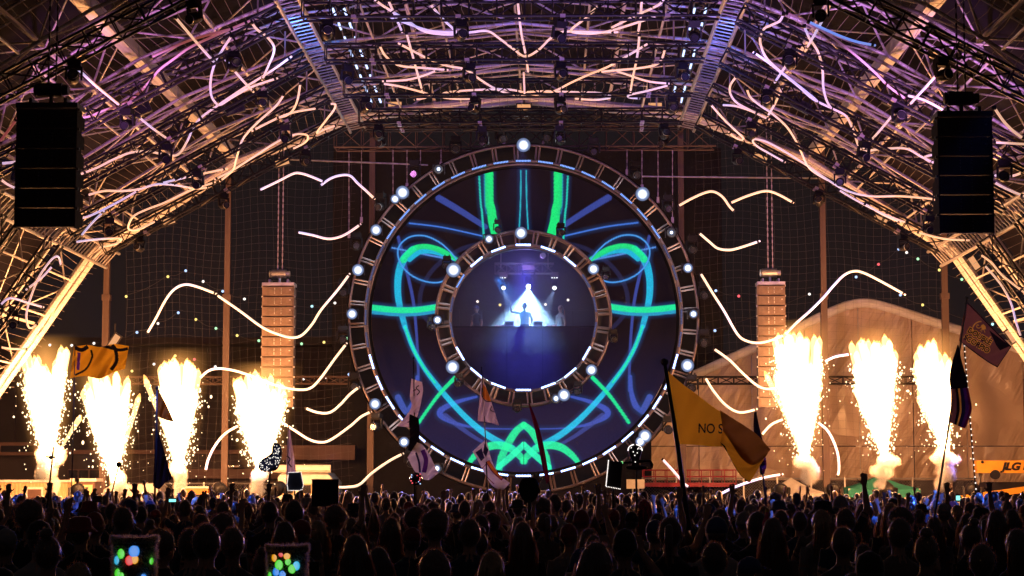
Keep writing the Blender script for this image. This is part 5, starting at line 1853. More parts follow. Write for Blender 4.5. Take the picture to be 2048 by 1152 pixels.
def remesh(b, tags, name, voxel=.0125, dec=None, zmin=None):
    me = bpy.data.meshes.new("src")
    me.from_pydata(b.v, [], b.f)
    o = bpy.data.objects.new("src", me)
    COL.objects.link(o)
    r = o.modifiers.new("r", 'REMESH'); r.mode = 'VOXEL'; r.voxel_size = voxel; r.adaptivity = 0.0
    s = o.modifiers.new("s", 'SMOOTH'); s.factor = .5; s.iterations = 2
    if dec:
        d = o.modifiers.new("d", 'DECIMATE'); d.ratio = dec
    dg = bpy.context.evaluated_depsgraph_get()
    out = bpy.data.meshes.new_from_object(o.evaluated_get(dg))
    bpy.data.objects.remove(o); bpy.data.meshes.remove(me)
    out.name = name
    kd = KDTree(len(b.v))
    for i, p in enumerate(b.v):
        kd.insert(p, i)
    kd.balance()
    out.materials.clear()
    for mt in BODYM:
        out.materials.append(mt)
    out.polygons.foreach_set("material_index", [tags[kd.find(p.center)[1]] for p in out.polygons])
    out.polygons.foreach_set("use_smooth", [True] * len(out.polygons))
    out.update()
    return out


BODY_KINDS = [  # left arm, right arm, female, words
    ('down', 'down', False, ''), ('down', 'down', True, ''), ('front', 'front', False, 'hands clasped in front'), ('front', 'down', True, 'one hand in front'),
    ('down', 'up', False, 'right arm raised'), ('up', 'down', True, 'left arm raised'), ('up', 'up', False, 'both arms raised'), ('wide', 'wide', True, 'both arms spread high'),
    ('phone', 'phone', False, 'hands held up in front'), ('fist', 'down', False, 'left fist pumping'), ('down', 'fist', True, 'right fist pumping')]
BODIES = []
for l_, r_, fm, wd in BODY_KINDS:
    b, tg = body_source(l_, r_, fm)
    BODIES.append((remesh(b, tg, "person_body"), wd, fm))


# hair and headwear, built round the head centre (0, .012, 1.645)
WISP = [0]


def fuzz(b, c, rad, n, ln, rg, zmin=-1.0, droop=0.0, front=.55):
    for i in range(n):
        z = rg.uniform(zmin, 1)
        a = rg.uniform(0, 2 * PI)
        r = math.sqrt(max(0, 1 - z * z))
        d = Vector((r * math.cos(a), r * math.sin(a), z))
        if d.y > front and d.z < .6:
            continue
        p = Vector(c) + Vector((d.x * rad[0], d.y * rad[1], d.z * rad[2]))
        t = Vector((rg.uniform(-1, 1), rg.uniform(-1, 1), rg.uniform(-1, 1)))
        dr = (d * .7 + t * .6 + Vector((0, 0, -droop))).normalized()
        w = dr.orthogonal().normalized() * .0016
        L = ln * rg.uniform(.4, 1.2)
        m_ = p + dr * L * .5 + Vector((0, 0, -droop * L * .3))
        e = m_ + (dr + Vector((0, 0, -droop)) * .8).normalized() * L * .5
        b.add([p - w, p + w, m_ + w * .8, m_ - w * .8, e], [(0, 1, 2, 3), (3, 2, 4)], WISP[0])


def lump(b, c, rad, seg, rings, amp, sc, seed):
    k = len(b.v)
    b.ball(c, rad, seg, rings)
    c = Vector(c)
    for i in range(k, len(b.v)):
        p = Vector(b.v[i])
        b.v[i] = tuple(p + (p - c).normalized() * amp * mnoise.noise(p * sc + Vector((seed, 0, 0))))


def hair_mesh(kind, mat=None):
    rg = random.Random(hash(kind) % 1000 if False else sum(map(ord, kind)))
    b = MB()
    mats = [mat or M['hair'], M['hair_wisp']]
    WISP[0] = 1
    C = (0, -.010, 1.655)
    if kind in ('short', 'long', 'bun', 'ponytail', 'blond', 'red'):
        lump(b, C, (.086, .100, .116), 16, 10, .008, 22, 1)
        fuzz(b, C, (.085, .099, .115), 420, .026, rg, -.45)
    if kind in ('long', 'blond', 'red'):
        b.loft([(0, -.03, 1.72), (0, -.055, 1.62), (0, -.075, 1.52), (0, -.095, 1.42), (0, -.105, 1.32), (0, -.10, 1.24)], [(.07, .06), (.098, .07), (.108, .06), (.115, .05), (.10, .035), (.05, .015)], 14, up=(1, 0, 0))
        for i in range(200):
            a = rg.uniform(-PI * .95, -.05)
            x, y = math.cos(a) * .105, -.055 + math.sin(a) * .065
            z = rg.uniform(1.45, 1.66)
            L = rg.uniform(.15, .38)
            o_ = Vector((math.cos(a), math.sin(a), 0)) * rg.uniform(.004, .03)
            p, q_ = Vector((x, y, z)), Vector((x * 1.05, y - .035, z - L)) + o_
            w = Vector((.0022, .0008, 0))
            b.add([p - w, p + w, p.lerp(q_, .6) + w + o_ * .6, p.lerp(q_, .6) - w + o_ * .6, q_], [(0, 1, 2, 3), (3, 2, 4)], 1)
    if kind == 'bun':
        lump(b, (0, -.055, 1.785), (.048, .048, .042), 12, 8, .006, 30, 3)
        fuzz(b, (0, -.055, 1.785), (.047, .047, .041), 90, .025, rg)
    if kind == 'ponytail':
        b.loft([(0, -.10, 1.70), (0, -.15, 1.69), (0, -.165, 1.60), (0, -.14, 1.46), (0, -.13, 1.38)], [.022, .03, .032, .022, .006], 10)
        fuzz(b, (0, -.15, 1.56), (.03, .03, .12), 80, .05, rg, droop=.8, front=2)
    if kind == 'curly':
        lump(b, (0, -.02, 1.68), (.115, .118, .122), 20, 14, .03, 14, 5)
        fuzz(b, (0, -.02, 1.68), (.12, .122, .125), 800, .035, rg, -.7)
    if kind == 'cap':
        mats = [M['cap'], M['hair']]
        b.loft([(0, -.005, 1.645), (0, -.005, 1.70), (0, -.008, 1.745), (0, -.01, 1.772)], [(.088, .106), (.086, .102), (.066, .078), (.02, .024)], 16, up=(1, 0, 0))
        b.loft([(0, .08, 1.69), (0, .13, 1.685), (0, .175, 1.672)], [(.07, .006), (.072, .006), (.045, .004)], 12, up=(1, 0, 0))
        k = len(b.f)
        lump(b, (0, -.018, 1.63), (.084, .092, .085), 14, 8, .006, 25, 2)
        for i in range(k, len(b.f)):
            b.m[i] = 1
    if kind == 'bucket hat':
        mats = [M['cap'], M['hair']]
        b.loft([(0, 0, 1.645), (0, 0, 1.675), (0, 0, 1.69), (0, 0, 1.755), (0, 0, 1.775)], [.145, .115, .096, .086, .05], 18)
        k = len(b.f)
        lump(b, (0, -.018, 1.63), (.084, .092, .085), 14, 8, .006, 25, 2)
        for i in range(k, len(b.f)):
            b.m[i] = 1
    if kind == 'beanie':
        mats = [M['cap']]
        lump(b, (0, -.008, 1.675), (.09, .106, .115), 16, 10, .004, 20, 4)
        b.loft([(0, -.005, 1.63), (0, -.005, 1.675)], [(.094, .11), (.095, .11)], 16, up=(1, 0, 0))
    return b.mesh("hair" if kind not in ('cap', 'bucket hat', 'beanie') else "hat", mats, smooth=True)


HAIR = {}
for k in ('short', 'long', 'bun', 'ponytail', 'curly', 'cap', 'bucket hat', 'beanie'):
    HAIR[k] = hair_mesh(k)
HAIR['blond'] = hair_mesh('blond', M['hair_blond'])
HAIR['red'] = hair_mesh('red', M['hair_red'])
HWORD = {'short': 'short haired', 'long': 'long haired', 'bun': 'hair bun', 'ponytail': 'ponytailed', 'curly': 'bushy haired', 'cap': 'capped', 'bucket hat': 'bucket hatted', 'beanie': 'beanie wearing', 'blond': 'fair long haired', 'red': 'red haired'}


def put_person(x, y, h, body, hair, rz=0.0, lean=(0, 0), z0=0.0):
    o = bpy.data.objects.new("person", BODIES[body][0])
    COL.objects.link(o)
    o.location = (x, y, z0)
    s = h / 1.757
    o.scale = (s, s, s)
    o.rotation_euler = (lean[0], lean[1], rz)
    ORIGIN[o.name] = Vector((x, y, z0))
    if hair:
        c = bpy.data.objects.new("hair" if hair not in ('cap', 'bucket hat', 'beanie') else "hat", HAIR[hair])
        COL.objects.link(c)
        c.parent = o
    return o


def ground_xy(u, d):
    return at(u, 967, d).x


REGION = [(-80, 'under the leftmost flame'), (140, 'under the second flame'), (290, 'under the dark left flag'), (430, 'under the fourth flame'), (600, 'under the square sign'), (760, 'under the twisted flag'),
          (900, 'under the orange flag'), (1030, 'under the round sign'), (1160, 'under the alien totem'), (1320, 'under the yellow flag'), (1490, 'under the white canopy'), (1660, 'under the green canopy'), (1850, 'under the yellow boom')]
people = []      # object, label stem, u
taken = []
SPECIAL = [  # u, head top v, distance, body, hair, label
    (385, 1060, 14.0, 0, 'short', "short haired person seen from behind, left of two alike heads near bottom left"),
    (467, 1058, 14.2, 0, 'short', "short haired person seen from behind, right of two alike heads near bottom left"),
    (62, 1012, 17.0, 1, 'curly', "bushy haired person with rim lit hair at far left above the furry hats"),
    (100, 1075, 13.0, 0, 'bun', "person with a top bun at the lower left corner beside the furry hat"),
    (985, 1104, 13.2, 1, 'blond', "fair haired person with rim lit long hair at bottom centre"),
    (712, 1072, 13.4, 1, 'long', "person with long smooth hair at the bottom left of centre"),
    (870, 1030, 16.5, 1, 'curly', "person with frizzy tied up hair left of centre below the twisted flag"),
    (940, 1040, 16.0, 0, 'short', "broad shouldered person left of centre below the orange flag"),
    (1046, 1046, 17.5, 1, 'long', "long haired person below the round sign with rim lit outline"),
    (1246, 1074, 15.5, 0, 'short', "short haired person with rim lit shoulders at the bottom right of centre"),
    (1165, 1102, 13.0, 2, 'beanie', "beanie wearing person at the very bottom right of centre"),
    (1690, 1019, 18.5, 0, 'short', "big short haired person below the green canopy with rim lit shoulder"),
    (1684, 1056, 14.6, 0, 'short', "bare necked person in front of the big one below the green canopy"),
    (1545, 1038, 17.0, 1, 'long', "long haired person below the white pointed canopy beside a pink bottle"),
    (1432, 1036, 16.0, 0, 'cap', "capped person below the hem of the yellow flag"),
    (1340, 1036, 15.0, 1, 'ponytail', "ponytailed person just left of the thick yellow flag pole"),
    (1110, 990, 27.0, 5, 'short', "person raising the left arm just right of the round sign"),
    (1500, 1010, 26.0, 5, 'cap', "capped person raising the left arm below the yellow flag tip"),
    (1240, 1012, 25.0, 5, 'long', "long haired person raising an open hand below the lit edge sign"),
    (1288, 1000, 27.0, 1, 'red', "red haired person below the alien totem"),
    (980, 1004, 27.0, 8, 'short', "person holding both hands up at the orange flag pole"),
    (930, 1003, 29.0, 9, 'short', "person lifting the left fist left of the orange flag pole"),
    (495, 1006, 28.0, 6, 'short', "person with both arms raised below the fourth flame"),
    (372, 1002, 28.0, 9, 'short', "person raising the left fist below the third flame"),
    (225, 1008, 27.0, 4, 'short', "person holding up the stick with a dark ball below the second flame"),
    (15, 1060, 15.5, 0, 'cap', "capped person at the far left edge of the crowd"),
    (2030, 1060, 15.0, 1, 'long', "long haired person at the far right edge of the crowd"),
    (1960, 1090, 12.8, 0, 'short', "short haired person at the bottom right corner"),
    (1850, 1072, 14.0, 1, 'bun', "person with a hair bun at the lower right below the yellow boom"),
    (570, 1045, 16.5, 1, 'long', "long haired person above the right furry hat"),
]
rg = random.Random(21)
for u, v, d, bi, hr, lb in SPECIAL:
    x = ground_xy(u, d)
    h = EYE.z - (v - 967) * d / F
    o = put_person(x, d, h, bi, hr, rg.uniform(-.25, .25))
    setp(o, lb, "person", "people in the crowd")
    taken.append((x, d))
HATPEOPLE = [(270, 1075, 10.0), (575, 1092, 10.3)]
for u, v, d in HATPEOPLE:
    taken.append((ground_xy(u, d), d))
row = 0
d = 11.4
cands = []
while d < 40 and len(cands) < 270:
    row += 1
    xl, xr = ground_xy(-25, d), ground_xy(2075, d)
    gap = .80 + .002 * d
    x = xl + rg.uniform(0, gap)
    while x < xr:
        yy = d + rg.uniform(-.38, .38)
        xx = x + rg.uniform(-.16, .16)
        if all((xx - a) ** 2 + ((yy - b_) * 1.0) ** 2 > .40 for a, b_ in taken):
            cands.append((xx, yy, row))
            taken.append((xx, yy))
        x += gap
    d += 1.28 + d * .002
rec = []
for xx, yy, rw in cands[:268]:
    pose = rg.random()
    raise_p = .06 + .010 * (yy - 11)
    if pose > raise_p + .22:
        bi = rg.choice((0, 1))
    elif pose > raise_p:
        bi = rg.choice((2, 3))
    else:
        bi = rg.choice((4, 5, 6, 7, 8, 9, 10))
    fm = BODIES[bi][2]
    h = rg.gauss(1.645, .06) if fm else rg.gauss(1.745, .065)
    if yy < 16:
        h -= .05
    h = max(1.5, min(1.88, h))
    hr = rg.choice(('long', 'long', 'long', 'bun', 'ponytail', 'blond', 'cap', 'short')) if fm else rg.choice(('short', 'short', 'short', 'short', 'cap', 'cap', 'curly', 'bucket hat', 'beanie'))
    o = put_person(xx, yy, h, bi, hr, rg.gauss(0, .35), (rg.gauss(0, .03), rg.gauss(0, .03)))
    pu = project((xx, yy, h))[0]
    reg = [t for a, t in REGION if pu >= a][-1] if pu > -80 else REGION[0][1]
    wd = BODIES[bi][1]
    stem = "%s person%s, %s row %s" % (HWORD[hr], (', ' + wd) if wd else '', ORD[min(rw, 20) - 1], reg)
    rec.append((stem, pu, o))
bystem = {}
for st, pu, o in rec:
    bystem.setdefault(st, []).append((pu, o))
for st, L in bystem.items():
    L.sort(key=lambda t: t[0])
    for i, (pu, o) in enumerate(L):
        setp(o, st if len(L) == 1 else st + (", %s from left" % ORD[i]), "person", "people in the crowd")
LAST_ROW_D = max(b_ for a, b_, c in cands[:268])

# the far crowd that reads as one mass
low = []
for l_, r_, fm, wd in (BODY_KINDS[0], BODY_KINDS[1], BODY_KINDS[6], BODY_KINDS[4], BODY_KINDS[7], BODY_KINDS[2]):
    b, tg = body_source(l_, r_, fm)
    mm = remesh(b, tg, "far_body", .022, .10)
    vs = np.empty(len(mm.vertices) * 3); mm.vertices.foreach_get("co", vs); vs = vs.reshape(-1, 3)
    mm.calc_loop_triangles()
    tri = np.empty(len(mm.loop_triangles) * 3, np.int32); mm.loop_triangles.foreach_get("vertices", tri)
    tmi = np.empty(len(mm.loop_triangles), np.int32); mm.loop_triangles.foreach_get("material_index", tmi)
    hb = MB(); lump(hb, (0, -.012, 1.655), (.09, .103, .118), 9, 6, .01, 20, 1)
    if fm: hb.loft([(0, -.04, 1.68), (0, -.08, 1.5), (0, -.1, 1.32)], [(.09, .06), (.11, .05), (.06, .02)], 7, up=(1, 0, 0))
    hv = np.array(hb.v); ht = []
    for f in hb.f:
        for k in range(1, len(f) - 1): ht.append((f[0], f[k], f[k + 1]))
    ht = np.array(ht)
    V_ = np.concatenate([vs, hv]); T_ = np.concatenate([tri.reshape(-1, 3), ht + len(vs)])
    m_ = np.concatenate([tmi, np.full(len(ht), 6)])
    low.append((V_, T_, m_))
shirts = [surf("far_shirt", c, .85, var=.1) for c in ((.02, .02, .022), (.10, .10, .11), (.28, .27, .26), (.04, .06, .12), (.08, .03, .03))]
hairs = [M['hair'], M['hair_blond'], M['cap']]
VV, TT, MI = [], [], []
base = 0
y = LAST_ROW_D + .9
rg = random.Random(5)
while y < 58.5:
    xl, xr = ground_xy(-170, y), ground_xy(2220, y)
    x = xl + rg.uniform(0, .9)
    while x < xr:
        pr = rg.random()
        k = 2 if pr < .03 else 3 if pr < .06 else 4 if pr < .085 else rg.choice((0, 1, 0, 5))
        V_, T_, m_ = low[k]
        s = max(.84, min(1.07, rg.gauss(.985, .045)))
        a = rg.gauss(0, .4)
        ca_, sa_ = math.cos(a), math.sin(a)
        P = V_ * s
        P = np.stack([P[:, 0] * ca_ - P[:, 1] * sa_ + x, P[:, 0] * sa_ + P[:, 1] * ca_ + y + rg.uniform(-.4, .4), P[:, 2]], 1)
        mi = m_.copy()
        mi[m_ == 1] = 7 + rg.choice((0, 0, 0, 1, 1, 2, 3, 4))
        mi[m_ == 6] = 12 + rg.choice((0, 0, 0, 0, 1, 2))
        VV.append(P); TT.append(T_ + base); MI.append(mi)
        base += len(P)
        x += rg.uniform(.72, 1.15)
    y += rg.uniform(1.0, 1.3)
VV, TT, MI = np.concatenate(VV), np.concatenate(TT), np.concatenate(MI)
me = bpy.data.meshes.new("far_crowd")
me.vertices.add(len(VV)); me.vertices.foreach_set("co", VV.ravel())
me.loops.add(TT.size); me.loops.foreach_set("vertex_index", TT.ravel().astype(np.int32))
me.polygons.add(len(TT)); me.polygons.foreach_set("loop_start", (np.arange(len(TT)) * 3).astype(np.int32))
me.polygons.foreach_set("loop_total", np.full(len(TT), 3, np.int32))
for mt in BODYM + [M['hair']] + shirts + hairs:
    me.materials.append(mt)
me.polygons.foreach_set("material_index", MI.astype(np.int32))
me.polygons.foreach_set("use_smooth", np.ones(len(TT), bool))
me.update()
o = bpy.data.objects.new("far_crowd", me); COL.objects.link(o)
ORIGIN[o.name] = Vector((0, 0, 0))
setp(o, "dense far part of the crowd in front of the stage, tinted blue", "crowd", None, 'stuff')

# ================================================================== DJ BOOTH
DY = 69.6
booth = empty("dj_booth", (RC.x, DY - .6, 5.0), "dark dj booth front washed blue inside the inner ring", "dj booth")
zt = at(1047, 655, DY).z
xa, xb = RC.x - 3.1, RC.x + 3.1
for j in range(5):
    x0, x1 = xa + (xb - xa) * j / 5 + .008, xa + (xb - xa) * (j + 1) / 5 - .008
    MB().box(((x0 + x1) / 2, DY - .45, (4.6 + zt) / 2), (x1 - x0, .08, zt - 4.6)).build("front_panel", M['booth'] if 'booth' in M else M.setdefault('booth', surf("matt_booth_cloth", (.075, .075, .095), .9, 0, .5, .9, .2, 3)), booth)
MB().box((RC.x, DY - .36, (4.6 + zt - .06) / 2), (xb - xa, .06, zt - 4.66)).build("backing", M['black_metal'], booth)
MB().box((RC.x, DY - .1, zt - .02), (xb - xa, .9, .05)).build("counter", M['black_metal'], booth)
MB().box((RC.x, DY + 1.9, zt - .86), (xb - xa, 4.0, .1)).build("floor", M['black_metal'], booth)
for u, lb in ((1019, "left flat monitor box on the dj counter"), (1076, "right flat monitor box on the dj counter")):
    p = at(u, 648, DY)
    t = empty("booth_monitor", Vector((p.x, DY, zt)), lb, "monitor", "monitor boxes on the dj counter")
    MB().prism([(p.x - .16, DY - .3, zt + .01), (p.x + .16, DY - .3, zt + .01), (p.x + .16, DY - .22, zt + .20), (p.x - .16, DY - .22, zt + .20)], (0, .25, 0)).build("case", M['speaker_lit'], t)
    MB().box((p.x, DY - .272, zt + .10), (.24, .01, .12)).build("grille", M['black_plastic'], t)
for i, x in enumerate((-.62, -.45, .5, .68)):
    p = Vector((RC.x + x * 1.15 + (.25 if x > 0 else -.25), DY - .1, zt + .03))
    b = MB().box(p, (.17, .3, .05)).tube(p + Vector((0, 0, .02)), p + Vector((0, 0, .045)), .06, 12)
    b.build("dj_deck", M['galv'], origin=p, label="small dj deck on the booth counter, %s from left" % ORD[i], cat="dj deck", group="dj decks on the counter")

b, tg = body_source('decks', 'wave', False)
dj_me = remesh(b, tg, "person_body", .0125)
M['dj_shirt'] = surf("dark_blue_shirt", (.05, .06, .10), .8)
p = at(1049, 655, DY + .35)
dj = bpy.data.objects.new("person", dj_me)
COL.objects.link(dj)
h = at(1049, 606, DY + .35).z
dj.location = (p.x, DY + .35, h - 1.757)
dj.rotation_euler = (0, 0, PI)
ORIGIN[dj.name] = dj.location.copy()
setp(dj, "dj in a dark shirt facing the crowd with one arm raised behind the counter", "person")
o = bpy.data.objects.new("hair", HAIR['short']); COL.objects.link(o); o.parent = dj
for u, v, bi, hr, lb in ((953, 622, 0, 'cap', "person in a blue shirt standing at the left side of the dj booth"), (1121, 622, 1, 'long', "person in pale top standing at the right side of the dj booth")):
    q = at(u, v, DY + 1.6)
    o = put_person(q.x, DY + 1.6, 1.72, bi, hr, PI * .8, z0=zt - .81)
    setp(o, lb, "person")
# back drape, overhead truss and beam lights of the booth
MB().box((RC.x, 76.2, 8.2), (15, .1, 13.5)).build("back_drape", M['dark_fabric'], origin=(RC.x, 76.2, 1.5), label="black drape hanging behind the dj booth and ring", cat="drape")
rl = empty("booth_rail", (RC.x, 75, zt), "low dark railing behind the dj inside the inner ring", "railing")
zr = at(1047, 620, 75).z
rod("rail", (RC.x - 3.4, 75, zr), (RC.x + 3.4, 75, zr), .02, M['black_metal'], rl)
for j in range(9):
    x = RC.x - 3.4 + 6.8 * j / 8
    rod("rail_post", (x, 75, zr - 1.0), (x, 75, zr), .02, M['black_metal'], rl)
a, b_ = at(990, 537, 72), at(1108, 537, 72)
tt = empty("booth_truss", a, "short purple lit truss hung above the dj", "truss")
box_truss(tt, a, Vector((b_.x, 72, a.z)), .36, .36, M['hoop'], .028, .4, dots=False)
for s in (.1, .9):
    c = a.lerp(Vector((b_.x, 72, a.z)), s)
    rod("hanger", c, c + Vector((0, 0, 2.6)), .015, M['chain'], tt)
BEAMS = [(1057, 572, 'M', "bright centre beam light above the dj"), (1007, 575, 'S', "small beam light left of the dj under the booth truss"), (1109, 575, 'S', "small beam light right of the dj under the booth truss")]
for u, v, kd, lb in BEAMS:
    p = at(u, v, 71.6)
    t = empty("beam_light", p, lb, "beam light", "beam lights over the dj")
    k = 1.0 if kd == 'M' else .7
    MB().loft([p + Vector((0, .3, .30)) * k, p + Vector((0, .22, .26)) * k, p + Vector((0, .02, .02)) * k], [.10 * k, .17 * k, .15 * k], 12).build("head", M['black_plastic'], t, smooth=True)
    MB().box(p + Vector((-.21 * k, .15, .32 * k)), (.05, .1, .5 * k)).box(p + Vector((.21 * k, .15, .32 * k)), (.05, .1, .5 * k)).box(p + Vector((0, .15, .58 * k)), (.48 * k, .14, .06)).build("yoke", M['black_plastic'], t)
    MB().box(p + Vector((0, .15, .68 * k)), (.42 * k, .3, .16)).build("base", M['hoop'], t)
    MB().ball(p + Vector((0, -.02, -.02)), .075 * k if kd == 'M' else .07, 10, 6).build("lens", M['beam_lens'] if kd == 'M' else M['lens_soft'], t)
    if kd == 'M':
        lamp("beam", 'SPOT', p + Vector((0, -.12, -.12)), 11000, (.50, .80, 1.0), t, target=Vector((p.x - .12, DY + .3, zt - 1.2)), size=.05, spot=74, blend=.55)
    else:
        s = 1 if u < 1047 else -1
        lamp("beam", 'SPOT', p + Vector((0, -.1, -.1)), 420, (.55, .68, 1.0), t, target=Vector((p.x + s * .9, DY, zt - .5)), size=.03, spot=30, blend=.3)
for u in (1005, 1109):
    p = at(u, 555, 71.8)
    t = empty("booth_par", p, "small round lamp %s hung from the booth truss" % ('left' if u < 1047 else 'right'), "lamp", "small lamps on the booth truss")
    MB().loft([p + Vector((0, .2, .1)), p + Vector((0, 0, 0))], [.07, .10], 10).build("can", M['hoop'], t)
    for dx in (-.09, 0, .09):
        MB().ball(p + Vector((dx, -.03, 0)), .028, 8, 5).build("lens", M['lens_soft'], t)
for u in (978, 1086):
    p = at(u, 511, 70.5)
    t = empty("booth_par", p, "dim flood lamp %s inside the top of the inner ring" % ('left' if u < 1047 else 'right'), "lamp", "flood lamps inside the inner ring")
    MB().loft([p + Vector((0, .2, .06)), p + Vector((0, 0, 0))], [.09, .13], 12).build("can", M['hoop'], t)
    MB().loft([p + Vector((0, -.01, 0)), p + Vector((0, -.03, 0))], [.11, .09], 12).build("lens", M['panel_lens'], t)
    rod("stem", p + Vector((0, .1, .1)), p + Vector((0, .1, 1.0)), .02, M['chain'], t)
M['booth_smoke'] = smoke_mat("thin_stage_smoke", .075, .7, -.15, (.55, .68, 1.0))
sm = MB().ball((0, 0, 0), 1.0, 20, 12)
so = sm.build("booth_smoke", M['booth_smoke'], label="thin smoke lit blue white round the dj", cat="smoke", kind='stuff')
so.location = (RC.x, 69.7, 7.6); so.scale = (3.0, 2.9, 3.1)
lamp("lilac_fill", 'POINT', (RC.x, 70.4, 9.7), 70, (.34, .22, 1.0), size=.2)
lamp("blue_wash", 'SPOT', (RC.x, 67.0, 9.6), 1700, (.06, .075, 1.0), target=(RC.x, DY - .5, 6.3), size=.3, spot=46, blend=1.0)
lamp("blue_key", 'SPOT', (RC.x - 1.0, 67.0, 9.1), 1500, (.05, .34, 1.0), target=(RC.x, DY + .4, zt + .5), size=.1, spot=24, blend=.6)

# unseen spots added for the roof moving heads' wash: lilac over the ridge, blue on the two ladders and over the crowd
WASH = [((-3.0, 38.0, 9.5), (-2.5, 52, 14.5), 620, (.66, .32, 1.0), 75), ((3.0, 38.0, 9.5), (3.5, 52, 14.5), 900, (.56, .28, 1.0), 75),
        ((-9.0, 40.5, 8.5), (-8.8, 49, 13.5), 420, (.80, .26, .80), 70), ((9.0, 40.5, 8.5), (9.4, 49, 13.5), 520, (.74, .28, .90), 70),
        ((-5.3, 43.0, 10.2), (-5.5, 48.5, 13.2), 700, (.05, .24, 1.0), 22), ((5.3, 43.0, 10.2), (5.5, 49.0, 13.2), 700, (.10, .20, 1.0), 22),
        ((0.5, 44.0, 11.0), (0, 51, 13.4), 260, (.08, .12, 1.0), 30), ((-4.4, 44.0, 10.5), (-5.0, 54, 13.4), 360, (.12, .22, 1.0), 16), ((4.4, 44.0, 10.5), (4.7, 54, 13.4), 420, (.12, .18, 1.0), 20),
        ((-10.5, 33.0, 9.5), (-10.5, 43, 1.6), 900, (.06, .14, 1.0), 26), ((-5.5, 31.0, 10.5), (-5.4, 35, 1.6), 520, (.06, .16, 1.0), 18), ((9.0, 31.0, 9.5), (4.0, 33, 1.6), 1500, (.05, .15, 1.0), 17), ((12.5, 40.0, 9.0), (9.0, 42, 1.6), 1500, (.05, .17, 1.0), 22), ((-10.5, 40.0, 9.0), (-6.5, 43, 1.6), 1200, (.05, .15, 1.0), 16),
        ((9.0, 26.0, 10.5), (8.4, 36, 1.6), 800, (.06, .15, 1.0), 22), ((0.0, 62.0, 12.6), (0.0, 52, 1.6), 1500, (.22, .24, 1.0), 40)]
for i, (p, q, e, c, a) in enumerate(WASH):
    lamp("wash_beam", 'SPOT', p, e * ((5.0 if abs(p[0]) > 4 else 3.2) if q[2] > 5 else 13.0), c, target=q, size=.12, spot=a, blend=.8)

for x, y2, tx, ty, e in ((-13.4, 62.4, -9.5, 44, 2600), (-8.4, 62.4, -6.0, 47, 2600), (-6.0, 62.4, -2.5, 36, 2000), (5.4, 62.4, 5.2, 42, 2600), (9.45, 62.4, 8.0, 34, 2200), (13.8, 62.4, 10.5, 44, 2600)):
    lamp("deck_beam", 'SPOT', (x, y2, 2.9), e, (.07, .13, 1.0), target=(tx, ty, 1.5), size=.1, spot=30, blend=.7)

# ================================================================== FLAGS
M['flag_yellow'] = cloth("yellow_flag_cloth", (.86, .47, .02), .72)
M['flag_dark'] = cloth("dark_flag_cloth", (.014, .010, .013), .4)
M['flag_pale'] = cloth("pale_pink_flag_cloth", (.82, .70, .70), .6)
M['flag_white'] = cloth("white_flag_cloth", (.85, .82, .84), .55)
M['flag_red'] = cloth("dark_red_flag_cloth", (.16, .015, .035), .45)
M['flag_brown'] = cloth("dark_brown_flag_cloth", (.22, .10, .07), .9)
M['flag_tan'] = cloth("tan_flag_cloth", (.34, .16, .025), .6)
M['ink_orange'] = cloth("orange_flag_print", (.75, .27, .03), .4)
M['ink_yellow'] = cloth("amber_flag_print", (1.0, .58, .07), .8)
M['ink_navy'] = cloth("navy_flag_print", (.03, .03, .09), .3)
M['ink_plum'] = cloth("plum_flag_print", (.22, .02, .10), .3)
M['ink_black'] = cloth("black_flag_print", (.012, .010, .012), .2)
M['ink_purple'] = cloth("purple_flag_print", (.12, .03, .22), .4)
M['ink_blue'] = cloth("blue_flag_print", (.03, .07, .25), .4)
M['pole_dark'] = surf("dark_flag_pole", (.03, .028, .03), .4)
M['pole_pale'] = surf("pale_flag_pole", (.55, .55, .58), .35)


PRINT = {}
for k_ in [k for k in M if k.startswith('flag_') or k.startswith('ink_')]:
    e_ = [n for n in M[k_].node_tree.nodes if n.type == 'VALTORGB'][0].color_ramp.elements
    PRINT[M[k_].name] = tuple(e_[1].color)[:3]
DYED = {}


def dyed(mat):
    """The same cloth with its colour read from the printed dye of the flag."""
    if mat.name not in DYED:
        m = mat.copy()
        m.name = "printed_" + mat.name
        nt = m.node_tree
        a = nt.nodes.new("ShaderNodeVertexColor"); a.layer_name = "dye"
        for n in nt.nodes:
            if n.type in ('BSDF_DIFFUSE', 'BSDF_TRANSLUCENT'):
                nt.links.new(a.outputs[0], n.inputs["Color"])
        DYED[mat.name] = m
    return DYED[mat.name]


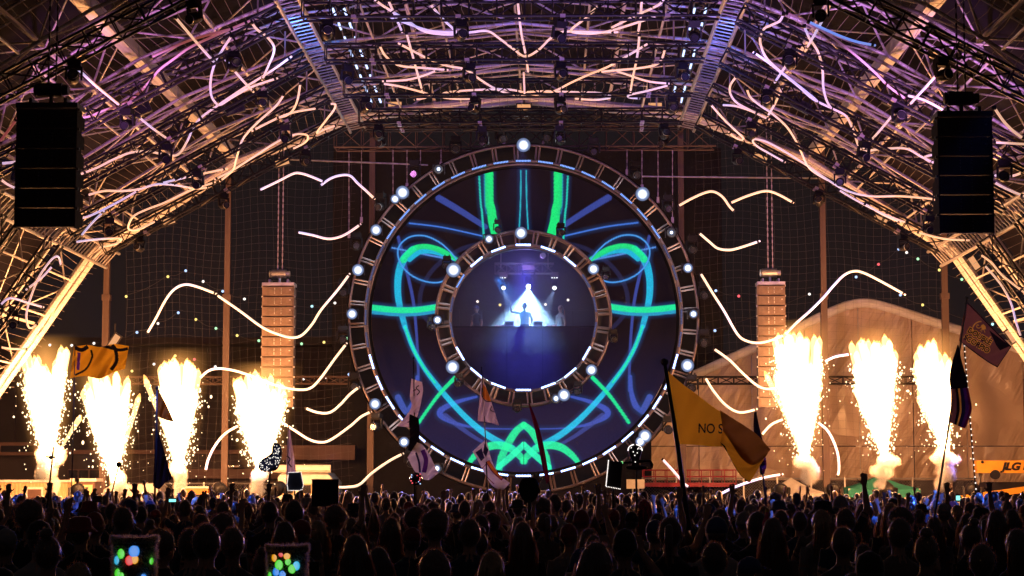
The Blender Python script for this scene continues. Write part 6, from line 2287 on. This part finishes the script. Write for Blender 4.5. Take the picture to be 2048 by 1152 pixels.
class Flag:
    """Cloth through a row of cross sections, each a (top, bottom) pair of sight lines at distance Y."""

    def __init__(s, root, sections, Y, mat, amp=.05, waves=2.2, nv=14, name="flag", ph=0.0, dye=None):
        A = smooth_path([(*t, *b) for t, b in sections], 8 if dye is None else int(180 / len(sections)))
        nv = nv if dye is None else 130
        s.pts, s.px = [], []
        n = len(A)
        for i, r in enumerate(A):
            for j in range(nv + 1):
                f = j / nv
                u, v = r[0] + (r[2] - r[0]) * f, r[1] + (r[3] - r[1]) * f
                y = Y + amp * math.sin(ph + waves * 2 * PI * i / n + f * 1.8) * min(1, i / n * 3) + amp * .35 * math.sin(f * 9 + 20.0 * i / n)
                s.pts.append(at(u, v, y)); s.px.append((u, v, y))
        fs = [(i * (nv + 1) + j, i * (nv + 1) + j + 1, (i + 1) * (nv + 1) + j + 1, (i + 1) * (nv + 1) + j) for i in range(n - 1) for j in range(nv)]
        b = MB().add(s.pts, fs)
        s.arr = np.array(s.px)
        if dye is not None:
            mat = dyed(mat)
        s.o = b.build(name, mat, root, smooth=True)
        if dye is not None:
            s.col = np.tile(np.array((*PRINT[dye.name], 1.0)), (len(s.pts), 1))
            ca = s.o.data.color_attributes.new("dye", 'FLOAT_COLOR', 'POINT')
            ca.data.foreach_set("color", s.col.ravel())
        s.root = root
        s.n, s.nv = n, nv

    def print_(s, polys, mat, name="print", lift=0.0):
        """Print flat shapes (vertices in sight lines, faces) into the cloth's own dye."""
        c = PRINT[mat.name]
        U_, V_ = s.arr[:, 0], s.arr[:, 1]
        for vs, fs in polys:
            P = np.array(vs, float)[:, :2]
            sel = np.where((U_ > P[:, 0].min()) & (U_ < P[:, 0].max()) & (V_ > P[:, 1].min()) & (V_ < P[:, 1].max()))[0]
            if not len(sel):
                continue
            us, vv = U_[sel], V_[sel]
            hit = np.zeros(len(sel), bool)
            for f in fs:
                q = P[list(f)]
                ins = np.zeros(len(sel), bool)
                for (x1, y1), (x2, y2) in zip(q, np.roll(q, -1, 0)):
                    if y1 == y2:
                        continue
                    ins ^= ((y1 > vv) != (y2 > vv)) & (us < (x2 - x1) * (vv - y1) / (y2 - y1) + x1)
                hit |= ins
            s.col[sel[hit], :3] = c
        s.o.data.color_attributes["dye"].data.foreach_set("color", s.col.ravel())

    def line(s, pts, w, mat, name="print", lift=.012):
        P = smooth_path(pts, 6) if len(pts) > 2 else [np.array(p, float) for p in pts]
        vs, fs = [], []
        for i, p in enumerate(P):
            t = P[min(i + 1, len(P) - 1)] - P[max(i - 1, 0)]
            t = t / (np.linalg.norm(t) + 1e-9)
            nrm = np.array((-t[1], t[0])) * w / 2
            vs += [tuple(p + nrm), tuple(p - nrm)]
        fs = [(2 * i, 2 * i + 1, 2 * i + 3, 2 * i + 2) for i in range(len(P) - 1)]
        return s.print_([(vs, fs)], mat, name, lift)

    def text(s, word, size, u, v, rot, mat, offset=0.0, sx=1.0, name="lettering", lift=.014, bold=0.0):
        vs, fs = text_shape(word, size, offset, 0, bold)
        c, sn = math.cos(rot), math.sin(rot)
        return s.print_([([(u + (x * sx) * c + y * sn, v + (x * sx) * sn - y * c) for x, y, z in vs], fs)], mat, name, lift)


def flag_root(bot, top, Y, label, r=.014, mat=None, pole=True):
    p, q = at(bot[0], bot[1], Y), at(top[0], top[1], Y)
    t = empty("flag", p, label, "flag", "flags held above the crowd")
    if pole:
        MB().loft([p, p.lerp(q, .5) + Vector((.01, 0, 0)), q], [r, r * .9, r * .7], 8).build("pole", mat or M['pole_dark'], t, smooth=True)
        MB().ball(q, r * 1.5, 8, 5).build("pole_cap", mat or M['pole_dark'], t)
    return t


t = flag_root((142, 1015), (150, 690), 40, "yellow flag with black swirls waving above the first two left flames", .012)
f = Flag(t, [((148, 693), (140, 756)), ((175, 690), (170, 752)), ((200, 694), (200, 757)), ((228, 688), (226, 745)), ((258, 692), (250, 738))], 40, M['flag_yellow'], .12, 1.6, dye=M['flag_yellow'])
f.line([(150, 750), (172, 738), (184, 715), (182, 700)], 4, M['ink_black']); f.line([(222, 740), (233, 722), (231, 700), (224, 690)], 7, M['ink_black'])
f.line([(150, 695), (163, 700), (176, 693)], 8, M['ink_black']); f.line([(200, 690), (222, 696), (240, 700), (256, 697)], 6, M['ink_black']); f.line([(158, 705), (156, 740)], 6, M['ink_purple'])

t = flag_root((309, 1012), (314, 776), 34, "dark pole with a small tan flag above a long purple one before the third flame", .02)
Flag(t, [((314, 778), (311, 832)), ((322, 790), (322, 836)), ((334, 812), (332, 840)), ((348, 843), (346, 844))], 34, M['flag_tan'], .05)
Flag(t, [((312, 845), (306, 972)), ((318, 868), (318, 978)), ((328, 900), (330, 966)), ((336, 930), (338, 962)), ((344, 955), (341, 960))], 34, M['flag_dark'], .07)

t = flag_root((571, 1005), (577, 850), 38, "narrow pale pink flag drooping beside the starry sock totem", .010)
f = Flag(t, [((576, 853), (572, 950)), ((579, 856), (579, 950)), ((583, 880), (586, 949)), ((592, 940), (592, 948))], 38, M['flag_pale'], .05, dye=M['flag_pale'])
f.line([(574, 912), (580, 918), (577, 926), (583, 934)], 2.5, M['ink_black'])

t = flag_root((829, 1010), (827, 716), 32, "twisted pale pink and black flag with a white lower half left of centre", .012)
f = Flag(t, [((823, 757), (844, 764)), ((821, 775), (846, 780)), ((820, 795), (842, 805)), ((823, 812), (838, 822)), ((812, 832), (832, 838)), ((793, 852), (820, 855))], 32, M['flag_pale'], .04, 1.2, dye=M['flag_pale'])
f.line([(838, 771), (832, 776), (839, 783), (834, 790)], 2.0, M['ink_black']); f.line([(826, 782), (832, 779)], 2.5, M['ink_plum']); f.line([(815, 845), (822, 843), (820, 854)], 1.6, M['ink_black'])
Flag(t, [((819, 828), (837, 836)), ((818, 850), (839, 856)), ((820, 875), (838, 885)), ((816, 900), (836, 908))], 31.8, M['flag_dark'], .05)
f = Flag(t, [((834, 885), (815, 915)), ((845, 890), (828, 940)), ((858, 908), (842, 956)), ((868, 928), (858, 960)), ((877, 946), (872, 950))], 31.6, M['flag_white'], .05, dye=M['flag_white'])
f.line([(845, 900), (852, 920), (848, 945)], 9, M['ink_purple']); f.line([(832, 905), (838, 925), (840, 945)], 4, M['ink_navy'])

t = flag_root((976, 1015), (963, 735), 30, "pole carrying a small orange and white flag over a white one with an orange bar", .010)
f = Flag(t, [((963, 757), (955, 842)), ((968, 765), (966, 843)), ((978, 790), (978, 845)), ((988, 820), (989, 848)), ((998, 850), (997, 851))], 30, M['flag_pale'], .05, dye=M['flag_pale'])
f.print_([([(966, 768), (972, 775), (979, 792), (983, 803), (976, 802), (968, 798), (964, 788)], [(0, 1, 2, 3, 4, 5, 6)])], M['ink_orange'])
f.line([(964, 775), (964, 792), (972, 802), (984, 803)], 1.8, M['ink_black']); f.line([(984, 812), (981, 820), (989, 824)], 1.6, M['ink_black'])
f = Flag(t, [((972, 878), (945, 903)), ((978, 900), (955, 920)), ((985, 925), (968, 945)), ((1000, 950), (985, 972)), ((1020, 966), (1007, 980))], 30, M['flag_white'], .04, dye=M['flag_white'])
f.print_([([(969, 887), (977, 899), (972, 914), (966, 905)], [(0, 1, 2, 3)]), ([(951, 905), (963, 896), (969, 916), (962, 922)], [(0, 1, 2, 3)])], M['ink_navy'])
f.line([(975, 922), (988, 942), (1006, 958)], 8.5, M['ink_plum'], lift=.010); f.line([(976, 923), (988, 941), (1004, 956)], 5.5, M['ink_orange'], lift=.018)
f.line([(973, 928), (964, 940), (975, 955), (988, 968)], 1.6, M['ink_plum'])

t = flag_root((1106, 1000), (1058, 806), 30, "dark red flag furled round its slanting pole right of centre", .010)
Flag(t, [((1057, 808), (1060, 808)), ((1065, 840), (1074, 842)), ((1073, 875), (1083, 872)), ((1080, 910), (1090, 905)), ((1087, 945), (1096, 940)), ((1093, 968), (1099, 962))], 29.9, M['flag_red'], .03)

t = flag_root((1378, 1060), (1329, 724), 23, "large torn yellow flag with hand painted NO S on a thick leaning pole", .030)
f = Flag(t, [((1336, 743), (1357, 888)), ((1365, 768), (1380, 889)), ((1395, 790), (1405, 891)), ((1424, 812), (1430, 893)), ((1446, 826), (1443, 892))], 23, M['flag_yellow'], .03, 1.0, dye=M['flag_yellow'])
f.text("NO S", 27, 1421, 858, .03, M['ink_black'], sx=.80, bold=.35)
Flag(t, [((1440, 820), (1446, 862)), ((1465, 836), (1462, 885)), ((1490, 852), (1482, 915)), ((1515, 870), (1505, 930)), ((1541, 899), (1530, 915))], 22.9, M['flag_tan'], .05, 1.0, name="flag_fold")
Flag(t, [((1446, 856), (1440, 888)), ((1465, 880), (1455, 905)), ((1490, 905), (1470, 935)), ((1510, 925), (1485, 955)), ((1534, 908), (1500, 965))], 22.96, M['flag_yellow'], .04, 1.0, ph=1.0, name="flag_fold")
Flag(t, [((1440, 884), (1450, 892)), ((1455, 905), (1468, 930)), ((1472, 938), (1490, 960)), ((1492, 962), (1504, 965))], 22.85, M['flag_dark'], .03, 1.0, name="flag_fold")

t = flag_root((1532, 1012), (1511, 826), 34, "furled black and red flag on a dark pole at the tip of the yellow flag", .016)
Flag(t, [((1508, 826), (1513, 826)), ((1507, 855), (1520, 860)), ((1511, 885), (1527, 890)), ((1518, 915), (1530, 925)), ((1520, 950), (1529, 948))], 33.9, M['flag_dark'], .04)
Flag(t, [((1520, 905), (1531, 915)), ((1522, 925), (1533, 930)), ((1524, 946), (1528, 948))], 33.8, M['flag_red'], .03)

t = flag_root((1867, 1048), (1934, 596), 22, "thin pole with a dark scorpion flag at the top and a rainbow flag below it", .013, M['pole_pale'])
f = Flag(t, [((1932, 601), (1918, 681)), ((1955, 624), (1938, 697)), ((1980, 650), (1958, 712)), ((2003, 673), (1980, 727)), ((2023, 693), (1995, 735))], 22, M['flag_brown'], .035, 1.2, dye=M['flag_brown'])
f.line([(1932, 603), (1955, 626), (1980, 652), (2003, 675), (2022, 694)], 2.4, M['ink_black']); f.line([(1918, 681), (1938, 696), (1958, 711), (1980, 726), (1995, 734)], 2.4, M['ink_black'])
f.line([(2022, 694), (1995, 734)], 2.2, M['ink_black']); f.print_([([(1978, 660), (2020, 692), (2000, 701), (1992, 690)], [(0, 1, 2, 3)])], M['ink_black'])
rot = math.radians(31)
for w, uu, vv in (("DOUBLE", 1959, 673), ("SCORPIO", 1953.5, 688)):
    f.text(w, 15, uu, vv, rot, M['ink_yellow'], .0, sx=.92, bold=1.7, lift=.014)
    f.text(w, 15, uu, vv, rot, M['ink_black'], .0, sx=.92, bold=.45, lift=.022)
arc = [(1962 + 17 * math.cos(a), 660 + 17 * math.sin(a)) for a in np.linspace(PI * .93, PI * 1.52, 9)]
f.line(arc, 2.0, M['ink_yellow'])
f.line([(1977, 679), (1982, 673)], 2.6, M['ink_yellow'])
f.line([(1958, 651), (1954, 650), (1954, 655), (1959, 656), (1963, 653), (1967, 652)], 1.8, M['ink_yellow'], name="emblem")
f.print_([([(1962, 651), (1967, 648), (1971, 652), (1972, 658), (1967, 660), (1963, 657)], [(0, 1, 2, 3, 4, 5)])], M['ink_yellow'], "emblem")
for dx, dy in ((-6, 5), (-3, 7), (4, 8)):
    f.line([(1966, 657), (1966 + dx * .6, 657 + dy * .5), (1966 + dx, 657 + dy)], 1.1, M['ink_yellow'], name="emblem")
for w, pts in ((M['flag_dark'], [((1915, 690), (1917, 690)), ((1904, 725), (1924, 724)), ((1899, 755), (1932, 752)), ((1901, 778), (1936, 776))]),):
    Flag(t, pts, 21.95, w, .03, .8)
stripes = [M['flag_brown'], M['flag_dark'], M['ink_yellow'], M['ink_navy'], M['ink_purple'], M['ink_plum']]
edges = [0, .28, .42, .52, .70, .86, 1.0]
for i, mt in enumerate(stripes):
    a, b_ = edges[i], edges[i + 1]
    sec = []
    for (l, r) in (((1901, 776), (1936, 775)), ((1902, 800), (1941, 798)), ((1901, 825), (1943, 823)), ((1900, 845), (1930, 857))):
        L, R = np.array(l), np.array(r)
        sec.append((tuple(L + (R - L) * a), tuple(L + (R - L) * b_)))
    Flag(t, sec, 21.95, mt, .02, .8, nv=4, name="stripe")

# other poles and totems held above the crowd
def held(name, label, cat, bot, top, Y, r=.012, mat=None):
    p, q = at(bot[0], bot[1], Y), at(top[0], top[1], Y)
    t = empty(name, p, label, cat, "totems held above the crowd")
    MB().loft([p, p.lerp(q, .5), q], [r, r, r], 8).build("pole", mat or M['pole_dark'], t)
    return t


def px2(pts, Y): return [at(u, v, Y) for u, v in pts]


t = held("light_pole", "thin pole set with tiny white lights right of the rainbow flag", "pole", (1952, 990), (1927, 680), 30, .010)
for j in range(26):
    p = at(1927, 680, 30).lerp(at(1952, 990, 30), j / 26)
    MB().ball(p + Vector((.004, -.014, 0)), .012, 6, 4).build("light", M['bulb_white'], t)
t = held("cross_totem", "thin dark pole with a small crossbar before the leftmost flame", "totem", (95, 1010), (107, 893), 26, .012)
c = at(101, 915, 26)
MB().tube(c + Vector((-.06, 0, .01)), c + Vector((.06, 0, 0)), .012, 6).ball(c, .025, 8, 5).build("crossbar", M['pole_dark'], t)
t = held("ball_stick", "slanting stick with a dark ball held up below the second flame", "totem", (220, 1000), (237, 932), 27, .010)
MB().ball(at(237.5, 929, 27), .038, 12, 8).build("ball", M['pole_dark'], t, smooth=True)

# starry sock
Y = 30
t = held("sock_totem", "dark blue sock shaped totem covered in tiny white lights below the fourth flame", "totem", (533, 1012), (541, 940), Y, .014)
ol = smooth_path([(548, 886), (559, 890), (563, 905), (560, 920), (553, 938), (540, 943), (526, 944), (518, 938), (517, 928), (524, 918), (536, 912), (545, 903)], 5, closed=True)
b = MB(); m_ = len(ol)
front = [at(u, v, Y - .05) for u, v in ol]
c = sum(front, Vector()) / m_
b.prism([p + (c - p) * .0 for p in front], (0, .10, 0))
b.add([p for p in front] + [p.lerp(c, .22) + Vector((0, -.03, 0)) for p in front], [(i, (i + 1) % m_, m_ + (i + 1) % m_, m_ + i) for i in range(m_)])
b.add([p.lerp(c, .22) + Vector((0, -.03, 0)) for p in front], [tuple(range(m_))])
b.build("sock", surf("navy_sock_cloth", (.015, .02, .09), .8), t)
def inside(p, poly):
    r = False
    for (x1, y1), (x2, y2) in zip(poly, np.roll(poly, -1, 0)):
        if (y1 > p[1]) != (y2 > p[1]) and p[0] < (x2 - x1) * (p[1] - y1) / (y2 - y1) + x1:
            r = not r
    return r
rg = random.Random(8)
pl = [tuple(p) for p in ol]
lb = MB(); k = 0
while k < 70:
    p = (rg.uniform(516, 564), rg.uniform(886, 945))
    if inside(p, pl):
        lb.ball(at(p[0], p[1], Y - .10), .0075, 5, 3); k += 1
lb.build("lights", M['bulb_white'], t, kind='stuff')

# tooth shaped board with lit rim
t = held("board_totem", "navy board totem with wider foot and dotted light rim right of the sock", "totem", (591, 1010), (589, 981), 31, .012)
ol = [(577, 945), (602, 944), (607, 970), (604, 979), (598, 981), (576, 981), (574, 968)]
MB().prism([at(u, v, 31) for u, v in ol], (0, .05, 0)).build("board", surf("navy_board", (.02, .025, .06), .6), t)
lb = MB()
for a, b_ in zip(ol, ol[1:] + ol[:1]):
    L = math.hypot(b_[0] - a[0], b_[1] - a[1])
    for i in range(int(L / 2.6)):
        f_ = i * 2.6 / L
        lb.ball(at(a[0] + (b_[0] - a[0]) * f_, a[1] + (b_[1] - a[1]) * f_, 30.97), .0075, 5, 3)
lb.build("lights", M['bulb_white'], t, kind='stuff')

# square black sign
t = held("square_sign", "plain square black sign held up left of the ring", "sign", (652, 1040), (652, 1010), 26, .016)
a, b_ = at(624, 959, 26), at(677, 1012, 26)
MB().box(((a.x + b_.x) / 2, 26, (a.z + b_.z) / 2), (b_.x - a.x, .03, a.z - b_.z)).build("board", M['black_plastic'], t)
beam("frame", (a.x - .005, 25.98, a.z), (b_.x + .005, 25.98, a.z), .012, .012, M['pole_dark'], t)
beam("frame", (a.x - .005, 25.98, b_.z), (b_.x + .005, 25.98, b_.z), .012, .012, M['pole_dark'], t)

# round head sign
t = held("round_sign", "big round black head shaped sign on a short stick right of centre", "sign", (1059, 1040), (1059, 1000), 24, .02)
ol = smooth_path([(1058, 955), (1070, 957), (1077, 966), (1078, 980), (1074, 993), (1066, 1003), (1058, 1006), (1049, 1002), (1041, 992), (1038, 978), (1040, 965), (1047, 957)], 4, closed=True)
MB().prism([at(u, v, 24) for u, v in ol], (0, .06, 0)).build("head", M['black_plastic'], t)
for s in (-1, 1):
    MB().ball(at(1058 + s * 20, 981, 24.03), (.02, .03, .035), 8, 5).build("ear", M['black_plastic'], t)

# sign with a lit edge
t = held("lit_edge_sign", "black rectangular sign with a white lit left edge, left of the alien totem", "sign", (1226, 1035), (1227, 972), 26, .014)
ol = [(1218, 921), (1245, 924), (1241, 977), (1212, 971)]
MB().prism([at(u, v, 26) for u, v in ol], (0, .05, 0)).build("board", M['black_plastic'], t)
P = px2([(1217, 921), (1212, 971)], 25.98)
for j in range(20):
    MB().ball(P[0].lerp(P[1], j / 19), .008, 6, 4).build("light", M['bulb_white'], t)
P = px2([(1213, 973), (1240, 978)], 25.98)
for j in range(9):
    MB().ball(P[0].lerp(P[1], j / 8), .007, 6, 4).build("light", M['bulb_white'], t)

# sitting alien totem
Y = 27
t = held("alien_totem", "black sitting alien totem with big lit head, green orb in hand, on a pole", "totem", (1274, 1035), (1272, 938), Y, .014)
mk = lambda u, v: at(u, v, Y)
MB().loft([mk(1270, 890), mk(1270, 894), mk(1270, 902), mk(1270, 912), mk(1271, 920), mk(1271, 926)], [.03, .085, .096, .075, .052, .045], 14).build("head", M['black_plastic'], t, smooth=True)
MB().loft([mk(1271, 924), mk(1271, 932)], [.05, .07], 12).build("body", M['black_plastic'], t)
MB().ball(mk(1273, 935), (.155, .08, .034), 16, 8).build("legs", M['black_plastic'], t, smooth=True)
MB().loft([mk(1267, 924), mk(1256, 925), mk(1246, 925)], [.022, .018, .016], 8).build("arm", M['black_plastic'], t)
MB().loft([mk(1276, 923), mk(1290, 922), mk(1300, 922), mk(1304, 930), mk(1304, 937)], [.024, .020, .022, .022, .01], 8).build("arm", M['black_plastic'], t)
MB().ball(mk(1244, 925), .018, 8, 6).build("orb", glow("green_orb_light", (.25, .9, .3), 1.2), t)
arcp = [mk(1270 + 14 * math.cos(a), 901 - 12 * math.sin(a)) + Vector((0, -.03, 0)) for a in np.linspace(.05, PI - .05, 18) if abs(a - PI / 2) > .12]
for p in arcp:
    MB().ball(p, .010, 6, 4).build("light", M['bulb_white'], t)
for (u, v) in ((1262, 896), (1277, 896), (1280, 898), (1275, 898), (1266, 904), (1269, 911), (1274, 906), (1270, 924)):
    MB().ball(mk(u, v) + Vector((0, -.095, 0)), .008, 6, 4).build("light", M['bulb_white'], t)

# mirror ball totem
t = held("ball_totem", "dark mirrored ball totem glinting red and blue below the twisted flag", "totem", (832, 1020), (832, 974), 30, .012)
b = MB(); b.ball(at(832, 958, 30), .10, 16, 10)
b.build("ball", surf("mirrored_ball_tiles", (.10, .06, .10), .12, 1.0, .5, 20), t)
for k in range(14):
    a, z = k * 2.4, -.08 + .16 * k / 13
    p = at(832, 958, 30) + Vector((math.cos(a) * .07, -.075, z * .9))
    MB().ball(p, .010, 6, 4).build("light", M['bulb_' + ('red' if k % 3 else 'blue')], t)  # red and blue glints put in as glowing beads

# fringed spinner
t = held("fringe_totem", "blurry fringed brown pompom totem left of the yellow flag pole foot", "totem", (1392, 1025), (1387, 985), 30, .010)
b = MB(); rg = random.Random(4)
for k in range(260):
    a = rg.uniform(0, 2 * PI); e = rg.uniform(-.5, .5)
    d = Vector((math.cos(a), math.sin(a) * .6, e * .6)).normalized()
    c = at(1386, 979, 30); L = rg.uniform(.08, .17)
    w = d.orthogonal().normalized() * .004
    q = c + d * L + Vector((0, 0, -.03))
    b.add([c - w, c + w, c + d * L * .6 + w, c + d * L * .6 - w, q], [(0, 1, 2, 3), (3, 2, 4)])
b.build("fringe", surf("brown_fringe", (.25, .11, .05), .8), t)

# telephones held up
for u, v, Y, w, h_, mt, lb in ((345, 1001, 26, 16, 9, M['phone'], "phone with a bright teal screen held up below the third flame"), (1916, 996, 24, 9, 15, M['phone'], "phone with a dark green screen held upright below the rainbow flag"),
                              (571, 1004, 30, 14, 20, None, "flat dark phone held up under the sock totem"), (195, 998, 24, 18, 13, None, "dark camera screen held up behind the leftmost flame pole")):
    p = at(u, v, Y); k = Y / F
    t = empty("phone", p, lb, "phone", "phones held up in the crowd")
    MB().box(p, (w * k, .008, h_ * k)).build("case", M['black_plastic'], t)
    MB().box(p + Vector((0, -.005, 0)), (w * k * .86, .003, h_ * k * .6 if mt else h_ * k * .86)).build("screen", mt or M['lens_dark'], t)

# pink bottle held in the crowd
p = at(1532, 1050, 17.2)
t = empty("bottle", p - Vector((0, 0, .1)), "pink lit bottle with a yellow cap held up below the white pointed canopy", "bottle")
MB().loft([p + Vector((0, 0, -.1)), p + Vector((0, 0, .02)), p + Vector((.005, 0, .07)), p + Vector((.01, 0, .11))], [.032, .032, .016, .014], 10).build("body", surf("pink_plastic", (.6, .06, .22), .3), t)
MB().loft([p + Vector((.01, 0, .11)), p + Vector((.012, 0, .135))], [.017, .017], 10).build("cap", surf("amber_cap", (.7, .4, .1), .4), t)

# ------------------------------------------------------------------ two people in furry light up hats
def soft_bulb(name, color):
    m, nt, out = new_mat(name)
    N = nt.nodes.new
    lw = N("ShaderNodeLayerWeight"); lw.inputs["Blend"].default_value = .35
    rp = N("ShaderNodeValToRGB")
    e = rp.color_ramp.elements
    e[0].position = 0.02; e[0].color = (*[min(1, c * .82 + .18) for c in color], 1)
    e[1].position = 1.0; e[1].color = (*[c * .12 for c in color], 1)
    k = e.new(.28); k.color = (*color, 1)
    nt.links.new(lw.outputs["Facing"], rp.inputs["Fac"])
    em = N("ShaderNodeEmission"); em.inputs["Strength"].default_value = .85
    nt.links.new(rp.outputs[0], em.inputs["Color"]); nt.links.new(em.outputs[0], out.inputs["Surface"])
    return m


for nm, c in dict(green=(.10, .85, .04), blue=(.01, .28, 1.0), red=(.9, .02, .02), amber=(1.0, .42, .0), cyan=(.05, .6, 1.0)).items():
    M['soft_' + nm] = soft_bulb("glowing_%s_bulb" % nm, c)
M['fur'] = surf("shaggy_black_fur", (.05, .035, .035), .6, 0, .4, 30, spec=.5)
M['fur_tip'] = cloth("pale_fur_tips", (.92, .74, .62), .85)
HATS = [(270, 1075, 10.0, 84, 1.0, [(-20, 31, 9, 'green'), (7, 26, 11, 'blue'), (-30, 44, 8, 'cyan'), (-2, 44, 9, 'red'), (8, 42, 8, 'amber'), (37, 46, 6, 'green'), (-27, 70, 9, 'green'), (-18, 74, 6, 'green'), (25, 78, 7, 'blue')],
         "person at the bottom left in a square topped furry hat with green and blue lights", .0),
        (575, 1092, 10.3, 78, .9, [(-22, 22, 7, 'amber'), (-8, 14, 6, 'red'), (4, 18, 7, 'amber'), (-12, 36, 9, 'green'), (14, 44, 8, 'green'), (22, 38, 8, 'cyan'), (-18, 50, 8, 'blue'), (-32, 58, 7, 'green'), (-4, 56, 8, 'blue'), (6, 30, 6, 'green')],
         "person near the bottom left in a furry hat with amber, red and green lights", .35)]
for u, v, d, w, topf, lights, lb, skew in HATS:
    p = at(u, v, d)
    k = d / F
    R = w * k / 2
    h = p.z - .06
    person = put_person(p.x, d, h, 0, 'short', 0)
    setp(person, lb, "person", "people in furry light up hats")
    person.rotation_euler = (0, 0, 0)
    off = Vector((p.x, d, 0))
    b = MB()
    H = .27
    prof = [(0, R * 1.02), (-.012, R * 1.08), (-.05, R * .98), (-.12, R * .93), (-.20, R * .95), (-H, R * 1.02)]
    pts = [Vector((p.x, d, p.z + z)) for z, r in prof]
    b.loft(pts, [r for z, r in prof], 28)
    hat_o = bpy.data.objects.new("hat", b.mesh("hat", M['fur'], off, True)); COL.objects.link(hat_o)
    s = person.scale[0]
    hat_o.parent = person; hat_o.scale = (1 / s, 1 / s, 1 / s)
    ORIGIN[hat_o.name] = off
    rg = random.Random(int(u))
    fb = MB()
    for i in range(7500):
        a = rg.uniform(0, 2 * PI)
        if rg.random() < .42:      # rim of the crown
            z, rr_ = rg.uniform(-.03, .006), R * rg.uniform(.93, 1.06)
            dr = Vector((math.cos(a), math.sin(a), rg.uniform(.2, 1.6)))
        else:
            z = -rg.uniform(0, H); rr_ = R * .97
            dr = Vector((math.cos(a), math.sin(a), rg.uniform(-.9, .5)))
        dr += Vector((rg.uniform(-.5, .5), rg.uniform(-.5, .5), rg.uniform(-.4, .4)))
        dr.normalize()
        q = Vector((p.x + math.cos(a) * rr_, d + math.sin(a) * rr_, p.z + z))
        L = rg.uniform(.010, .026)
        wv = dr.orthogonal().normalized() * .0013
        fb.add([q - wv, q + wv, q + dr * L + Vector((0, 0, -L * .2))], [(0, 1, 2)])
    f_o = bpy.data.objects.new("fur", fb.mesh("fur", M['fur_tip'], off)); COL.objects.link(f_o)
    f_o.parent = hat_o; setp(f_o, kind='stuff')
    for dx, dz, r, cn in lights:
        x = dx * k
        yy = -math.sqrt(max(0.0, (R * .96) ** 2 - x * x))
        q = Vector((p.x + x, d + yy, p.z - dz * k))
        o = bpy.data.objects.new("light", MB().ball((0, 0, 0), (r * k, r * k * .45, r * k * 1.15), 14, 9).mesh("light", M['soft_' + cn], None, True)); COL.objects.link(o)
        o.parent = hat_o; o.location = q - off
        o.rotation_euler = (0, 0, math.atan2(x, -yy))

# ================================================================== the hazy air (named haze)
hz = MB().box((0, 52, 11.0), (110, 116, 24.0))
m, nt, out = new_mat("thin_stage_haze")
pv = nt.nodes.new("ShaderNodeVolumePrincipled")
pv.inputs["Color"].default_value = (.85, .85, .9, 1)
pv.inputs["Density"].default_value = 0.00025
nt.links.new(pv.outputs[0], out.inputs["Volume"])
hz.build("haze", m, kind='stuff')
